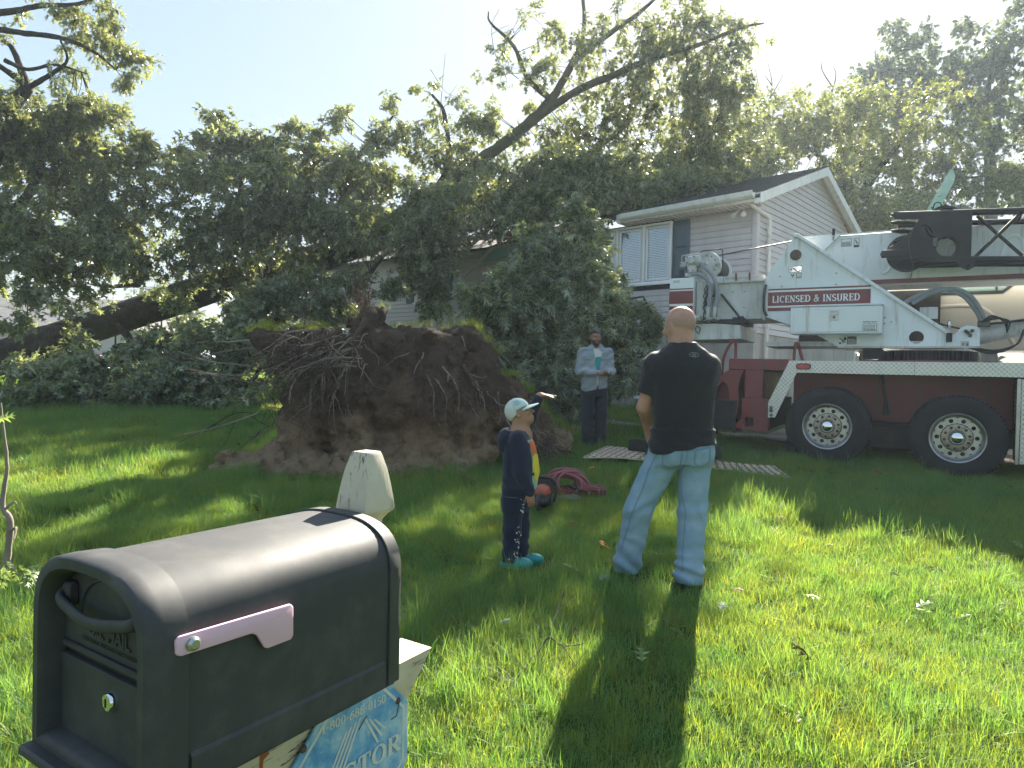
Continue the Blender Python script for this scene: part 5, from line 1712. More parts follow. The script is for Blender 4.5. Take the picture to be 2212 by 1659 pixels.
back_tree('tall_oak', 'tallest hazy oak, rising at the right edge behind the crane', 2140, 34,
          [[(2140, 420, 34), (2130, 250, 34), (2150, 90, 34)], [(2135, 270, 34), (2070, 170, 34), (2050, 130, 34)], [(2130, 220, 34), (2200, 130, 34)], [(2140, 330, 34), (2080, 280, 34)]],
          [B(2150, 70, 34, 60, 45, 90), B(2090, 120, 34, 50, 50, 75), B(2060, 180, 34, 50, 60, 70), B(2190, 130, 34, 60, 60, 100), B(2130, 180, 34, 70, 60, 110), B(2100, 260, 34, 70, 60, 90), B(2190, 260, 34, 60, 80, 120), B(2150, 350, 34, 80, 60, 110), B(2260, 200, 34, 70, 120, 120), B(2210, 400, 34, 70, 50, 80)],
          ML_FAR, .27, 9, .4, LEAF_FAR)
back_tree('middle_oak', 'rounded oak top between the bare snag and the tall hazy oak', 1820, 33,
          [[(1820, 420, 33), (1810, 300, 33), (1800, 230, 33)]],
          [B(1740, 230, 33, 60, 40, 60), B(1690, 250, 33, 50, 40, 50), B(1830, 230, 33, 60, 40, 60), B(1780, 270, 33, 90, 50, 100), B(1650, 290, 32, 60, 50, 60), B(1880, 280, 33, 60, 50, 60)],
          ML_OAK, .24, 9, .3, LEAF_FAR)
for px, lab, tw in ((1660, 'bare forked dead snag above the roof ridge, left of the two', [[(1650, 300, 26), (1655, 230, 26), (1640, 190, 26), (1632, 150, 26)], [(1655, 235, 26), (1668, 190, 26), (1662, 150, 26), (1658, 135, 26)], [(1655, 230, 26), (1676, 190, 26), (1690, 165, 26), (1692, 150, 26)], [(1668, 185, 26), (1650, 160, 26)]]),
                    (1800, 'curling bare dead snag above the roof ridge, right of the two', [[(1770, 320, 26), (1785, 230, 26), (1800, 190, 26), (1806, 160, 26), (1800, 145, 26)], [(1800, 190, 26), (1780, 160, 26), (1774, 140, 26), (1783, 130, 26)]])):
    sn = empty('dead_snag', (0, 0, 0), 0, lab, 'dead tree')
    for i, l in enumerate(tw):
        q = W(l)
        if i == 0:
            g0 = q[0].copy(); g0.z = float(gz(g0.x, g0.y)) - .1
            q = [g0] + q
        limb('trunk' if i == 0 else 'branch', q, [.10, .06, .03, .02, .01] if i == 0 else [.03, .02, .012, .006], M_DEAD, sn, 6, 4, .2)
# far wood closing the view behind everything
fw = []
for k in range(46):
    a = radians(-75 + k * 3.4)
    R = 62 + 10 * sin(k * 1.7)
    h = 5.5 + 2.0 * sin(k * 2.3) + 1.5 * sin(k * .9)
    if -42 < math.degrees(a) < -5: h *= .8
    fw.append((Vector((R * sin(a), R * cos(a), 1 + h * .5)), (3.8, 3.0, h * .6), 105))
o = crown('far_wood', None, fw, LEAF_FAR, ML_FAR, .75, 8, (), .2, .3, rg, twigs=False)
tag(o, 'far belt of trees closing the view behind the yard', 'woods', kind='stuff')
# hedge plants behind the trunk at the left
def shrub(px, py, Y, rpx, rpy, n, label, m=ML_YEL, name='shrub'):
    r = empty(name, (0, 0, 0), 0, label, 'shrub')
    c = at(px, py, Y)
    g0 = Vector((c.x, c.y, float(gz(c.x, c.y))))
    limb('stem', [g0, g0 + (c - g0) * .5, c], [.05, .04, .02], M_TWIG, r, 6, 3)
    crown('crown', r, [B(px, py, Y, rpx, rpy, n)], LEAF_OAK, m, .13, 9, [[g0, c]], .2, .2, rg)
    return r
shrub(660, 640, 20.5, 50, 60, 60, 'yellow-green shrub glimpsed below the slanting trunk, nearest the house')
shrub(430, 710, 22, 60, 40, 60, 'yellow-green shrub behind the slanting trunk, left of the ornamental grass')
shrub(250, 690, 25, 80, 60, 90, 'rounded green shrub far behind the middle of the slanting trunk', ML_FAR)
shrub(540, 650, 24, 70, 70, 90, 'tall green shrub behind the slanting trunk, left of the house', ML_OAK)
shrub(60, 640, 27, 110, 60, 110, 'dark shrub in front of the neighbouring roof at far left', ML_FAR)
shrub(350, 620, 28, 90, 60, 90, 'dark green shrub farthest behind the slanting trunk', ML_FAR)
shrub(90, 720, 24, 70, 30, 60, 'pale green hedge shrub before the neighbouring house')
# ================================================================== people
def skin_mat(name, c, c2):
    m = mat(name, c, .5, 0, .4, var=(14, c2, .35, .7), bump=(300, .06, .002))
    b = m.node_tree.nodes['Principled BSDF']
    b.inputs['Subsurface Weight'].default_value = .12
    b.inputs['Subsurface Radius'].default_value = (.012, .005, .003)
    return m
def cloth_mat(name, c, c2, sc=3.0, weave=900, rough=.85, fold=.25, dirt=None):
    m = mat(name, c, rough, 0, .15, var=(sc, c2, .35, .68), dirt=dirt)
    t = NT(m)
    b = t.n['Principled BSDF']
    tc = t.new('ShaderNodeTexCoord').outputs['Object']
    n1 = t.noise(tc, 16, 3, .5, 1.2)
    n2 = t.noise(tc, weave * .35, 1)
    h = t.math('ADD', n1, t.math('MULTIPLY', n2, .10))
    t.link(t.bump(h, fold, .03), b.inputs['Normal'])
    b.inputs['Sheen Weight'].default_value = .15
    return m
M_SKIN1 = skin_mat('fair_tanned_skin', (.46, .25, .17), (.40, .19, .13))
M_SKIN2 = skin_mat('tan_skin', (.30, .155, .095), (.25, .12, .075))
M_SKIN3 = skin_mat('boy_skin', (.38, .20, .125), (.33, .165, .10))
M_TEE = cloth_mat('black_jersey', (.013, .014, .018), (.018, .019, .023), fold=.3, rough=.7)
M_EYEW = mat('eye_white', (.7, .68, .64), .2)
M_EYEB = mat('eye_dark', (.02, .012, .008), .15)
M_HAIRB = mat('black_hair', (.012, .010, .009), .6, bump=(220, .8, .01))
M_BEARDG = mat('grey_stubble', (.36, .32, .29), .8, var=(60, (.18, .13, .10), .4, .6), bump=(300, .7, .006))
M_BEARDB = mat('dark_stubble', (.035, .022, .016), .8, bump=(260, .7, .006))

def jean_mat():
    m = mat('faded_denim', (.17, .27, .36), .85, 0, .15)
    t = NT(m)
    b = t.n['Principled BSDF']
    tc = t.new('ShaderNodeTexCoord').outputs['Object']
    big = t.noise(tc, 5.5, 3, .6, .6)
    c = t.ramp(big, [(.28, (.19, .285, .37)), (.50, (.235, .34, .43)), (.72, (.295, .40, .48))])
    mp = t.new('ShaderNodeMapping'); mp.inputs['Scale'].default_value = (60, 60, 260)
    t.link(tc, mp.inputs[0])
    fine = t.noise(mp.outputs[0], 5, 2)
    c = t.mix(t.ramp(fine, [(.35, (0, 0, 0)), (.75, (.3, .3, .3))]), c, (.16, .25, .33))
    t.link(c, b.inputs['Base Color'])
    h = t.math('ADD', t.noise(tc, 22, 3, .5, 1.5), t.math('MULTIPLY', fine, .12))
    t.link(t.bump(h, .22, .03), b.inputs['Normal'])
    return m
M_JEAN = jean_mat()
M_STITCH = mat('denim_seam', (.13, .20, .27), .9)
M_JEAND = mat('pocket_denim', (.24, .34, .43), .85, 0, .15, var=(18, (.18, .27, .35), .3, .7), bump=(400, .2, .004))

def hframe(yaw, pitch, roll=0.0):
    return (Matrix.Rotation(yaw, 3, 'Z') @ Matrix.Rotation(pitch, 3, 'X') @ Matrix.Rotation(roll, 3, 'Y'))
def head_d(P, c, Rm, s=1.0, ears=True, neck=True):
    Q = ((P - np.array(c)) @ np.array(Rm)) / s
    d = ell(Q, (0, -.014, .030), (.076, .097, .090))
    d = smin(d, ell(Q, (0, .026, -.035), (.062, .066, .086)), .03)
    d = smin(d, ell(Q, (0, .048, -.088), (.040, .040, .032)), .025)
    d = smin(d, ell(Q, (0, .076, .026), (.048, .022, .012)), .016)
    for sx in (-1, 1):
        d = smax(d, -ell(Q, (sx * .031, .101, .006), (.019, .015, .010)), .010)
        d = smin(d, ell(Q, (sx * .040, .070, -.028), (.022, .022, .018)), .02)
        if ears:
            e = smax(ell(Q, (sx * .079, -.008, -.008), (.010, .021, .033)), -ell(Q, (sx * .090, -.002, -.004), (.008, .012, .020)), .004)
            d = smin(d, e, .006)
    d = smin(d, cone(Q, (0, .088, .008), (0, .113, -.034), .008, .013), .012)
    for sx in (-1, 1):
        d = smin(d, ell(Q, (sx * .012, .101, -.038), (.009, .009, .008)), .006)
    d = smin(d, ell(Q, (0, .089, -.064), (.024, .012, .006)), .006)
    d = smin(d, ell(Q, (0, .087, -.076), (.021, .012, .007)), .006)
    d = smax(d, -ell(Q, (0, .101, -.070), (.024, .008, .0022)), .003)
    if neck:
        d = smin(d, cone(Q, (0, -.018, -.06), (0, -.040, -.20), .054, .060), .03)
    return d * s
def head_pt(c, Rm, s, p):
    return Vector(c) + Rm @ (Vector(p) * s)
def eyes(parent, c, Rm, s, closed=False):
    for sx in (-1, 1):
        p = head_pt(c, Rm, s, (sx * .031, .083, .006))
        e = MB().lathe([(.0, -.0115), (.006, -.0098), (.0105, -.0045), (.0115, 0), (.0105, .0045), (.006, .0098), (0, .0115)], n=14).build('eye', M_EYEW, parent, 80)
        e.matrix_local = Matrix.Translation(p) @ Matrix.Scale(s, 4)
        q = head_pt(c, Rm, s, (sx * .031, .0915, .006))
        i = MB().lathe([(.0, -.004), (.0035, -.003), (.0055, 0), (.0035, .003), (0, .004)], n=12).build('iris', M_EYEB, parent, 80)
        i.matrix_local = Matrix.Translation(q) @ Matrix.Scale(s, 4)
def hand_d(P, w, d, n, s=1.0, side=1, curl=.5, spread=.12, point=False):
    """w wrist, d direction of the hand, n palm normal, side = thumb side (+1: cross(d,n))"""
    w, d, n = np.array(w, float), unit(np.array(d, float)), unit(np.array(n, float))
    n = unit(n - d * (n @ d))
    t = np.cross(d, n) * side
    R = np.stack([t, d, n], 1)
    Q = ((P - w) @ R) / s
    dd = ell(Q, (0, .045, 0), (.040, .052, .016))
    dd = smin(dd, cone(Q, (0, -.02, 0), (0, .01, 0), .026, .028), .02)
    for k, (x, L) in enumerate(((.029, .072), (.010, .080), (-.010, .074), (-.028, .058))):
        c = curl if not (point and k == 0) else .05
        a0 = np.array([x, .082, 0]); ang = c * .9
        sx = x * spread * 10 * .1
        a1 = a0 + np.array([sx * .4, cos(ang), sin(ang)]) * L * .45
        a2 = a1 + np.array([sx * .3, cos(ang * 2), sin(ang * 2)]) * L * .32
        a3 = a2 + np.array([0, cos(ang * 2.7), sin(ang * 2.7)]) * L * .25
        f = np.minimum(np.minimum(cone(Q, a0 - [0, .02, 0], a1, .0095, .0088), cone(Q, a1, a2, .0088, .0080)), cone(Q, a2, a3, .0080, .0068))
        dd = smin(dd, f, .004)
    b0, b1, b2 = np.array([.026, .018, .004]), np.array([.052, .050, .014]), np.array([.056, .080, .024])
    dd = smin(dd, np.minimum(cone(Q, b0, b1, .014, .010), cone(Q, b1, b2, .010, .0075)), .008)
    return dd * s

def person(loc, rz, label):
    o = empty('person', loc, rz, label, 'person')
    return o

# ---------------------------------------------------------------- man in black T-shirt, seen from behind
_p = at(1426, 1250, 4.45)
MAN = person((_p.x, _p.y, float(gz(_p.x, _p.y)) - .005), 0, 'bald man in black T-shirt and faded jeans, back to the camera')
HS = 1.10
hc, hR = (.085, .02, 1.664), hframe(radians(30), radians(-3))
LA = [(-.062, .005, 1.410), (-.122, .065, 1.125), (-.070, .175, .985)]
RA = [(.275, .005, 1.405), (.300, .150, 1.165), (.06, .26, 1.14)]
LL = [(.030, .0, .87), (-.150, .035, .455), (-.200, .105, .075)]
RLg = [(.205, .0, .87), (.190, -.035, .455), (.160, -.105, .075)]
torso = [(.86, .12, .0, .178, .125), (1.0, .12, .0, .176, .12), (1.15, .12, .0, .178, .115), (1.30, .118, .0, .195, .12), (1.40, .115, .0, .205, .115), (1.47, .112, .0, .16, .085), (1.53, .108, -.005, .070, .065)]
def man_body(P):
    d = head_d(P, hc, hR, HS)
    d = smin(d, loft(P, [(z, a, b, c - .012, e - .012) for z, a, b, c, e in torso]), .03)
    d = smin(d, cone(P, (.10, -.01, 1.44), (.092, -.012, 1.60), .085, .070), .03)
    for A in (LA, RA):
        d = smin(d, cone(P, A[0], A[1], .060, .047), .03)
        d = smin(d, cone(P, A[1], A[2], .047, .031), .02)
    d = smin(d, hand_d(P, LA[2], (.10, .25, -.95), (.8, .3, .1), 1.0, -1, .35), .01)
    d = smin(d, hand_d(P, RA[2], (-1, .25, .1), (0, -1, 0), 1.0, 1, .5), .01)
    for A in (LL, RLg):
        d = smin(d, cone(P, A[0], A[1], .080, .054), .03)
        d = smin(d, cone(P, A[1], A[2], .052, .040), .02)
        d = smin(d, cone(P, A[2], (A[2][0], A[2][1] + .12, .04), .038, .030), .02)
    return d
iso('body', man_body, (-.32, -.22, .0), (.46, .42, 1.83), .0078, M_SKIN1, MAN)
def man_hips(P):
    d = loft(P, [(.78, .12, .0, .190, .14), (.86, .12, .0, .197, .142), (.93, .12, .0, .188, .130), (.975, .12, .0, .182, .124)])
    for x in (.035, .205):
        d = smin(d, ell(P, (x, -.062, .845), (.100, .085, .105)), .05)
    return d
def man_shirt(P):
    rows = [(.79, .125, .0, .196, .146), (.95, .122, .0, .188, .136), (1.10, .12, .0, .196, .134), (1.25, .118, .0, .208, .134), (1.37, .115, .0, .218, .130), (1.44, .113, .0, .200, .112), (1.50, .105, -.006, .125, .092), (1.55, .10, -.010, .088, .080)]
    d = loft(P, rows)
    d = smin(d, ell(P, (.045, -.050, 1.36), (.11, .078, .13)), .08)
    d = smin(d, ell(P, (.185, -.050, 1.36), (.11, .078, .13)), .08)
    for A in (LA, RA):
        d = smin(d, cone(P, (.105, -.012, 1.472), A[0], .078, .072), .06)
    for A, f in ((LA, .66), (RA, .70)):
        a, b = np.array(A[0]), np.array(A[1])
        e = a + (b - a) * f
        u = (b - a) / np.linalg.norm(b - a)
        sl = np.maximum(cone(P, a, e + u * .05, .077, .076), ((P - e) @ u))
        d = smin(d, sl, .035)
    d = smin(d, man_hips(P) - .014, .03)
    # hem drops lower on the left, folds gather there
    hem = .835 + .075 * np.clip((P[:, 0] + .06) / .34, 0, 1)
    d = np.maximum(d, hem - P[:, 2])
    s = P[:, 2] * 1.0 + (P[:, 0] - .1) * .55
    low = np.clip((1.12 - P[:, 2]) / .25, 0, 1)
    d = d + .0045 * low * np.sin(s * 55 + 3.5 * vnoise(P, 5, 3)) + .004 * vnoise(P * np.array([1, 1, .45]), 9, 5)
    d = d + .0022 * np.sin((P[:, 2] * .5 - np.abs(P[:, 0] - .1) * 1.2) * 60 + 3 * vnoise(P, 6, 8)) * np.clip((P[:, 2] - 1.1) / .2, 0, 1)
    neck = cone(P, (.098, -.010, 1.52), (.092, -.008, 1.72), .074, .08)
    return np.maximum(d, -neck)
iso('t_shirt', man_shirt, (-.30, -.24, .80), (.48, .30, 1.60), .006, M_TEE, MAN, 1)
def man_jeans(P):
    d = man_hips(P)
    legs = 9.0
    for A in (LL, RLg):
        k, a = np.array(A[1]), np.array(A[2])
        th = cone(P, A[0], A[1], .112, .092)
        sh = cone(P, A[1], (a[0], a[1], .035), .092, .084)
        leg = smin(th, sh, .03)
        leg = smin(leg, cone(P, (a[0], a[1], .14), (a[0], a[1] + .015, .05), .084, .094), .02)
        legs = np.minimum(legs, leg)
    d = smin(d, legs, .035)
    z = P[:, 2]
    ank = np.clip((.34 - z) / .24, 0, 1)
    kn = np.exp(-((z - .47) / .12) ** 2)
    hp = np.exp(-((z - .76) / .08) ** 2)
    w = 2.6 * vnoise(P, 6, 2)
    d = d + .0085 * ank * np.sin(z * 66 + w * 1.6 + P[:, 0] * 22) + .0045 * kn * np.sin(z * 50 + w * 1.8 - P[:, 0] * 34) + .003 * hp * np.sin(z * 52 + w * 1.6 - P[:, 0] * 28)
    d = d + .0035 * vnoise(P * np.array([1, 1, .5]), 13, 9)
    d = np.maximum(d, .022 - z)
    return np.maximum(d, z - .962)
iso('jeans', man_jeans, (-.36, -.26, .0), (.36, .28, 1.0), .006, M_JEAN, MAN, 1)
def march(f, pts, d, n=46, tol=.0012):
    """move points along unit vector d until they meet the surface f=0"""
    P = np.array([tuple(p) for p in pts], float)
    d = np.array(d, float)
    for _ in range(n):
        v = f(P)
        P = P + np.where(v > tol, np.clip(v * .7, tol * .5, .08), 0)[:, None] * d
    return P
def on_jeans_many(xz, f=man_jeans, y0=-.30, off=.002):
    P = march(f, [(x, y0, z) for x, z in xz], (0, 1, 0))
    return [(p[0], p[1] - off, p[2]) for p in P]
def on_jeans(x, z, f=man_jeans, y0=-.30, off=.002):
    return on_jeans_many([(x, z)], f, y0, off)[0]
def seam(pts, r, name, m, par, f=man_jeans, n=6):
    P = spline([(x, 0, z) for x, z in pts], n)
    return MB().tube(on_jeans_many([(p.x, p.z) for p in P], f), r, 5).build(name, m, par)
seam([(.122, .955), (.122, .90), (.118, .84), (.105, .78)], .0017, 'seam', M_STITCH, MAN)
seam([(-.05, .925), (.03, .905), (.118, .895), (.20, .907), (.29, .93)], .0017, 'seam', M_STITCH, MAN)
seam([(-.055, .86), (-.10, .75), (-.145, .60), (-.20, .46), (-.225, .34), (-.255, .20)], .0019, 'seam', M_STITCH, MAN)
seam([(.105, .78), (.105, .62), (.125, .48), (.118, .34), (.105, .20), (.10, .10)], .0019, 'seam', M_STITCH, MAN)
for poly in ([(-.035, .885), (.085, .870), (.075, .775), (.025, .745), (-.035, .775)], [(.165, .870), (.265, .895), (.262, .80), (.215, .765), (.165, .785)]):
    cx, cz = sum(p[0] for p in poly) / 5, sum(p[1] for p in poly) / 5
    vs, fs = [], []
    rings = 6
    dense = []
    for i in range(5):
        a, b2 = poly[i], poly[(i + 1) % 5]
        dense += [(a[0] + (b2[0] - a[0]) * k / 5, a[1] + (b2[1] - a[1]) * k / 5) for k in range(5)]
    for r in range(rings + 1):
        k = r / rings
        vs += on_jeans_many([(cx + (x - cx) * k, cz + (z - cz) * k) for x, z in dense], off=.0045 if r < rings else .0005)
    n = len(dense)
    for r in range(rings):
        for i in range(n):
            fs.append((r * n + i, r * n + (i + 1) % n, (r + 1) * n + (i + 1) % n, (r + 1) * n + i))
    pk = MB().add(vs, fs).build('pocket', M_JEAND, MAN, 60)
    MB().tube(on_jeans_many(dense + dense[:1], off=.004), .0024, 5).build('pocket_seam', M_STITCH, pk)
def man_beard(P):
    Q = (P - np.array(hc)) @ np.array(hR)
    d = head_d(P, hc, hR, HS, False, False) - .004
    reg = np.maximum(Q[:, 2] + .045 - .5 * np.clip(.05 - Q[:, 1], 0, .06), .012 - Q[:, 1])
    return np.maximum(d, reg)
def man_hair(P):
    Q = ((P - np.array(hc)) @ np.array(hR)) / HS
    d = head_d(P, hc, hR, HS, False, False) - .0018
    reg = np.maximum(np.maximum(Q[:, 1] - .035 - .3 * np.clip(Q[:, 2], -.1, .1), Q[:, 2] - .048 - .006 * vnoise(P, 40, 2)), -.075 - Q[:, 2])
    return np.maximum(d, reg)
iso('shaved_hair', man_hair, (-.06, -.14, 1.54), (.24, .18, 1.80), .005, mat('shaved_scalp', (.40, .235, .17), .6, var=(90, (.33, .20, .15), .4, .65), bump=(400, .3, .003)), MAN)
iso('beard', man_beard, (.0, -.1, 1.52), (.22, .16, 1.70), .005, M_BEARDG, MAN)
for A in (LL, RLg):
    a = A[2]
    def shoe(P, a=a):
        d = smin(cone(P, (a[0], a[1] - .03, .045), (a[0] - .01, a[1] + .17, .036), .045, .042), ell(P, (a[0] - .01, a[1] + .05, .06), (.045, .09, .05)), .03)
        return np.maximum(d, .004 - P[:, 2])
    iso('shoe', shoe, (a[0] - .1, a[1] - .12, 0), (a[0] + .1, a[1] + .26, .13), .008, mat('worn_shoe', (.20, .17, .14), .8) if a is LL[2] else bpy.data.materials['worn_shoe'], MAN)
# round emblem printed under the collar
M_EMB = mat('grey_print', (.24, .25, .27), .6)
def on_shirt_many(xz, off=.0015): return on_jeans_many(xz, man_shirt, -.32, off)
ecx, ecz = .150, 1.478
MB().tube(on_shirt_many([(ecx + .030 * cos(2 * pi * k / 24), ecz + .014 * sin(2 * pi * k / 24)) for k in range(25)]), .0016, 5).build('emblem', M_EMB, MAN)
for pts in ([(-.012, .009), (-.006, .003), (-.006, .001), (-.012, -.005)], [(.012, .009), (.006, .003), (.006, .001), (.012, -.005)], [(-.007, .0020), (.007, .0020)], [(-.011, -.0085), (.011, -.0085)]):
    MB().tube(on_shirt_many([(ecx + x, ecz + z) for x, z in pts]), .0016, 5).build('emblem', M_EMB, MAN)

# ---------------------------------------------------------------- boy pointing at the tree
_p = at(1112, 1222, 4.66)
BOY = person((_p.x, _p.y, float(gz(_p.x, _p.y)) - .005), radians(-14), 'boy in navy hooded sweatsuit and pale cap, one arm pointing up')
bhc, bs = (.006, .02, 1.058), .80
bhR = hframe(radians(-84), radians(27))
bN = [(.02, -.085, .895), (.055, -.105, .665), (.115, -.095, .530)]     # near (right) arm
bF = [(.02, .095, .895), (.035, .16, 1.02), (.085, .12, 1.205)]     # far arm, raised
bLn = [(-.005, -.055, .50), (-.010, -.055, .27), (-.020, -.060, .06)]
bLf = [(.005, .055, .50), (.020, .060, .27), (.030, .075, .06)]
btorso = [(.46, .005, .0, .098, .105), (.56, .018, .0, .110, .112), (.66, .025, .0, .116, .114), (.76, .022, .0, .108, .112), (.86, .012, .0, .092, .112), (.91, .005, .0, .072, .085), (.95, .0, .0, .05, .055)]
bF2 = (.085, .135, 1.115)
def boy_body(P):
    d = head_d(P, bhc, bhR, bs)
    d = smin(d, cone(P, (.0, .0, .88), (.0, .01, 1.0), .048, .044), .02)
    d = smin(d, loft(P, [(z, a, b, c - .012, e - .012) for z, a, b, c, e in btorso]), .03)
    d = smin(d, cone(P, bN[0], bN[1], .036, .030), .02)
    d = smin(d, cone(P, bN[1], bN[2], .030, .021), .015)
    d = smin(d, hand_d(P, bN[2], (.18, 0, -1), (-.25, .95, 0), .70, -1, .55), .006)
    d = smin(d, cone(P, bF[0], (.04, .175, 1.02), .036, .030), .02)
    d = smin(d, cone(P, (.04, .175, 1.02), (.120, .150, 1.180), .030, .021), .015)
    d = smin(d, hand_d(P, (.120, .150, 1.180), (.96, -.12, .02), (.1, 0, -1), .72, 1, .28, .5, True), .006)
    for A in (bLn, bLf):
        d = smin(d, cone(P, A[0], A[1], .052, .038), .02)
        d = smin(d, cone(P, A[1], A[2], .036, .028), .02)
        d = smin(d, cone(P, A[2], (A[2][0] + .10, A[2][1], .035), .028, .024), .02)
    return d
iso('body', boy_body, (-.2, -.22, .0), (.34, .28, 1.26), .0056, M_SKIN3, BOY)
eyes(BOY, bhc, bhR, bs)
M_NAVY = cloth_mat('navy_fleece', (.012, .017, .038), (.018, .023, .048), fold=.25)
def boy_top(P):
    d = loft(P, [(.445, .005, .0, .104, .112)] + [(z, a, b, c + .006, e + .006) for z, a, b, c, e in btorso[1:6]] + [(.94, .0, .0, .058, .062)])
    nr = smin(cone(P, bN[0], bN[1], .052, .046), cone(P, bN[1], np.array(bN[2]) + (.0, 0, .012), .046, .036), .02)
    fr = smin(cone(P, bF[0], (.04, .175, 1.02), .052, .046), cone(P, (.04, .175, 1.02), (.108, .153, 1.158), .046, .034), .02)
    d = smin(smin(d, nr, .025), fr, .025)
    # hood lying on the back
    hood = smin(ell(P, (-.075, .0, .890), (.060, .088, .070)), ell(P, (-.095, .0, .835), (.040, .072, .060)), .03)
    hood = smax(hood, -ell(P, (-.02, .0, 1.00), (.062, .062, .10)), .015)
    d = smin(d, hood, .012)
    d = d + .0035 * np.sin(P[:, 2] * 75 + P[:, 0] * 40 + 2.5 * vnoise(P, 9, 4)) * np.clip((.72 - P[:, 2]) / .2, 0, 1) + .0035 * vnoise(P, 22, 6)
    d = np.maximum(d, .455 - P[:, 2] + 0 * d)
    return np.maximum(d, -cone(P, (.0, .0, .92), (.004, .01, 1.03), .050, .055))
iso('sweatshirt', boy_top, (-.2, -.2, .43), (.2, .26, 1.22), .0052, M_NAVY, BOY, 1)
def boy_pants(P):
    d = loft(P, [(.40, .0, .0, .096, .108), (.47, .005, .0, .104, .112), (.52, .008, .0, .100, .108)])
    legs = 9.0
    for A in (bLn, bLf):
        l = smin(cone(P, A[0], A[1], .076, .060), cone(P, A[1], (A[2][0] - .004, A[2][1], .055), .060, .054), .03)
        legs = np.minimum(legs, l)
    d = smin(d, legs, .03)
    d = d + .005 * np.sin(P[:, 2] * 68 + P[:, 0] * 25 + 2.5 * vnoise(P, 8, 1)) * np.clip((.34 - P[:, 2]) / .2, 0, 1) + .004 * vnoise(P, 18, 3)
    return np.maximum(np.maximum(d, P[:, 2] - .50), .05 - P[:, 2])
iso('sweatpants', boy_pants, (-.16, -.2, .0), (.18, .2, .54), .0052, M_NAVY, BOY, 1)
# white speckles down the outside of the trouser leg
M_SPK = mat('white_print', (.66, .66, .62), .8)
rs = random.Random(5)
spk = []
for k in range(44):
    z = rs.uniform(.07, .49)
    x = .035 + .05 * (z - .07) / .45 + rs.gauss(0, .018) - (.015 if z < .3 else 0)
    spk.append((x, z, rs.choice([.003, .0035, .004, .006, .0085])))
_pos = on_jeans_many([(q[0], q[1]) for q in spk], boy_pants, -.25, .001)
spk = [(p, q[2]) for p, q in zip(_pos, spk) if p[1] < .0]
for p, r in spk:
    MB().lathe([(0, -.0010), (r * .8, -.0008), (r, .0012)], p, 'y', 10).build('speckle', M_SPK, BOY)
# printed chest panel: plain blocks of the same colours
def on_front_many(yz, off=.002):
    P = march(boy_top, [(.30, y, z) for y, z in yz], (-1, 0, 0))
    return [(p[0] + off, p[1], p[2]) for p in P]
def panel(poly, off, m, name='chest_print'):
    cx, cz = sum(p[0] for p in poly) / len(poly), sum(p[1] for p in poly) / len(poly)
    dense = []
    for i in range(len(poly)):
        a, b2 = poly[i], poly[(i + 1) % len(poly)]
        dense += [(a[0] + (b2[0] - a[0]) * k / 4, a[1] + (b2[1] - a[1]) * k / 4) for k in range(4)]
    vs, fs = [], []
    R = 7
    for r in range(R + 1):
        vs += on_front_many([(cx + (y - cx) * r / R, cz + (z - cz) * r / R) for y, z in dense], off)
    n = len(dense)
    for r in range(R):
        for i in range(n):
            fs.append((r * n + i, r * n + (i + 1) % n, (r + 1) * n + (i + 1) % n, (r + 1) * n + i))
    return MB().add(vs, fs).build(name, m, BOY, 60)
panel([(-.078, .885), (.075, .885), (.085, .60), (.06, .54), (-.06, .54), (-.080, .62)], .0020, mat('teal_print', (.10, .30, .24), .8, var=(9, (.30, .48, .30), .4, .6)))
panel([(-.074, .875), (.07, .875), (.078, .80), (-.072, .785)], .0036, mat('orange_print', (.62, .13, .02), .8))
panel([(-.074, .772), (-.03, .790), (.05, .780), (.075, .70), (.05, .62), (-.02, .595), (-.062, .63), (-.078, .70)], .0050, mat('yellow_print', (.72, .55, .03), .8))
# ball cap
M_CAP = cloth_mat('mint_cotton', (.52, .63, .60), (.46, .57, .54), fold=.1)
M_CAP2 = mat('mesh_white', (.60, .60, .55), .8, bump=(260, .8, .004))
def hq(P): return ((P - np.array(bhc)) @ np.array(bhR)) / bs
def cap_front(P):
    Q = hq(P)
    d = ell(Q, (0, -.010, .030), (.092, .112, .108))
    d = np.maximum(d, .030 - Q[:, 2] - .10 * np.clip(-Q[:, 1], -.05, .1) * 1.2)
    return np.maximum(d, -.012 - Q[:, 1]) * bs
def cap_back(P):
    Q = hq(P)
    d = ell(Q, (0, -.010, .030), (.0915, .1115, .1075))
    d = np.maximum(d, .012 - Q[:, 2] - .5 * np.clip(-Q[:, 1], 0, .1))
    return np.maximum(d, Q[:, 1] + .012) * bs
def cap_brim(P):
    Q = hq(P)
    q = Q.copy()
    q[:, 2] = Q[:, 2] - .030 + 3.2 * Q[:, 0] ** 2 + .22 * np.clip(Q[:, 1] - .08, 0, 1)
    d = np.maximum(ell(q * np.array([1, 1, 0]), (0, .075, 0), (.084, .110, 9)), np.abs(q[:, 2]) - .005)
    return np.maximum(d, .04 - Q[:, 1]) * bs
lo, hi = (-.16, -.14, .97), (.20, .18, 1.24)
CAP = iso('cap', cap_front, lo, hi, .0045, M_CAP, BOY)
iso('cap_mesh', cap_back, lo, hi, .0045, M_CAP2, CAP)
iso('cap_brim', cap_brim, lo, hi, .004, M_CAP, CAP)
M_PATCH = mat('cap_patch', (.16, .30, .32), .8)
def hp3(p): return head_pt(bhc, bhR, bs, p)
pc = [(.074, .040, .104), (.074, .008, .112), (.088, .008, .078), (.088, .042, .072)]
MB().tube([hp3(p) for p in pc + pc[:1]], .0022, 5).build('cap_patch', M_PATCH, CAP)
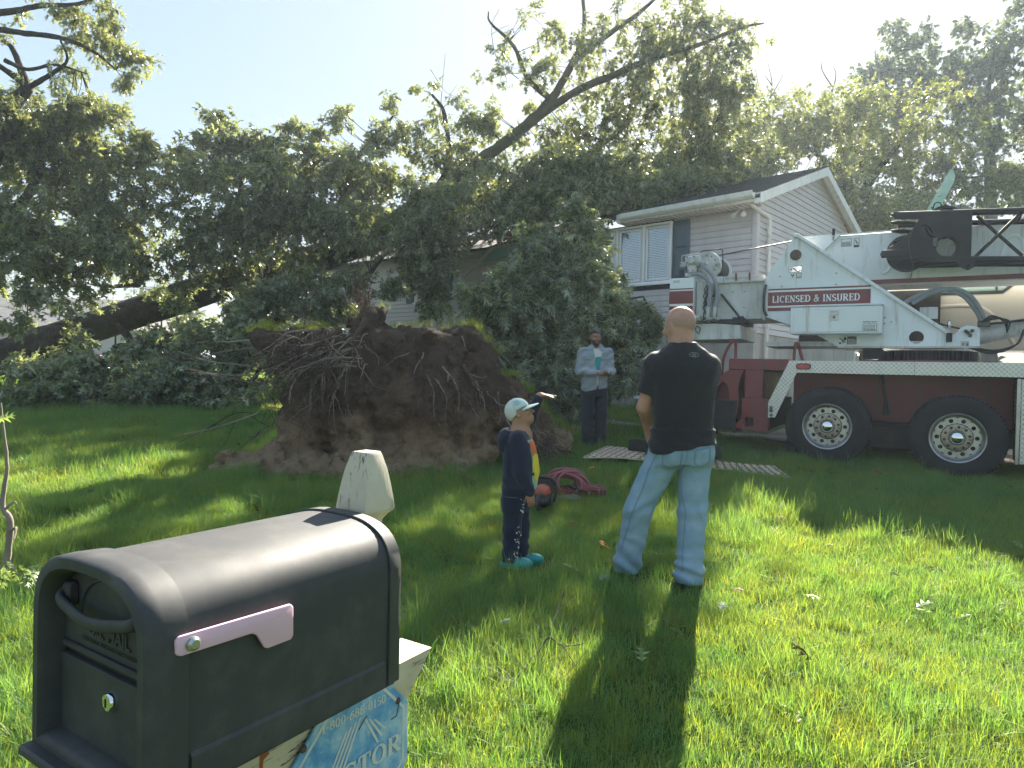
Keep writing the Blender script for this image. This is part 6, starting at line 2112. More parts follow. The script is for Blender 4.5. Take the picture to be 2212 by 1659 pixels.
MB().tube([hp3(p) for p in [(.082, .036, .092), (.082, .014, .098)]], .0018, 5).build('cap_patch', M_PATCH, CAP)
# clogs
M_CLOG = mat('teal_foam', (.008, .28, .27), .5)
for A in (bLn, bLf):
    a = A[2]
    def clog(P, a=a):
        d = smin(ell(P, (a[0] + .085, a[1], .045), (.075, .048, .042)), ell(P, (a[0] + .0, a[1], .032), (.075, .038, .030)), .03)
        d = smax(d, -ell(P, (a[0] - .01, a[1], .085), (.07, .030, .050)), .01)
        return np.maximum(d, .004 - P[:, 2])
    cg = iso('clog', clog, (a[0] - .1, a[1] - .07, 0), (a[0] + .18, a[1] + .07, .11), .005, M_CLOG, BOY)
    for k in range(6):
        u, v = a[0] + .075 + .022 * (k // 2), a[1] - .018 + .022 * (k % 2) - .006
        z = .087 - .0 - (k // 2) * .006
        MB().lathe([(0, .0), (.005, .0), (.0055, -.004)], (u, v, z), 'z', 8).build('vent_hole', M_INK, cg)
for k, z in enumerate((.548, .556)):
    MB().tube([(.108 + .0275 * cos(q * pi / 10), -.0955 + .027 * sin(q * pi / 10), z + .006 * sin(q * pi / 10 + k)) for q in range(21)], .0045, 6).build('bracelet', mat('blue_beads', (.01, .03, .25), .3) if k == 0 else M_INK, BOY)

# ---------------------------------------------------------------- worker by the bough
_p = at(1282, 966, 9.8)
WK = person((_p.x, _p.y, float(gz(_p.x, _p.y)) - .005), radians(180), 'bearded worker in open grey-blue work shirt standing beside the mat, hands together')
# local: +y is forward (towards the camera after the turn), +x is screen left
whc, whR = (.01, .02, 1.580), hframe(radians(4), radians(-3))
wL = [(-.175, .0, 1.375), (-.215, .05, 1.10), (-.165, .25, 1.085)]      # screen right arm
wR = [(.185, .0, 1.375), (.235, .045, 1.09), (-.05, .27, 1.065)]        # screen left arm crosses in front
wt = [(.80, .01, .0, .165, .125), (.95, .01, .005, .172, .132), (1.10, .01, .01, .170, .130), (1.25, .008, .0, .182, .122), (1.36, .005, .0, .190, .112), (1.42, .005, .0, .14, .08), (1.47, .008, .0, .062, .06)]
wl1 = [(-.085, 0, .80), (-.090, .01, .44), (-.095, -.02, .07)]
wl2 = [(.095, 0, .80), (.100, .02, .44), (.085, .04, .07)]
def wk_body(P):
    d = head_d(P, whc, whR, .97)
    d = smin(d, loft(P, [(z, a, b, c - .012, e - .012) for z, a, b, c, e in wt]), .03)
    for A in (wL, wR):
        d = smin(d, cone(P, A[0], A[1], .050, .042), .03)
        d = smin(d, cone(P, A[1], A[2], .042, .030), .02)
    d = smin(d, hand_d(P, wR[2], (-1, .15, .0), (0, .3, .9), .95, -1, .7), .01)
    d = smin(d, hand_d(P, wL[2], (.35, .6, -.1), (.6, -.3, .6), .95, 1, .6), .01)
    for A in (wl1, wl2):
        d = smin(d, cone(P, A[0], A[1], .07, .05), .03)
        d = smin(d, cone(P, A[1], A[2], .05, .04), .02)
    return d
iso('body', wk_body, (-.32, -.2, .0), (.34, .45, 1.74), .008, M_SKIN2, WK)
eyes(WK, whc, whR, .97)
for _e in WK.children:
    if _e.name.startswith('eye') and not _e.name.startswith('eyeb'): _e.scale = tuple(q * .75 for q in _e.scale)
M_SHIRT = cloth_mat('grey_blue_workshirt', (.25, .28, .31), (.31, .34, .365), fold=.3)
def wk_shirt(P):
    d = loft(P, [(.80, .01, .0, .182, .140), (.95, .01, .005, .190, .148), (1.10, .01, .01, .186, .144), (1.25, .008, .0, .196, .136), (1.36, .005, .0, .202, .124), (1.42, .005, .0, .150, .094), (1.47, .008, .0, .085, .075), (1.495, .008, .0, .076, .07)])
    for A in (wL, wR):
        b, w = np.array(A[1]), np.array(A[2])
        e = b + (w - b) * .78
        d = smin(d, smin(cone(P, A[0], A[1], .074, .064), cone(P, b, e, .064, .047), .03), .03)
    d = d + .006 * np.sin(P[:, 2] * 48 + P[:, 0] * 38 + 2.6 * vnoise(P, 7, 2)) + .006 * vnoise(P, 14, 5)
    hem = .835 + .035 * np.clip(-P[:, 0] / .18, -1, 1)
    d = np.maximum(d, hem - P[:, 2])
    # open front: a wedge from the collar, closing downward
    w = .012 + .052 * np.clip((P[:, 2] - 1.02) / .42, 0, 1)
    op = np.maximum(np.abs(P[:, 0] + .02) - w, -P[:, 1] + .06)
    d = np.maximum(d, -op)
    return np.maximum(d, -cone(P, (.005, .0, 1.45), (.008, .01, 1.6), .062, .066))
iso('work_shirt', wk_shirt, (-.34, -.2, .78), (.36, .38, 1.52), .008, M_SHIRT, WK, 1)
def wk_tee(P):
    return np.maximum(loft(P, [(z, a, b, c + .002, e + .003) for z, a, b, c, e in wt]), -cone(P, (.005, .02, 1.44), (.008, .02, 1.6), .058, .06))
iso('undershirt', wk_tee, (-.25, -.2, .9), (.25, .2, 1.49), .009, mat('white_teal_tee', (.55, .56, .54), .85), WK)
b = MB()
def wk_front(x, z):
    y = .35
    for _ in range(60):
        dd = float(wk_tee(np.array([[x, y, z]]))[0])
        if dd < .002: break
        y -= max(dd * .7, .002)
    return (x, y + .003, z)
gx = [(-.065, 1.06), (.02, 1.06), (.025, 1.20), (.02, 1.30), (-.06, 1.31), (-.07, 1.2)]
vs = [wk_front(-.02, 1.18)] + [wk_front(*p) for p in gx]
MB().add(vs, [(0, i + 1, (i + 1) % 6 + 1) for i in range(6)]).build('tee_print', mat('teal_ink', (.02, .24, .25), .8), WK)
for s in (-1, 1):       # collar wings and chest pockets
    c = [(s * .030 - .0, .105, 1.455), (s * .075, .070, 1.49), (s * .105, .060, 1.455), (s * .075, .118, 1.385)]
    MB().add(c + [(x, y - .008, z) for x, y, z in c], [(0, 1, 2, 3), (7, 6, 5, 4), (0, 4, 5, 1), (1, 5, 6, 2), (2, 6, 7, 3), (3, 7, 4, 0)]).build('collar', M_SHIRT, WK)
    MB().box(s * .115 - .042, s * .115 + .042, .124, .138, 1.265, 1.285, .004).build('pocket_flap', M_SHIRT, WK)
M_TROU = cloth_mat('charcoal_trousers', (.020, .024, .034), (.030, .034, .045), fold=.3)
def wk_trousers(P):
    d = loft(P, [(.74, .005, .0, .165, .125), (.86, .005, .0, .168, .125)])
    legs = 9.0
    for A in (wl1, wl2):
        legs = np.minimum(legs, smin(cone(P, A[0], A[1], .100, .088), cone(P, A[1], (A[2][0], A[2][1], .06), .088, .088), .03))
    d = smin(d, legs, .03)
    d = d + .008 * np.sin(P[:, 2] * 55 + P[:, 0] * 25 + 2.5 * vnoise(P, 6, 3)) * np.clip((.30 - P[:, 2]) / .2, .15, 1) + .005 * vnoise(P, 12, 4)
    return np.maximum(np.maximum(d, P[:, 2] - .87), .035 - P[:, 2])
iso('trousers', wk_trousers, (-.25, -.2, .0), (.25, .22, .9), .008, M_TROU, WK, 1)
for A, yaw in ((wl1, .1), (wl2, .25)):
    a = A[2]
    def boot(P, a=a, yaw=yaw):
        t = (a[0] + .17 * sin(yaw), a[1] + .17 * cos(yaw), .042)
        d = smin(cone(P, (a[0], a[1] - .03, .05), t, .048, .046), ell(P, (a[0], a[1], .08), (.05, .06, .06)), .03)
        return np.maximum(d, .004 - P[:, 2])
    iso('boot', boot, (a[0] - .12, a[1] - .12, 0), (a[0] + .16, a[1] + .26, .16), .009, M_BLACK, WK)
def wq(P): return ((P - np.array(whc)) @ np.array(whR)) / .97
def wk_hair(P):
    Q = wq(P)
    d = head_d(P, whc, whR, .97, False, False) - .009
    front = .070 - .35 * np.clip(.06 - Q[:, 1], 0, .05) - 2.2 * np.clip(.015 - Q[:, 1], 0, .05)
    return np.maximum(d, np.maximum(front, -.05) - Q[:, 2])
iso('hair', wk_hair, (-.14, -.16, 1.44), (.16, .18, 1.75), .006, M_HAIRB, WK)
def wk_beard(P):
    Q = wq(P)
    d = head_d(P, whc, whR, .97, False, False) - .005
    reg = np.maximum(Q[:, 2] + .058 - .9 * np.clip(np.abs(Q[:, 0]) - .030, 0, .05), .015 - Q[:, 1])
    mouth = ell(Q, (0, .10, -.070), (.022, .03, .009))
    return np.maximum(np.maximum(d, reg), -mouth)
iso('beard', wk_beard, (-.12, -.08, 1.42), (.14, .18, 1.62), .005, M_BEARDB, WK)
for sx in (-1, 1):
    MB().tube([head_pt(whc, whR, .97, p) for p in ((sx * .014, .098, .024), (sx * .032, .097, .029), (sx * .050, .086, .023))], [.003, .0042, .002], 5).build('eyebrow', M_HAIRB, WK)
    l = MB().lathe([(0, .0), (.018, .001), (.022, .005), (.018, .006), (0, .006)], n=14).build('sunglass_lens', M_GLASS, WK)
    l.matrix_local = Matrix.Translation(head_pt(whc, whR, .97, (sx * .028, .072, .118))) @ Matrix.Rotation(radians(-50), 4, 'X') @ Matrix.Scale(1.15, 4)
MB().tube([head_pt(whc, whR, .97, p) for p in ((-.078, .0, .085), (-.058, .066, .112), (0, .078, .118), (.058, .066, .112), (.078, .0, .085))], .0042, 6).build('sunglass_frame', M_RIM, WK)
# work gloves in his hands
gl = empty('work_gloves', (WK.location.x, WK.location.y, WK.location.z), radians(180), 'crumpled pale work gloves held in the worker hands', 'gloves')
def glove(P):
    d = smin(ell(P, (-.13, .315, 1.10), (.055, .032, .020)), ell(P, (-.16, .325, 1.085), (.030, .035, .028)), .02)
    return d + .008 * vnoise(P, 45, 3)
iso('glove', glove, (-.24, .25, 1.02), (-.04, .39, 1.16), .006, mat('glove_cloth', (.34, .31, .29), .9, var=(30, (.10, .09, .09), .45, .6)), gl)
# ================================================================== root plate of the uprooted tree
RP = empty('root_plate', (-1.0, 8.4, .4), 0, 'wall of torn-up dark soil and roots left by the uprooted tree, grass along its rim', 'root plate')
RP.matrix_world = Matrix.Identity(4)
def soil_lump_mat():
    m = bpy.data.materials.new('torn_soil')
    m.use_nodes = True
    t = NT(m)
    b = t.n['Principled BSDF']
    b.inputs['Roughness'].default_value = .95
    b.inputs['Specular IOR Level'].default_value = .12
    g = t.new('ShaderNodeNewGeometry').outputs['Position']
    sep = t.new('ShaderNodeSeparateXYZ'); t.link(g, sep.inputs[0])
    n1 = t.noise(g, 1.6, 5, .6, .6)
    # clay subsoil below, dark topsoil above (the tree's own soil layers)
    k = t.math('ADD', t.math('MULTIPLY', t.math('SUBTRACT', 1.45, sep.outputs[2]), .9), t.math('MULTIPLY', t.math('SUBTRACT', n1, .5), 2.2))
    c = t.ramp(k, [(.05, (.085, .057, .041)), (.35, (.15, .100, .066)), (.62, (.22, .150, .095)), (1.0, (.26, .185, .118))])
    n2 = t.noise(g, 9, 5, .7)
    c = t.mix(t.ramp(n2, [(.30, (.7, .7, .7)), (.52, (0, 0, 0))]), c, (.030, .020, .015))
    n3 = t.noise(g, 38, 4, .7)
    c = t.mix(t.ramp(n3, [(.55, (0, 0, 0)), (.8, (.5, .5, .5))]), c, (.20, .15, .10))
    t.link(c, b.inputs['Base Color'])
    t.link(t.bump(t.math('ADD', n2, t.math('MULTIPLY', n3, .5)), .9, .05), b.inputs['Normal'])
    return m
M_SOIL = soil_lump_mat()
LUMPS = [(760, 775, 8.45, .92, .42, .30), (900, 760, 8.6, .70, .45, .34), (795, 712, 8.5, .26, .30, .26), (955, 735, 8.75, .34, .35, .20), (1010, 790, 8.8, .42, .35, .28),
         (770, 880, 8.35, .86, .5, .70), (900, 890, 8.35, .92, .55, .80), (1030, 880, 8.7, .66, .45, .55), (1110, 915, 9.0, .55, .42, .38), (1180, 955, 9.3, .30, .36, .20),
         (890, 1000, 8.05, .72, .42, .30), (640, 1010, 7.85, .62, .42, .20), (545, 1022, 7.75, .42, .35, .12), (790, 1022, 7.75, .5, .36, .18), (980, 985, 8.25, .45, .4, .22), (620, 740, 8.6, .42, .35, .14), (660, 960, 8.1, .32, .3, .35)]
LC = [(np.array(tuple(at(a, b2, y))), (rx, ry, rz)) for a, b2, y, rx, ry, rz in LUMPS]
def plate_d(P):
    d = None
    for c, r in LC:
        e = ell(P, c, r)
        d = e if d is None else smin(d, e, .16)
    d = d + .14 * (worley(P, 4.2, 2) - .5) + .085 * (worley(P, 8.5, 5) - .5) + .10 * fbm(P, 2.1, 2, 3) + .03 * vnoise(P, 19, 12)
    return d
plV, plF = isomesh(plate_d, (-3.5, 7.0, .1), (1.4, 10.0, 2.6), .027)
npmesh('soil', plV, plF, M_SOIL, RP)
# clods on the lawn before it
rr = np.random.default_rng(21)
for k in range(46):
    px, py = rr.uniform(470, 1010), rr.uniform(1000, 1048)
    if px > 700: py = rr.uniform(1018, 1044)
    y = 7.9 - (py - 1000) * .012
    p = at(px, py, y); r = rr.uniform(.025, .075)
    z = float(gz(p.x, p.y))
    V, F = isomesh(lambda P: ell(P, (0, 0, 0), (r, r * .8, r * .7)) + r * .35 * vnoise(P, 1.6 / r, k), (-r * 1.5,) * 3, (r * 1.5,) * 3, r * .3)
    o = npmesh('clod', V, F, M_SOIL, RP)
    o.location = (p.x, p.y, z + r * .4)
# roots
M_ROOT = mat('pale_root', (.22, .165, .13), .85, 0, .2, var=(9, (.30, .24, .195), .35, .65), bump=(60, .3, .006))
M_ROOTD = mat('dark_root', (.065, .044, .034), .9, 0, .2, var=(9, (.11, .08, .06), .4, .7))
M_ROOTR = mat('reddish_root', (.19, .075, .035), .8, 0, .2)
def wander(p, d, L, n, curl, grav, rg2):
    pts = [np.array(p, float)]
    d = unit(np.array(d, float))
    for k in range(n):
        d = unit(d + rg2.normal(0, curl, 3) + np.array([0, 0, -grav]))
        pts.append(pts[-1] + d * L / n)
    return pts
fine = MB()
_gx, _gy = np.arange(470, 1240, 6.0), np.arange(660, 1040, 6.0)
_A, _Bb = np.meshgrid(_gx, _gy, indexing='ij')
_S0 = np.array([tuple(at(p, q, 6.9)) for p, q in zip(_A.ravel(), _Bb.ravel())])
_SD = unit(np.array([tuple(at(p, q, 8) - at(p, q, 7)) for p, q in zip(_A.ravel(), _Bb.ravel())]))
_on = np.arange(len(_S0))
_hit = np.zeros(len(_S0), bool)
for _ in range(70):                      # where lines of sight meet the soil, used to seat roots and turf
    _v = plate_d(_S0[_on])
    _hit[_on[_v < .012]] = True
    _st = np.clip(_v * .5, .012, .3)
    _S0[_on] += np.where(_v < .012, 0, _st)[:, None] * _SD[_on]
    _on = _on[(_v >= .012) & (_S0[_on, 1] < 9.9)]
_S0, _SD, _hit = _S0.reshape(*_A.shape, 3), _SD.reshape(*_A.shape, 3), _hit.reshape(_A.shape)
def surf(px, py, lift=.02):
    i, j = int(np.clip(round((px - 470) / 6), 0, len(_gx) - 1)), int(np.clip(round((py - 660) / 6), 0, len(_gy) - 1))
    return _S0[i, j] - _SD[i, j] * lift if _hit[i, j] else None
def root(p, d, L, r, curl=.22, grav=.05, m=None, kids=3, lvl=0):
    n = max(5, int(L / .07))
    P = wander(p, d, L, n, curl, grav, rr)
    R = [r * (1 - .8 * k / n) + .0012 for k in range(n + 1)]
    if lvl == 0:
        MB().tube(P, R, 6, False).build('root', m or M_ROOT, RP, 80)
    else:
        fine.tube(P, R, 3, False)
    for k in range(kids):
        i = int(rr.uniform(.2, .9) * n)
        dd = P[min(i + 1, n)] - P[i]
        root(P[i], unit(dd) + rr.normal(0, .6, 3), L * rr.uniform(.25, .6), R[i] * .5, curl * 1.3, grav, m, 2 if lvl == 0 else (1 if lvl == 1 else 0), lvl + 1)
# the fan of pale roots sweeping out to the left
for k in range(64):
    s = surf(rr.uniform(620, 800), rr.uniform(712, 800), .03)
    if s is None: continue
    s = Vector(s)
    e = at(rr.uniform(515, 660), rr.uniform(750, 890), rr.uniform(7.6, 8.1))
    d = np.array(tuple(e - s))
    root(tuple(s), unit(d) + np.array([0, -.25, .12]), float(np.linalg.norm(d)) * rr.uniform(.7, 1.15), rr.uniform(.004, .010) * (1.9 if k % 6 == 0 else 1), .17, .05, None, 8)
for k in range(40):
    s = surf(rr.uniform(600, 800), rr.uniform(730, 830), .03)
    if s is None: continue
    root(tuple(s), (rr.uniform(-.7, .4), rr.uniform(-.5, .0), rr.uniform(-.9, .2)), rr.uniform(.3, .75), rr.uniform(.005, .012), .3, .10, None, 4)
# stray twigs reaching far left
for a, b2, c, e, r in ((540, 735, 425, 742, .010), (545, 752, 445, 756, .008), (540, 790, 380, 772, .007), (550, 810, 395, 818, .008), (560, 830, 400, 800, .006), (620, 880, 520, 980, .010), (560, 890, 395, 980, .009), (540, 800, 470, 830, .006)):
    s = at(a, b2, 8.2); q = at(c, e, 8.0)
    root(tuple(s), tuple(q - s), (q - s).length, r, .07, -.004, None, 3)
# thick torn stubs
for a, b2, c, e, r in ((735, 712, 640, 775, .045), (700, 735, 600, 800, .03), (790, 690, 760, 740, .05), (640, 955, 690, 925, .03), (940, 885, 955, 850, .022), (1000, 790, 1040, 830, .03), (850, 800, 835, 870, .03), (870, 830, 905, 860, .02)):
    s = at(a, b2, 8.2); q = at(c, e, 7.95)
    root(tuple(s), tuple(q - s), (q - s).length * 1.1, r, .06, .0, M_ROOTD, 4)
# right flank, roots running down the slope and the middle of the face
for k in range(50):
    px = rr.uniform(900, 1190)
    py = np.interp(px, [860, 1000, 1190], [740, 790, 915]) + rr.uniform(0, 60)
    s = surf(px, py)
    if s is None: continue
    root(s, (rr.uniform(.0, .9), -.42, -rr.uniform(.4, 1)), rr.uniform(.25, .8), rr.uniform(.005, .012), .20, .06, M_ROOTD if rr.random() < .5 else M_ROOT, 5)
for k in range(18):
    px = rr.uniform(620, 1080)
    s = surf(px, rr.uniform(705, 820))
    if s is None: continue
    root(s, (rr.uniform(-.7, .5), -.5, -rr.uniform(.1, 1)), rr.uniform(.2, .6), rr.uniform(.004, .010), .3, .10, M_ROOTD if rr.random() < .6 else M_ROOT, 5)
# the upright reddish feeder root on top
for k in range(16):
    s = at(800 + rr.uniform(-12, 14), 700, 8.5)
    root(tuple(s), (-.45 + rr.normal(0, .18), rr.normal(0, .2), 1), rr.uniform(.35, .62), rr.uniform(.004, .009), .16, -.02, M_ROOTR, 4)
fo = fine.build('fine_roots', M_ROOTD, RP, 80)
fo['kind'] = 'stuff'
for pts, r in (([(1035, 735, 8.7), (1062, 755, 8.7), (1095, 800, 8.8), (1120, 850, 8.9)], .011), ([(1040, 740, 8.7), (1075, 742, 8.7), (1105, 760, 8.8)], .007), ([(1120, 850, 8.9), (1128, 810, 8.9), (1140, 790, 8.9)], .006), ([(1025, 800, 8.6), (1050, 780, 8.6), (1075, 790, 8.6)], .008)):
    MB().tube(spline(W(pts), 5), r, 6, False).build('root', M_ROOT, RP, 80)

# ================================================================== mailbox
MX = empty('mailbox', (0, 0, 0), 0, 'big black locking mailbox with pink flag, closest to the camera', 'mailbox')
ca, sa = cos(radians(32.9)), sin(radians(32.9))
PB = Vector((-.206, 1.26, .971))                      # back end of the near bottom edge
_R = Matrix(((ca, sa, 0), (-sa, ca, 0), (0, 0, 1)))  # columns: width direction, length direction
MX.matrix_world = Matrix.Translation(PB) @ _R.to_4x4()
# local: x = width (0 near side, negative away), y = length (0 back, negative to the front), z up
def mb_mat():
    m = mat('black_powder_coat', (.040, .041, .042), .62, 0, .4, var=(5, (.044, .044, .046), .4, .7), bump=(900, .10, .002), rvar=.05)
    t = NT(m)
    b = t.n['Principled BSDF']
    tc = t.new('ShaderNodeTexCoord').outputs['Object']
    dust = t.ramp(t.noise(tc, 13, 6, .7), [(.47, (0, 0, 0)), (.75, (.55, .55, .55))])
    old = b.inputs['Base Color'].links[0].from_socket
    t.link(t.mix(dust, old, (.10, .095, .085)), b.inputs['Base Color'])
    return m
M_MBX = mb_mat()
WD, HT, LN = .302, .297, .457
def arch(grow=0.0, bot=0.0, n=14, sq=.105):
    """cross section (x,z) of the box: straight sides, rounded top"""
    g = grow
    pts = [(g, -bot)]
    zc = HT - sq
    pts.append((g, zc * .5))
    for k in range(2 * n + 1):
        a = pi * k / (2 * n)
        c, s_ = cos(a), sin(a)
        e = .70
        x = -WD / 2 + (WD / 2 + g) * (abs(c) ** e) * (1 if c >= 0 else -1)
        z = zc + (sq + g) * (abs(s_) ** e)
        pts.append((x, z))
    pts.append((-WD - g, zc * .5))
    pts.append((-WD - g, -bot))
    return pts
def skin(sections, close=True):
    vs, fs = [], []
    n = len(sections[0][1])
    for y, pts in sections:
        vs += [(x, y, z) for x, z in pts]
    for i in range(len(sections) - 1):
        for k in range(n if close else n - 1):
            a, b2 = i * n + k, i * n + (k + 1) % n
            fs.append((a, b2, b2 + n, a + n))
    return vs, fs
vs, fs = skin([(-.022, arch()), (-.03, arch()), (-.15, arch()), (-.29, arch()), (-LN + .03, arch())])
MB().add(vs, fs).build('shell', M_MBX, MX, 50)
n = len(arch())
vs, fs = skin([(.012, arch(-.012)), (.012, arch(-.002)), (.008, arch(.003)), (-.020, arch(.004)), (-.0215, arch(.001))])
fs.append(tuple(range(n)))
MB().add(vs, fs).build('back_rim', M_MBX, MX, 50)
vs, fs = skin([(-LN + .045, arch(.001)), (-LN + .044, arch(.005, .004)), (-LN + .010, arch(.007, .006)), (-LN - .012, arch(.006, .008)), (-LN - .017, arch(.002, .006)), (-LN - .017, arch(-.012, -.010)), (-LN - .008, arch(-.018, -.018)), (-LN + .028, arch(-.020, -.022))])
MB().add(vs, fs).build('front_rim', M_MBX, MX, 50)
# raised lower panel line on the near side
MB().add([(.0005, -.03, .048), (.0005, -LN + .05, .052), (.004, -LN + .05, .046), (.004, -.03, .042), (.004, -LN + .05, .002), (.004, -.03, .002)], [(0, 1, 2, 3), (3, 2, 4, 5)]).build('side_crease', M_MBX, MX, 10)
# recessed door: upper panel leaning in, slot, lower panel
yd = -LN + .018
def apoly(g, z0, z1):
    pts = [p for p in arch(g) if z0 <= p[1] <= z1]
    return pts
door = [(x, z) for x, z in arch(-.021, -.020)]
up = [(-.021, .152)] + [(x, z) for x, z in door if z > .157] + [(-WD + .021, .152)]
plate('upper_door', up, [], .010, yd, M_MBX, MX)
plate('lower_door', [(-.021, .022), (-.021, .134), (-WD + .021, .134), (-WD + .021, .022)], [], .010, yd - .006, M_MBX, MX, .002)
MB().box(-WD + .02, -.02, yd + .002, yd + .02, .132, .154).build('letter_slot', M_INK, MX)
MB().box(-WD + .022, -.022, yd - .006, yd + .0, .146, .156, .002).build('slot_lip', M_MBX, MX)
MB().box(-WD - .004, .004, -LN - .036, -LN + .03, -.012, .004, .004).build('front_sill', M_MBX, MX)
MB().box(-WD + .002, -.002, -LN + .03, .0, -.006, .002).build('floor_pan', M_MBX, MX)
# bow handle with its scooped recess
b = MB()
pts = spline([(-.258, yd - .004, .232), (-.255, yd - .020, .226), (-.225, yd - .022, .220), (-.155, yd - .026, .216), (-.085, yd - .022, .222), (-.052, yd - .020, .228), (-.048, yd - .004, .236)], 5)
b.tube(pts, .006, 10)
b.v = [(x, y, .222 + (z - .222) * 1.6) for x, y, z in b.v]
hd = b.build('handle', M_MBX, MX, 80)
for x in (-.250, -.055):
    MB().box(x - .010, x + .010, yd - .016, yd + .002, .214, .250, .004).build('handle_lug', M_MBX, hd)
ar = [(-WD / 2 + .080 * cos(pi * k / 16), .205 + .062 * sin(pi * k / 16)) for k in range(17)]
MB().tube([(x, yd - .001, z) for x, z in ar], .003, 6).build('recess_edge', M_MBX, MX)
tm = Matrix.Translation((-WD / 2, yd - .0005, .178)) @ XZ
text('embossed_text', 'U.S. MAIL', .030, M_MBX, MX, tm, bold=.001, ext=.0016, align='CENTER', sx=.95)
text('embossed_text', 'APPROVED BY THE POSTMASTER GENERAL', .0085, M_MBX, MX, Matrix.Translation((-WD / 2, yd - .0005, .166)) @ XZ, ext=.0008, align='CENTER', sx=.95)
lk = MB().lathe([(0, -.010), (.007, -.010), (.0115, -.009), (.0135, -.006), (.014, 0)], (-.128, yd - .006, .102), 'y', 24).build('lock', M_CHROME, MX)
MB().box(-.1295, -.1265, yd - .0168, yd - .0158, .096, .108).build('keyhole', M_INK, lk)
# pink flag
M_PINK = mat('pink_plastic', (.66, .40, .50), .45, 0, .4, var=(6, (.70, .45, .55), .3, .7))
fp = [(-.435, .192), (-.428, .196), (-.165, .196), (-.158, .190), (-.158, .124), (-.164, .118), (-.212, .118), (-.220, .124), (-.236, .150), (-.246, .156), (-.430, .156), (-.438, .161)]
fp = [(-.436, .216), (-.430, .2205), (-.250, .2145), (-.244, .209), (-.243, .163), (-.248, .158), (-.291, .158), (-.297, .162), (-.310, .184), (-.318, .189), (-.428, .1925), (-.435, .197)]
b = MB()
n = len(fp)
cx = sum(p[0] for p in fp) / n; cz = sum(p[1] for p in fp) / n
inner = []
for y, z in fp:
    inner.append((y, z))
vs = [(.004, y, z) for y, z in fp] + [(.010, y, z) for y, z in fp]
b.add(vs, [tuple(range(n))[::-1], tuple(range(n, 2 * n))] + [(i, (i + 1) % n, (i + 1) % n + n, i + n) for i in range(n)])
flag = b.build('flag', M_PINK, MX, 40, bevel=.0028)
MB().lathe([(0, .018), (.006, .018), (.0095, .015), (.0095, .0105), (.011, .0100)], (0, -.412, .206), 'x', 18).build('flag_rivet', M_RIM, flag)

# ------------------------------------------------ wooden post with gothic top, arm and brace
def wood_mat(name, c, c2, crack):
    m = mat(name, c, .75, 0, .25)
    t = NT(m)
    b = t.n['Principled BSDF']
    tc = t.new('ShaderNodeTexCoord').outputs['Object']
    mp = t.new('ShaderNodeMapping'); mp.inputs['Scale'].default_value = crack
    t.link(tc, mp.inputs[0])
    cr = t.noise(mp.outputs[0], 9, 6, .72, .5)
    big = t.noise(tc, 6, 4)
    k = t.ramp(cr, [(.56, (0, 0, 0)), (.59, (1, 1, 1))])
    k2 = t.ramp(big, [(.40, (0, 0, 0)), (.52, (1, 1, 1))])
    kk = t.math('MULTIPLY', k, k2)
    base = t.ramp(t.noise(tc, 18, 4), [(.3, c), (.7, c2)])
    t.link(t.mix(kk, base, (.06, .045, .035)), b.inputs['Base Color'])
    h = t.math('SUBTRACT', t.math('MULTIPLY', t.noise(mp.outputs[0], 20, 3), .25), kk)
    t.link(t.bump(h, .5, .004), b.inputs['Normal'])
    return m
M_POST = wood_mat('cream_painted_post', (.58, .52, .40), (.50, .45, .34), (14, 14, 1.6))
M_ARM = wood_mat('cream_painted_arm', (.58, .50, .36), (.50, .43, .30), (14, 1.4, 14))
PO = empty('mailbox_post', (0, 0, 0), 0, 'weathered cream wooden post with gothic-pointed cap behind the mailbox', 'post')
pc = Vector((-.297, 1.402, 0))
PO.matrix_world = Matrix.Translation((pc.x, pc.y, float(gz(pc.x, pc.y)) - .05)) @ _R.to_4x4()
zb = -PO.matrix_world.translation.z
S = .0415
prof = [(S, 0), (S, 1.205 + zb), (S - .004, 1.212 + zb), (S * .70, 1.217 + zb), (S * .58, 1.228 + zb), (S * .60, 1.240 + zb), (S * .78, 1.252 + zb), (S, 1.260 + zb), (S + .001, 1.266 + zb), (S * .955, 1.290 + zb), (S * .87, 1.315 + zb), (S * .74, 1.345 + zb), (S * .56, 1.374 + zb), (S * .50, 1.380 + zb), (S * .47, 1.3815 + zb)]
vs, fs = [], []
for r, z in prof:
    vs += [(r, -r, z), (r, r, z), (-r, r, z), (-r, -r, z)]
for i in range(len(prof) - 1):
    for k in range(4):
        fs.append((i * 4 + k, i * 4 + (k + 1) % 4, i * 4 + 4 + (k + 1) % 4, i * 4 + 4 + k))
fs.append(tuple(len(vs) - 4 + k for k in range(4)))
MB().add(vs, fs).build('post', M_POST, PO, 25, bevel=.0015)
# arm: runs under the box, past the post, end cut at a slant
AX = PO.matrix_world.inverted() @ MX.matrix_world
def L2(x, y, z): return AX @ Vector((x, y, z))
b = MB()
x0, x1 = -.151 - .046, -.151 + .046
za, zc = -.040, -.130
for x in (x0, x1): pass
endt, endb = .236, .152
pts = [(-.40, za), (endt, za), (endb, zc), (-.40, zc)]
vs = [L2(x, y, z) for x in (x0, x1) for y, z in pts]
b.add(vs, [(0, 1, 2, 3), (7, 6, 5, 4), (0, 4, 5, 1), (1, 5, 6, 2), (2, 6, 7, 3), (3, 7, 4, 0)])
arm = b.build('arm', M_ARM, PO, 25, bevel=.002)
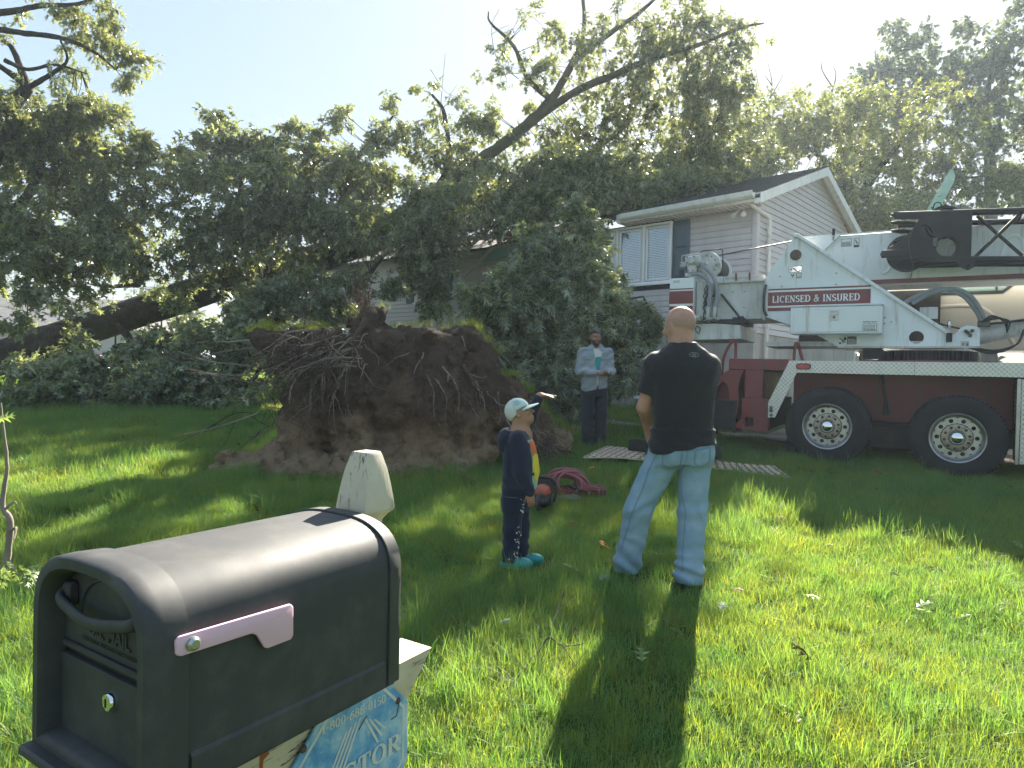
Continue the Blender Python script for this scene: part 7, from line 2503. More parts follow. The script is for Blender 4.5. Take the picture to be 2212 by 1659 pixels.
# slanting brace below
b = MB()
pts = [(-.35, zc - .002), (-.23, zc - .002), (.03, zc - .30), (.03, zc - .42)]
vs = [L2(x, y, z) for x in (x0, x1) for y, z in pts]
b.add(vs, [(0, 1, 2, 3), (7, 6, 5, 4), (0, 4, 5, 1), (1, 5, 6, 2), (2, 6, 7, 3), (3, 7, 4, 0)])
b.build('brace', M_ARM, PO, 25, bevel=.002)
# rust streak
b = MB()
for pp in ([(-.215, -.075), (-.200, -.071), (-.196, -.081), (-.208, -.087), (-.210, -.115), (-.217, -.115)],):
    b.add([L2(x1 + .0008, y, z) for y, z in pp], [tuple(range(6))])
b.build('rust_streak', mat('rust_stain', (.30, .09, .02), .9), arm)

# ------------------------------------------------ faded blue octagonal yard sign screwed to the arm
SG = empty('alarm_sign', (0, 0, 0), 0, 'faded blue octagonal alarm-company sign screwed to the mailbox arm', 'sign')
SG.matrix_world = MX.matrix_world @ Matrix.Translation((x1 + .006, -.112, -.155)) @ Matrix.Rotation(radians(-90), 4, 'Z') @ Matrix.Diagonal((-1, 1, 1, 1)) if False else MX.matrix_world @ Matrix.Translation((x1 + .010, -.003, -.186)) @ Matrix.Rotation(radians(90), 4, 'Z')
def sign_mat():
    m = mat('sun_faded_blue', (.05, .20, .45), .35, 0, .5)
    t = NT(m)
    b = t.n['Principled BSDF']
    tc = t.new('ShaderNodeTexCoord').outputs['Object']
    f = t.noise(tc, 11, 5, .65, .3)
    f2 = t.noise(tc, 60, 3, .7)
    c = t.ramp(f, [(.30, (.035, .165, .42)), (.46, (.12, .32, .55)), (.60, (.36, .52, .62)), (.75, (.55, .64, .66))])
    c = t.mix(t.ramp(f2, [(.58, (0, 0, 0)), (.72, (.5, .5, .5))]), c, (.55, .62, .64))
    t.link(c, b.inputs['Base Color'])
    return m
M_SIGN = sign_mat()
M_SIGNW = mat('faded_white_ink', (.60, .60, .54), .5, var=(40, (.45, .50, .52), .4, .7))
OC = .150
oct_ = [(OC * .414, OC), (OC, OC * .414), (OC, -OC * .414), (OC * .414, -OC), (-OC * .414, -OC), (-OC, -OC * .414), (-OC, OC * .414), (-OC * .414, OC)]
plate('sign_board', oct_, [], .005, 0, M_SIGN, SG, .001)
k1, k2 = .925, .885
plate('sign_border', [(x * k1, z * k1) for x, z in oct_], [[(x * k2, z * k2) for x, z in oct_]], .001, -.0009, M_SIGNW, SG)
lettering('sign_phone', '1-800-688-0150', .0165, .170, M_SIGNW, SG, Matrix.Translation((-.088, -.0002, .094)) @ Matrix.Rotation(radians(2), 4, 'Y'), weight=1.15)
lettering('sign_name', 'VECTOR', .036, .245, M_SIGNW, SG, Matrix.Translation((-.115, -.0012, -.028)), weight=1.15)
b = MB()
def bar4(p, q, w): return [(p[0], -.0008, p[1]), (p[0] + w, -.0008, p[1]), (q[0] + w, -.0008, q[1]), (q[0], -.0008, q[1])]
for k in range(4):
    b.add(bar4((-.072 + k * .012, .002), (-.028 + k * .012, .073 + k * .004), .006), [(0, 1, 2, 3)])
for k in range(3):
    b.add(bar4((.020 + k * .013, .078 - k * .006), (.058 + k * .010, .014 + k * .010), .006), [(0, 1, 2, 3)])
    b.add(bar4((.0 + k * .014, -.110), (.030 + k * .014, -.040), .007), [(0, 1, 2, 3)])
b.build('sign_chevron', M_SIGNW, SG)
for x, z in ((-.128, .086), (.118, .076)):
    MB().lathe([(0, -.004), (.005, -.0038), (.007, -.001), (.007, .002)], (x, 0, z), 'y', 14).build('rusty_screw', M_RUST, SG)
MB().tube(spline([(.118, -.004, .074), (.112, -.006, .062), (.110, -.005, .050), (.104, -.004, .048), (.097, -.003, .046)], 4), .0012, 5).build('wire_end', M_STEEL, SG)
MB().tube([(.004, -.003, .064), (.014, -.004, .075), (.026, -.003, .083)], .0009, 4).build('bare_twig', M_INK, SG)
# ================================================================== things lying on the lawn
def lay(px, py, lift=0.0):
    """lawn point seen at (px,py)"""
    lo_, hi_ = .5, 60.0
    for _ in range(50):
        m_ = (lo_ + hi_) / 2
        p = at(px, py, m_)
        if p.z > float(gz(p.x, p.y)): lo_ = m_
        else: hi_ = m_
    p = at(px, py, lo_)
    p.z += lift
    return p
# --- ribbed tan ground mat, sagging over the lawn
M_MAT = mat('tan_track_mat', (.58, .45, .33), .8, 0, .3, var=(3, (.45, .33, .235), .3, .7), dirt=(9, (.16, .12, .085), .55, .8))
c0, c1, c2, c3 = lay(1256, 998), lay(1312, 974), lay(1672, 1012), lay(1708, 1036)
GM = empty('ground_mat', (0, 0, 0), 0, 'long tan ground-protection mat with diamond tread lying on the grass', 'mat')
def mat_pt(u, v):
    a = c0.lerp(c3, u); b = c1.lerp(c2, u)
    p = a.lerp(b, v)
    return Vector((p.x, p.y, float(gz(p.x, p.y)) + .055 + .02 * sin(u * 5.0 + v) + .012 * sin(u * 11)))
V, F = [], []
nu, nv = 40, 12
for lay_ in (0, -.012):
    for i in range(nu + 1):
        for j in range(nv + 1):
            p = mat_pt(i / nu, j / nv); V.append((p.x, p.y, p.z + lay_))
o_ = (nu + 1) * (nv + 1)
for i in range(nu):
    for j in range(nv):
        a = i * (nv + 1) + j
        F.append((a, a + nv + 1, a + nv + 2, a + 1)); F.append((a + o_, a + 1 + o_, a + nv + 2 + o_, a + nv + 1 + o_))
for i in range(nu):
    for j in (0, nv):
        a = i * (nv + 1) + j; F.append((a, a + o_, a + nv + 1 + o_, a + nv + 1))
for j in range(nv):
    for i in (0, nu):
        a = i * (nv + 1) + j; F.append((a, a + 1, a + 1 + o_, a + o_))
npmesh('mat_sheet', V, F, M_MAT, GM, 40)
M_TREAD = mat('worn_tread', (.17, .12, .085), .8)
cnt = 0
for i in range(26):
    for j in range(9):
        u, v = (i + .5) / 26, (j + .5) / 9
        s = 1 if (i + j) % 2 else -1
        p0, p1 = mat_pt(u - .011, v - s * .034), mat_pt(u + .011, v + s * .034)
        MB().tube([p0 + Vector((0, 0, -.001)), (p0 + p1) / 2 + Vector((0, 0, .003)), p1 + Vector((0, 0, -.001))], [.002, .0085, .002], 6).build('tread_bar', M_TREAD, GM)
        cnt += 1
# --- black crane cribbing blocks on the mat
M_CRIB = mat('black_timber', (.022, .020, .019), .85, var=(7, (.045, .040, .036), .35, .7), dirt=(12, (.07, .06, .05), .6, .8), bump=(40, .6, .01), scale3=(1, 3, 3))
mp = mat_pt(.26, .62)
ax = (c3 - c0).normalized(); ay = Vector((-ax.y, ax.x, 0)).normalized()
for k, (du, dv, L, lab) in enumerate(((-.20, .16, .95, 'dark cribbing timber on the mat, the one further back'), (.06, -.10, .95, 'dark cribbing timber on the mat, the nearer one peeking past the man'))):
    c = mp + ax * (du + L * .5) + ay * dv
    o = MB().box(-L / 2, L / 2, -.085, .085, 0, .165).build('cribbing_timber', M_CRIB, None, 40, bevel=.025)
    o.location = (c.x, c.y, mat_pt(.3, .6).z + .006)
    o.rotation_euler = (0, 0, atan2(ax.y, ax.x) + (.04 if k else -.03))
    tag(o, lab, 'timber', 'cribbing timbers')
# --- chainsaw
_c = lay(1172, 1108)
CS = empty('chainsaw', (_c.x, _c.y, _c.z + .03), radians(78), 'orange and black chainsaw standing in the grass behind the boy', 'chainsaw')
M_ORG = mat('saw_orange', (.34, .06, .025), .45, dirt=(20, (.10, .05, .03), .52, .75))
M_SAWK = mat('saw_black', (.018, .018, .019), .55, dirt=(22, (.08, .07, .05), .55, .8))
def saw_case(P):
    d = smin(ell(P, (0, 0, .095), (.16, .085, .075)), ell(P, (-.03, 0, .16), (.11, .07, .06)), .04)
    return d + .004 * vnoise(P, 30, 1)
iso('housing', saw_case, (-.2, -.12, .0), (.2, .12, .25), .008, M_SAWK, CS)
def saw_top(P):
    return np.maximum(ell(P, (-.02, 0, .165), (.125, .075, .070)), .15 - P[:, 2] + .3 * P[:, 0])
iso('engine_cover', saw_top, (-.2, -.1, .08), (.16, .1, .26), .007, M_ORG, CS)
for z in (.06, .085, .11):
    MB().box(-.09, .07, -.092, -.078, z, z + .012, .003).build('cooling_fin', M_STEEL, CS)
MB().tube(spline([(.03, -.10, .07), (.06, -.11, .20), (.05, -.06, .275), (.05, .06, .275), (.07, .11, .18), (.05, .10, .06)], 6), .013, 10).build('front_handle', M_SAWK, CS)
MB().tube(spline([(-.12, 0, .16), (-.22, 0, .17), (-.30, 0, .12), (-.28, 0, .06), (-.16, 0, .04)], 6), .017, 10).build('rear_handle', M_SAWK, CS)
MB().add([(.09, -.09, .20), (.12, .09, .20), (.14, .08, .27), (.11, -.08, .27), (.105, -.09, .20), (.135, .09, .20), (.155, .08, .27), (.125, -.08, .27)], [(0, 1, 2, 3), (7, 6, 5, 4), (0, 4, 5, 1), (1, 5, 6, 2), (2, 6, 7, 3), (3, 7, 4, 0)]).build('hand_guard', M_SAWK, CS)
MB().prism([(.14, .06), (.60, .075), (.64, .095), (.62, .118), (.14, .128)], .055, .062).build('guide_bar', M_RIM, CS)
MB().tube([(.14, .058, .058), (.60, .058, .072), (.645, .058, .095), (.62, .058, .120), (.14, .058, .131)], .006, 6).build('saw_chain', M_STEEL, CS)
# --- coil of red rope in a bag with straps
_c = lay(1212, 1072)
RB2 = empty('rope_bag', (_c.x, _c.y, _c.z), radians(8), 'open maroon bag spilling a coil of faded red rope', 'rope bag')
M_ROPE = mat('faded_red_rope', (.25, .075, .08), .85, var=(60, (.32, .115, .12), .4, .6), bump=(220, .8, .006))
M_BAG = cloth_mat('maroon_canvas', (.13, .016, .022), (.18, .03, .035), fold=.4)
rp = random.Random(3)
for k in range(13):
    a0, tilt = rp.uniform(0, 6), rp.uniform(-.35, .35)
    rx, rz_, oy = rp.uniform(.13, .19), rp.uniform(.075, .115), rp.uniform(-.10, .08)
    cx_ = .05 + rp.uniform(-.05, .05)
    pts = []
    for q in range(26):
        t = a0 + 2 * pi * q / 25
        pts.append((cx_ + rx * cos(t), oy + .10 * sin(t + tilt * 3) * .5 + tilt * .1 * cos(t), 1.05 * rz_ + .03 + rz_ * sin(t)))
    MB().tube(pts, .0135, 8, False).build('rope_coil', M_ROPE, RB2, 80)
for k in range(8):
    pts = spline([(-.05 - .02 * k, -.12 + .03 * k, .05), (-.14, -.10 + .03 * k, .12 + .01 * k), (-.25, -.06 + .03 * k, .10), (-.32, -.02 + .02 * k, .03)], 5)
    MB().tube(pts, .0125, 8, False).build('rope_coil', M_ROPE, RB2, 80)
def bag(P):
    d = smin(ell(P, (.28, -.02, .05), (.20, .14, .075)), ell(P, (.06, .02, .04), (.26, .17, .07)), .05)
    d = d + .014 * fbm(P, 11, 2, 5)
    return np.maximum(d, -ell(P, (.02, 0, .14), (.16, .12, .07)))
iso('bag', bag, (-.25, -.22, -.03), (.52, .22, .16), .010, M_BAG, RB2)
def strap(pts, w, m, name='strap'):
    P = spline(pts, 6)
    V, F = [], []
    for i, p in enumerate(P):
        V += [tuple(p + Vector((0, -w / 2, w * .25))), tuple(p + Vector((0, w / 2, -w * .25)))]
    b = MB().add(V, [(2 * i, 2 * i + 1, 2 * i + 3, 2 * i + 2) for i in range(len(P) - 1)])
    o = b.build(name, m, RB2, 60)
    md = o.modifiers.new('thickness', 'SOLIDIFY'); md.thickness = .006
    return o
strap([(-.30, -.06, .22), (-.20, -.10, .20), (-.12, -.12, .12), (-.06, -.14, .04)], .055, M_BAG)
strap([(.02, -.15, .14), (.10, -.17, .10), (.20, -.18, .075), (.32, -.16, .075), (.44, -.10, .06)], .045, M_SAWK)
strap([(.10, -.16, .16), (.14, -.18, .09), (.22, -.20, .05)], .03, M_SAWK)
def bag2(P): return np.maximum(ell(P, (.02, -.20, .015), (.15, .08, .035)) + .012 * fbm(P, 14, 2, 8), -.02 - P[:, 2])
iso('side_pocket', bag2, (-.2, -.32, -.03), (.22, -.08, .08), .009, mat('grey_canvas', (.16, .145, .12), .9), RB2)
for x, y, z in ((.12, -.185, .085), (.24, -.19, .07), (.34, -.165, .08)):
    MB().lathe([(.010, -.003), (.016, 0), (.010, .003)], (x, y, z), 'y', 12, True).build('buckle_ring', M_RIM, RB2)

# --- parked car and ornamental grass glimpsed at the left
_c = at(355, 757, 27)
CAR = empty('parked_car', (_c.x, _c.y, float(gz(_c.x, _c.y))), radians(6), 'silver car parked behind the fallen trunk, mostly hidden by leaves', 'car')
M_CARP = mat('silver_car_paint', (.50, .55, .62), .25, .4, .6)
body = [(-2.1, .35), (-2.15, .62), (-1.9, .82), (-1.1, .92), (-.55, 1.38), (.65, 1.42), (1.35, 1.0), (2.0, .88), (2.1, .6), (2.05, .35)]
MB().prism(body, -.85, .85).build('body', M_CARP, CAR, bevel=.04)
MB().prism([(-.98, .95), (-.52, 1.32), (.05, 1.36), (.05, .95)], -.862, -.852).build('side_window', M_GLASS, CAR)
MB().prism([(.12, .95), (.12, 1.36), (.62, 1.36), (1.2, .98)], -.862, -.852).build('side_window', M_GLASS, CAR)
for x in (-1.35, 1.30):
    for y in (-.86, .66):
        w = MB().lathe([(.0, 0), (.20, .0), (.31, .02), (.32, .10), (.31, .2), (0, .2)], (x, y, .32), 'y', 24).build('wheel', M_TYRE, CAR)
        MB().lathe([(.0, -.012), (.17, -.01), (.19, .005)], (x, y, .32), 'y', 18).build('rim', M_RIM, w)
MB().box(2.02, 2.12, -.75, -.35, .62, .78, .02).build('headlight', M_GLASS, CAR)
MB().box(-2.16, -2.06, -.8, -.45, .62, .80, .02).build('tail_light', M_LENS, CAR)
MB().box(-1.12, -.95, -1.0, -.86, .95, 1.1, .03).build('door_mirror', M_CARP, CAR)

def grass_mat(name, c0_, c1_, c2_, tr, tra=.45):
    m = bpy.data.materials.new(name)
    m.use_nodes = True
    t = NT(m)
    out = t.n['Material Output']
    b = t.n['Principled BSDF']
    g = t.new('ShaderNodeNewGeometry')
    oi = t.new('ShaderNodeObjectInfo')
    n = t.noise(g.outputs['Position'], .9, 4)
    n2 = t.noise(g.outputs['Position'], 6, 3)
    v = t.math('ADD', t.math('MULTIPLY', n, .62), t.math('MULTIPLY', oi.outputs['Random'], .22))
    v = t.math('ADD', v, t.math('MULTIPLY', t.math('SUBTRACT', g.outputs['Random Per Island'], .5), .30))
    c = t.ramp(v, [(.18, c0_), (.42, c1_), (.66, c2_), (.80, tuple(q * f for q, f in zip(c2_, (1.5, 1.15, .9))))])
    t.link(c, b.inputs['Base Color'])
    b.inputs['Roughness'].default_value = .48
    b.inputs['Specular IOR Level'].default_value = .25
    tl = t.new('ShaderNodeBsdfTranslucent')
    t.link(t.mix(1.0, c, tr, 'MULTIPLY'), tl.inputs[0])
    mx = t.new('ShaderNodeMixShader'); mx.inputs[0].default_value = tra
    t.link(b.outputs[0], mx.inputs[1]); t.link(tl.outputs[0], mx.inputs[2]); t.link(mx.outputs[0], out.inputs[0])
    return m
M_GRASS = grass_mat('lawn_grass', (.074, .170, .066), (.114, .220, .080), (.205, .262, .080), (2.2, 1.95, .65))
M_GRASSY = grass_mat('bright_grass', (.12, .185, .052), (.165, .225, .06), (.225, .265, .07), (2.2, 1.9, .55))

def blades(rng, n, R, h0, h1, w0, w1, lean=.45, seg=3, flat=0.0):
    """n curved tapering blades around the origin"""
    V, F = [], []
    for k in range(n):
        a, r = rng.uniform(0, 2 * pi), R * sqrt(rng.uniform(0, 1))
        p = np.array([r * cos(a), r * sin(a), 0.0])
        d = rng.uniform(0, 2 * pi)
        h, w = rng.uniform(h0, h1), rng.uniform(w0, w1)
        l = abs(rng.normal(0, lean)) + .12 + flat
        dirv = np.array([cos(d), sin(d), 0])
        side = np.array([-sin(d + rng.normal(0, .5)), cos(d + rng.normal(0, .5)), 0])
        base = len(V)
        for s in range(seg + 1):
            t = s / seg
            c = p + dirv * (h * l * t * t * 1.1) + np.array([0, 0, h * (t - .42 * min(l, 1.6) * t * t * .75)])
            ww = w * (1 - t ** 1.6) * .5
            if s < seg:
                V += [c - side * ww, c + side * ww]
            else:
                V += [c]
        for s in range(seg - 1):
            q = base + 2 * s
            F += [(q, q + 1, q + 3), (q, q + 3, q + 2)]
        q = base + 2 * (seg - 1)
        F.append((q, q + 1, q + 2))
    return np.array(V), np.array(F)

def clump(name, V, F, m):
    me = bpy.data.meshes.new(name)
    me.vertices.add(len(V)); me.vertices.foreach_set('co', V.astype(np.float32).ravel())
    me.loops.add(len(F) * 3); me.loops.foreach_set('vertex_index', F.astype(np.int32).ravel())
    me.polygons.add(len(F)); me.polygons.foreach_set('loop_start', np.arange(0, len(F) * 3, 3, dtype=np.int32))
    me.update(calc_edges=True); me.materials.append(m)
    me.shade_smooth()
    return bpy.data.objects.new(name, me)

gr = np.random.default_rng(3)
GC = bpy.data.collections.new('grass_clumps')       # kept out of the scene: only a source for the lawn object
specs = [(46, .075, .04, .10, .0022, .0042, .45, M_GRASS), (42, .085, .05, .13, .0020, .0040, .5, M_GRASS), (40, .09, .035, .085, .0024, .0046, .6, M_GRASS),
         (30, .06, .09, .19, .0022, .0042, .45, M_GRASS), (26, .08, .05, .11, .004, .0065, .75, M_GRASSY), (44, .08, .04, .11, .0020, .0040, .5, M_GRASSY)]
for i, (n, R, h0, h1, w0, w1, le, m) in enumerate(specs):
    V, F = blades(gr, n, R, h0, h1, w0, w1, le)
    GC.objects.link(clump('c%d' % i, V, F, m))
# c6: clover and plantain-like broad leaves
V, F = [], []
for k in range(14):
    a, r = gr.uniform(0, 6.28), gr.uniform(0, .07)
    b0 = np.array([r * cos(a), r * sin(a), gr.uniform(.02, .06)])
    for q in range(3):
        d = a + q * 2.09
        u = np.array([cos(d), sin(d), gr.uniform(-.1, .25)]); s = np.array([-sin(d), cos(d), 0])
        L = gr.uniform(.010, .016)
        n = len(V)
        V += [b0, b0 + u * L * .6 + s * L * .5, b0 + u * L, b0 + u * L * .6 - s * L * .5]
        F += [(n, n + 1, n + 2), (n, n + 2, n + 3)]
GC.objects.link(clump('c6', np.array(V), np.array(F), M_GRASS))
V, F = blades(gr, 9, .02, .05, .12, .010, .018, .9)
GC.objects.link(clump('c7', V, F, M_GRASSY))
# c8: white clover blossom heads on stalks
V, F = blades(gr, 3, .05, .06, .09, .002, .003, .3)
V, F = list(V), list(F)
def blossom(rng):
    V, F = [], []
    for k in range(3):
        a, r = rng.uniform(0, 6.28), .05 * rng.uniform(.2, 1)
        c = np.array([r * cos(a), r * sin(a), rng.uniform(.06, .10)])
        for q in range(22):
            d = unit(rng.normal(0, 1, 3)); s = unit(np.cross(d, [.3, .2, .9]))
            n = len(V)
            V += [c + d * .002, c + d * .010 + s * .0025, c + d * .010 - s * .0025]
            F.append((n, n + 1, n + 2))
    return np.array(V), np.array(F)
M_CLOV = mat('clover_white', (.62, .60, .55), .8)
V, F = blossom(gr)
GC.objects.link(clump('c8', V, F, M_CLOV))

# points for the lawn: denser where the camera stands close
def lawn_points():
    P, Sc, Ix = [], [], []
    rng = np.random.default_rng(17)
    for y0, y1, dens, s0, s1 in ((1.2, 4.2, 420, .75, 1.25), (4.2, 7.0, 300, .8, 1.35), (7.0, 11.0, 170, .9, 1.5), (11.0, 17.0, 80, 1.1, 1.9), (17, 32, 26, 1.6, 2.8)):
        w1 = .86 * y1 + 1.2
        n = int(2 * w1 * (y1 - y0) * dens)
        x, y = rng.uniform(-w1, w1, n), rng.uniform(y0, y1, n)
        ok = np.abs(x) < .86 * y + 1.0
        x, y = x[ok], y[ok]
        P.append(np.stack([x, y], 1)); Sc.append(rng.uniform(s0, s1, len(x)))
    P, Sc = np.concatenate(P), np.concatenate(Sc)
    x, y = P[:, 0], P[:, 1]
    # keep clear: mat, path, drive, house, soil heap, posts
    def quad(a, b, c, d):
        def side(p, q): return (q.x - p.x) * (y - p.y) - (q.y - p.y) * (x - p.x)
        s = [side(a, b), side(b, c), side(c, d), side(d, a)]
        return np.all([q > 0 for q in s], 0) | np.all([q < 0 for q in s], 0)
    keep = ~quad(c0, c1, c2, c3)
    hx, hy = (x - 4.876) * cos(radians(42)) - (y - 13.8) * sin(radians(42)), (x - 4.876) * sin(radians(42)) + (y - 13.8) * cos(radians(42))
    keep &= ~((hx < 0) & (hx > -16) & (hy > -.05) & (hy < 7))
    pth = np.array([(p.x, p.y) for p in spline([(a, b, 0) for a, b in [(-1.0, 15.0), (1.2, 13.3), (3.4, 11.9), (5.5, 10.9), (9, 9.6)]], 10)])
    keep &= (((P[:, None] - pth[None]) ** 2).sum(2).min(1) > .30 ** 2)
    drv = np.array([(p.x, p.y) for p in spline([(a, b, 0) for a, b in [(4.6, 12.0), (8.2, 9.2), (12, 6.2), (17, 2)]], 14)])
    keep &= (((P[:, None] - drv[None]) ** 2).sum(2).min(1) > rng.uniform(.7, 1.5, len(P)) ** 2)
    g3 = np.stack([x, y, gz(x, y) + .03], 1)
    keep &= plate_d(g3) > .03
    # tyre ruts
    for u in (-.005, 1.462):
        cx_, cy_ = 4.22 + u * cos(radians(30)) + .2 * .5, 9.08 - u * .5 + .2 * .866
        keep &= ((x - cx_) ** 2 + (y - cy_) ** 2) > .30 ** 2
    for fx, fy in FEET:                       # trodden flat around the feet
        keep &= ~(((x - fx) ** 2 + (y - fy) ** 2 < .20 ** 2) & (rng.uniform(0, 1, len(x)) < .72))
    P, Sc = P[keep], Sc[keep]
    n = len(P)
    patch = vnoise(np.stack([P[:, 0], P[:, 1], np.zeros(n)], 1), .8, 4)
    tall = vnoise(np.stack([P[:, 0], P[:, 1], np.zeros(n)], 1), 1.7, 9)
    u = rng.uniform(0, 1, n)
    Ix = rng.choice([0, 1, 2], n)
    Ix = np.where((u < .10 + .18 * (patch > .25)), 5, Ix)
    Ix = np.where((u > .86) & (tall > .0), 3, Ix)
    Ix = np.where((u > .80) & (u < .86), 4, Ix)
    Ix = np.where((u > .797) & (u < .80), 6, Ix)
    Ix = np.where((u > .765) & (u < .77), 7, Ix)
    Ix = np.where((u > .7649) & (u < .765), 8, Ix)
    Sc = Sc * (1 + .28 * tall) * np.where(Ix >= 6, .9, 1)
    return P, Sc, Ix
FEET = [(BOY.location.x + .05, BOY.location.y - .10), (BOY.location.x + .10, BOY.location.y - .02), (MAN.location.x - .2, MAN.location.y + .05), (MAN.location.x + .16, MAN.location.y - .16), (WK.location.x, WK.location.y - .12)]
LP_, LS_, LI_ = lawn_points()
me = bpy.data.meshes.new('lawn')
me.vertices.add(len(LP_))
me.vertices.foreach_set('co', np.stack([LP_[:, 0], LP_[:, 1], gz(LP_[:, 0], LP_[:, 1]) - .004], 1).astype(np.float32).ravel())
for nm, ty, arr in (('sc', 'FLOAT', LS_.astype(np.float32)), ('ix', 'INT', LI_.astype(np.int32))):
    at_ = me.attributes.new(nm, ty, 'POINT')
    at_.data.foreach_set('value', arr)
rv = np.stack([gr.normal(0, .10, len(LP_)), gr.normal(0, .10, len(LP_)), gr.uniform(0, 2 * pi, len(LP_))], 1).astype(np.float32)
at_ = me.attributes.new('rot', 'FLOAT_VECTOR', 'POINT'); at_.data.foreach_set('vector', rv.ravel())
LAWN = link(bpy.data.objects.new('lawn', me))
tag(LAWN, 'unmown green lawn grass covering the yard', 'grass', kind='stuff')
ng = bpy.data.node_groups.new('grass_on_lawn', 'GeometryNodeTree')
ng.interface.new_socket('Geometry', in_out='INPUT', socket_type='NodeSocketGeometry')
ng.interface.new_socket('Geometry', in_out='OUTPUT', socket_type='NodeSocketGeometry')
gi, go = ng.nodes.new('NodeGroupInput'), ng.nodes.new('NodeGroupOutput')
ci = ng.nodes.new('GeometryNodeCollectionInfo'); ci.inputs[0].default_value = GC; ci.inputs['Separate Children'].default_value = True; ci.inputs['Reset Children'].default_value = True
ip = ng.nodes.new('GeometryNodeInstanceOnPoints'); ip.inputs['Pick Instance'].default_value = True
def attr(n, ty):
    q = ng.nodes.new('GeometryNodeInputNamedAttribute'); q.data_type = ty; q.inputs[0].default_value = n
    return next(o for o in q.outputs if o.enabled and o.name == 'Attribute')
ng.links.new(gi.outputs[0], ip.inputs['Points'])
ng.links.new(ci.outputs[0], ip.inputs['Instance'])
ng.links.new(attr('ix', 'INT'), ip.inputs['Instance Index'])
ng.links.new(attr('rot', 'FLOAT_VECTOR'), ip.inputs['Rotation'])
ng.links.new(attr('sc', 'FLOAT'), ip.inputs['Scale'])
ng.links.new(ip.outputs[0], go.inputs[0])
md = LAWN.modifiers.new('grass', 'NODES'); md.node_group = ng

# --- turf still growing along the rim of the root plate
Q = []
for i, px in enumerate(_gx):
    js = np.nonzero(_hit[i])[0]
    if len(js) == 0 or px < 540: continue
    if _gy[js[0]] > 985: continue
    dens = 3 if px < 700 else (1 if px < 1010 else 3)
    if 860 < px < 1010 and gr.random() < .45: continue
    if 700 < px < 860 and gr.random() < .5: continue
    for _ in range(dens):
        Q.append(_S0[i, js[0]] + np.array([gr.normal(0, .03), gr.uniform(-.02, .14), gr.uniform(-.01, .02)]))
Q = np.array(Q)
okq = np.ones(len(Q), bool)
V, F, nb = [], [], 0
for q in Q[okq]:
    v, f = blades(gr, 13, .05, .06, .15, .004, .007, .8)
    V.append(v + q - np.array([0, 0, .02])); F.append(f + nb); nb += len(v)
o = npmesh('turf', np.concatenate(V), np.concatenate(F), M_GRASSY, RP)
o['kind'] = 'stuff'
# --- ornamental grass clump behind the trunk
_c = lay(372, 812)
OG = empty('ornamental_grass', (_c.x, _c.y, float(gz(_c.x, _c.y))), 0, 'fountain of bright yellow-green ornamental grass below the fallen trunk', 'ornamental grass')
OG.location = (at(372, 800, 21).x, 21, float(gz(at(372, 800, 21).x, 21)))
V, F = blades(gr, 700, .28, .7, 1.25, .008, .014, .55, 4)
o = npmesh('foliage', V, F, M_GRASSY, OG); o['kind'] = 'stuff'

# --- fallen leaves and broken twigs lying in the grass
lm = bpy.data.meshes.new('fallen_leaf')
lm.from_pydata([tuple(v) for v in LEAF_OAK[0]], [], [tuple(int(i) for i in f) for f in LEAF_OAK[1]])
def one_leaf(px, py, s, yaw, m, label, tilt=.3, lift=.07):
    p = lay(px, py, lift)
    me_ = lm.copy(); me_.materials.append(m)
    o = link(bpy.data.objects.new('fallen_leaf', me_))
    o.location = p
    o.rotation_euler = (tilt, -.35, yaw)
    o.scale = (s,) * 3
    tag(o, label, 'leaf', 'leaves fallen on the lawn')
M_LBR = mat('dry_brown_leaf', (.14, .06, .03), .8)
M_LPALE = mat('pale_leaf_back', (.22, .27, .19), .8)
M_LORG = mat('orange_leaf', (.60, .22, .03), .8)
M_LGRN = leaf_mat('green_fallen_leaf', (.12, .20, .05), (.22, .28, .14), (.25, .34, .08))
for q in ((1757, 1462, .15, 1.9, M_LBR, 'curled brown leaf in the sunlit grass right of centre', 1.1), (1290, 1278, .11, .6, M_LPALE, 'pale upturned leaf in front of the man'), (1262, 1262, .18, 2.4, M_LGRN, 'green oak leaf beside the pale upturned leaf'),
          (1270, 1025, .10, .4, M_LORG, 'small orange leaf near the mat'), (1300, 1200, .10, 1.4, M_LORG, 'small orange leaf left of the man jeans'), (1318, 1207, .08, 2.2, M_LORG, 'tiny orange leaf close to the man left foot'),
          (1975, 1340, .14, .2, M_LGRN, 'broad green leaf lying in the sunlit grass at right'), (2020, 1352, .12, 2.9, M_LGRN, 'green leaf overlapping the broad one at right'), (1555, 1345, .10, 1.0, M_LPALE, 'small pale leaf in the middle of the lawn'),
          (1480, 1405, .10, 2.2, M_LGRN, 'light green leaf patch in the centre foreground'), (1075, 1375, .08, .3, M_LPALE, 'grey-white leaf right of the mailbox'), (2205, 1205, .14, 1.2, M_LGRN, 'yellow-green leaf at the right edge of the lawn')):
    one_leaf(*q)
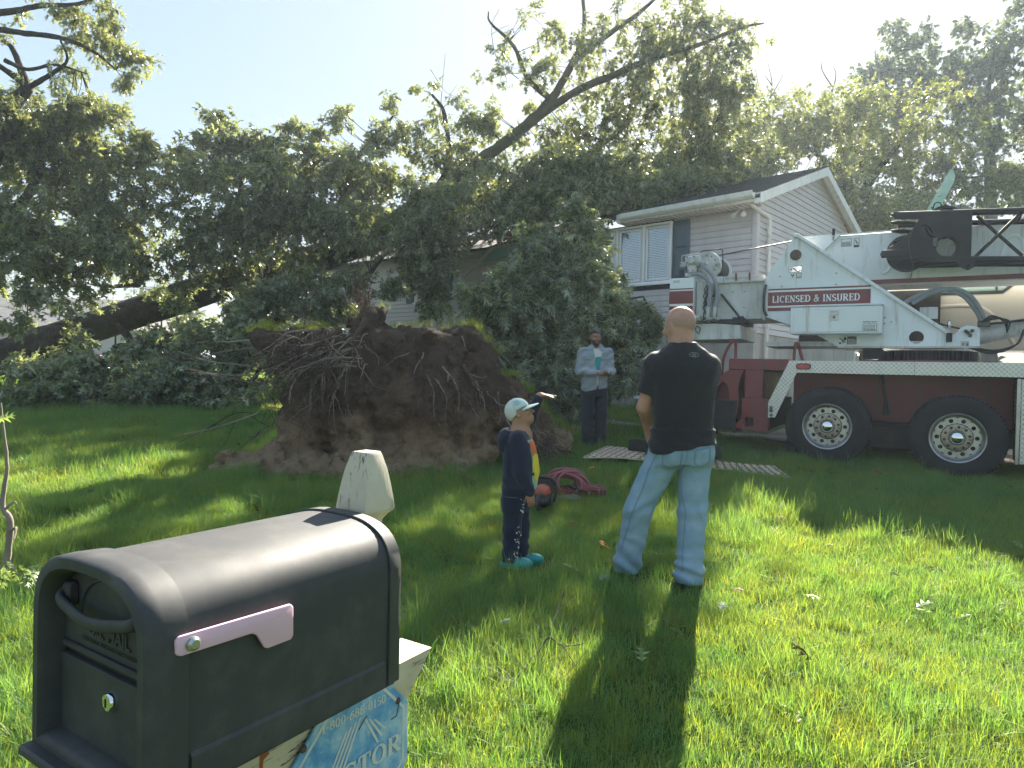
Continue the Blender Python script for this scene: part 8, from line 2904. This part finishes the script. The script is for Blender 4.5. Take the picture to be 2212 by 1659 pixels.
# loose leaf litter shaken off the tree, too small to tell apart
_n = 110
_y = gr.uniform(2.4, 10.5, _n); _x = gr.uniform(-1, 1, _n) * (.80 * _y)
_keep = plate_d(np.stack([_x, _y, gz(_x, _y) + .05], 1)) > .05
_x, _y = _x[_keep], _y[_keep]
_b = np.stack([_x, _y, gz(_x, _y) + gr.uniform(.02, .09, len(_x))], 1)
_a = unit(np.stack([gr.normal(0, 1, len(_x)), gr.normal(0, 1, len(_x)), gr.normal(0, .35, len(_x))], 1))
V, F = place_leaves(_b, _a, unit(np.array([0, 0, 1.]) + gr.normal(0, .5, (len(_x), 3))), gr.uniform(.05, .12, len(_x)), LEAF_OAK)
_mi = np.repeat(gr.choice([0, 0, 1, 1, 1], len(_x)), len(LEAF_OAK[1]))
o = npmesh('leaf_litter', V, F, [M_LBR, M_LGRN], None, flat=True, mi=_mi)
tag(o, 'small brown and green leaves scattered over the lawn', 'leaf litter', kind='stuff')
def twig_thing(name, label, pts, r, kids, m, group=None):
    root_ = empty(name, (0, 0, 0), 0, label, 'twig', group)
    limb('stem', pts, [r, r * .4], m, root_, 6, 4, .25)
    for k in kids:
        limb('side_twig', k, [r * .55, r * .25], m, root_, 5, 4, .2)
    return root_
G = lambda px, py, l=.05: lay(px, py, l)
twig_thing('fallen_twig', 'dark forked twig lying in the grass in the foreground', [G(1105, 1500), G(1160, 1450, .09), G(1185, 1430, .12), G(1215, 1440, .10), G(1260, 1425, .08)], .006, [[G(1185, 1430, .12), G(1200, 1390, .15), G(1240, 1345, .16)], [G(1160, 1450, .09), G(1150, 1420, .12)], [G(1215, 1440, .1), G(1245, 1470, .06)], [G(1200, 1390, .15), G(1210, 1360, .18)]], M_TWIG)
twig_thing('fallen_branch', 'leafless broken branch lying on the lawn left of the root plate', [G(440, 940), G(480, 918, .10), G(520, 905, .12), G(575, 905, .08)], .014, [[G(500, 912, .12), G(515, 885, .2), G(530, 870, .25)], [G(540, 905, .1), G(560, 920, .05)], [G(470, 925, .1), G(455, 935, .05)]], M_BARK)
ws = MB().box(-.16, .16, -.035, .035, 0, .03).build('wood_scrap', M_WOODR, None, bevel=.004)
ws.location = lay(596, 888, .05); ws.rotation_euler = (0, .1, .1)
tag(ws, 'short splintered wood scrap on the grass left of the root plate', 'wood scrap')
# --- broken sapling branch leaning in at the left edge, close by
SB = empty('leaning_branch', (0, 0, 0), 0, 'thin broken branch with wilted leaves at the left edge, near the mailbox', 'branch')
q = 3.0
limb('stem', W([(-20, 1290, q), (12, 1215, q), (22, 1130, q), (5, 1090, q), (15, 1010, q), (8, 930, q), (2, 870, q)]), [.016, .015, .013, .010, .008, .005, .003], M_DEAD, SB, 7, 5, .2)
for l in ([(20, 1150, q), (35, 1140, q - .05), (30, 1165, q - .1)], [(14, 1200, q), (28, 1225, q), (40, 1245, q)], [(5, 1090, q), (-10, 1060, q)], [(10, 1100, q), (30, 1085, q), (36, 1090, q)]):
    limb('side_twig', W(l), [.007, .003], M_DEAD, SB, 5, 4, .2)
sp = np.array([tuple(at(a, b, q + c)) for a, b, c in ((10, 1235, 0), (40, 1240, 0), (25, 1225, -.05), (50, 1250, .03), (0, 1250, 0), (60, 1235, .1))])
V, F = sprays(sp, unit(np.tile([.5, -.2, -.2], (len(sp), 1)) + gr.normal(0, .4, (len(sp), 3))), 5, .085, LEAF_OAK, .3, .06)
o = npmesh('leaf', V, F, M_LGRN, SB, flat=True); o['kind'] = 'stuff'
V, F = sprays(np.array([tuple(at(4, 900, q))]), np.array([[0, 0, 1.]]), 4, .07, LEAF_OAK, .2, .05)
o = npmesh('leaf', V, F, M_LGRN, SB, flat=True); o['kind'] = 'stuff'

# --- humid summer air over the whole yard
hz = MB().box(-90, 90, -10, 84, -1.8, 24).build('haze', None)
hz.data.materials.clear()
mh = bpy.data.materials.new('humid_air'); mh.use_nodes = True
mh.node_tree.nodes.clear()
_out = mh.node_tree.nodes.new('ShaderNodeOutputMaterial')
_v = mh.node_tree.nodes.new('ShaderNodeVolumePrincipled')
_v.inputs['Color'].default_value = (.74, .87, 1, 1)
_v.inputs['Density'].default_value = .0009
_v.inputs['Anisotropy'].default_value = .45
mh.node_tree.links.new(_v.outputs[0], _out.inputs['Volume'])
hz.data.materials.append(mh)
tag(hz, 'thin bluish summer haze filling the air over the yard', 'haze', kind='stuff')

# --- seat each thing's empty at its own base
bpy.context.view_layer.update()
for r_ in [o for o in SC.objects if o.type == 'EMPTY' and o.parent is None and o.location.length < 1e-6]:
    ch = [c for c in r_.children if c.type == 'MESH']
    if not ch: continue
    ref = [c for c in ch if c.name.split('.')[0] in ('trunk', 'stem')] or ch
    pts = [c.location + Vector(q) for c in ref for q in (c.bound_box[0], c.bound_box[6])]
    zmin = min(p.z for p in pts)
    low = [p for p in pts if p.z < zmin + .4]
    base_ = Vector(((min(p.x for p in pts) + max(p.x for p in pts)) / 2, (min(p.y for p in pts) + max(p.y for p in pts)) / 2, zmin))
    r_.location = base_
    for c in r_.children:
        c.location = c.location - base_
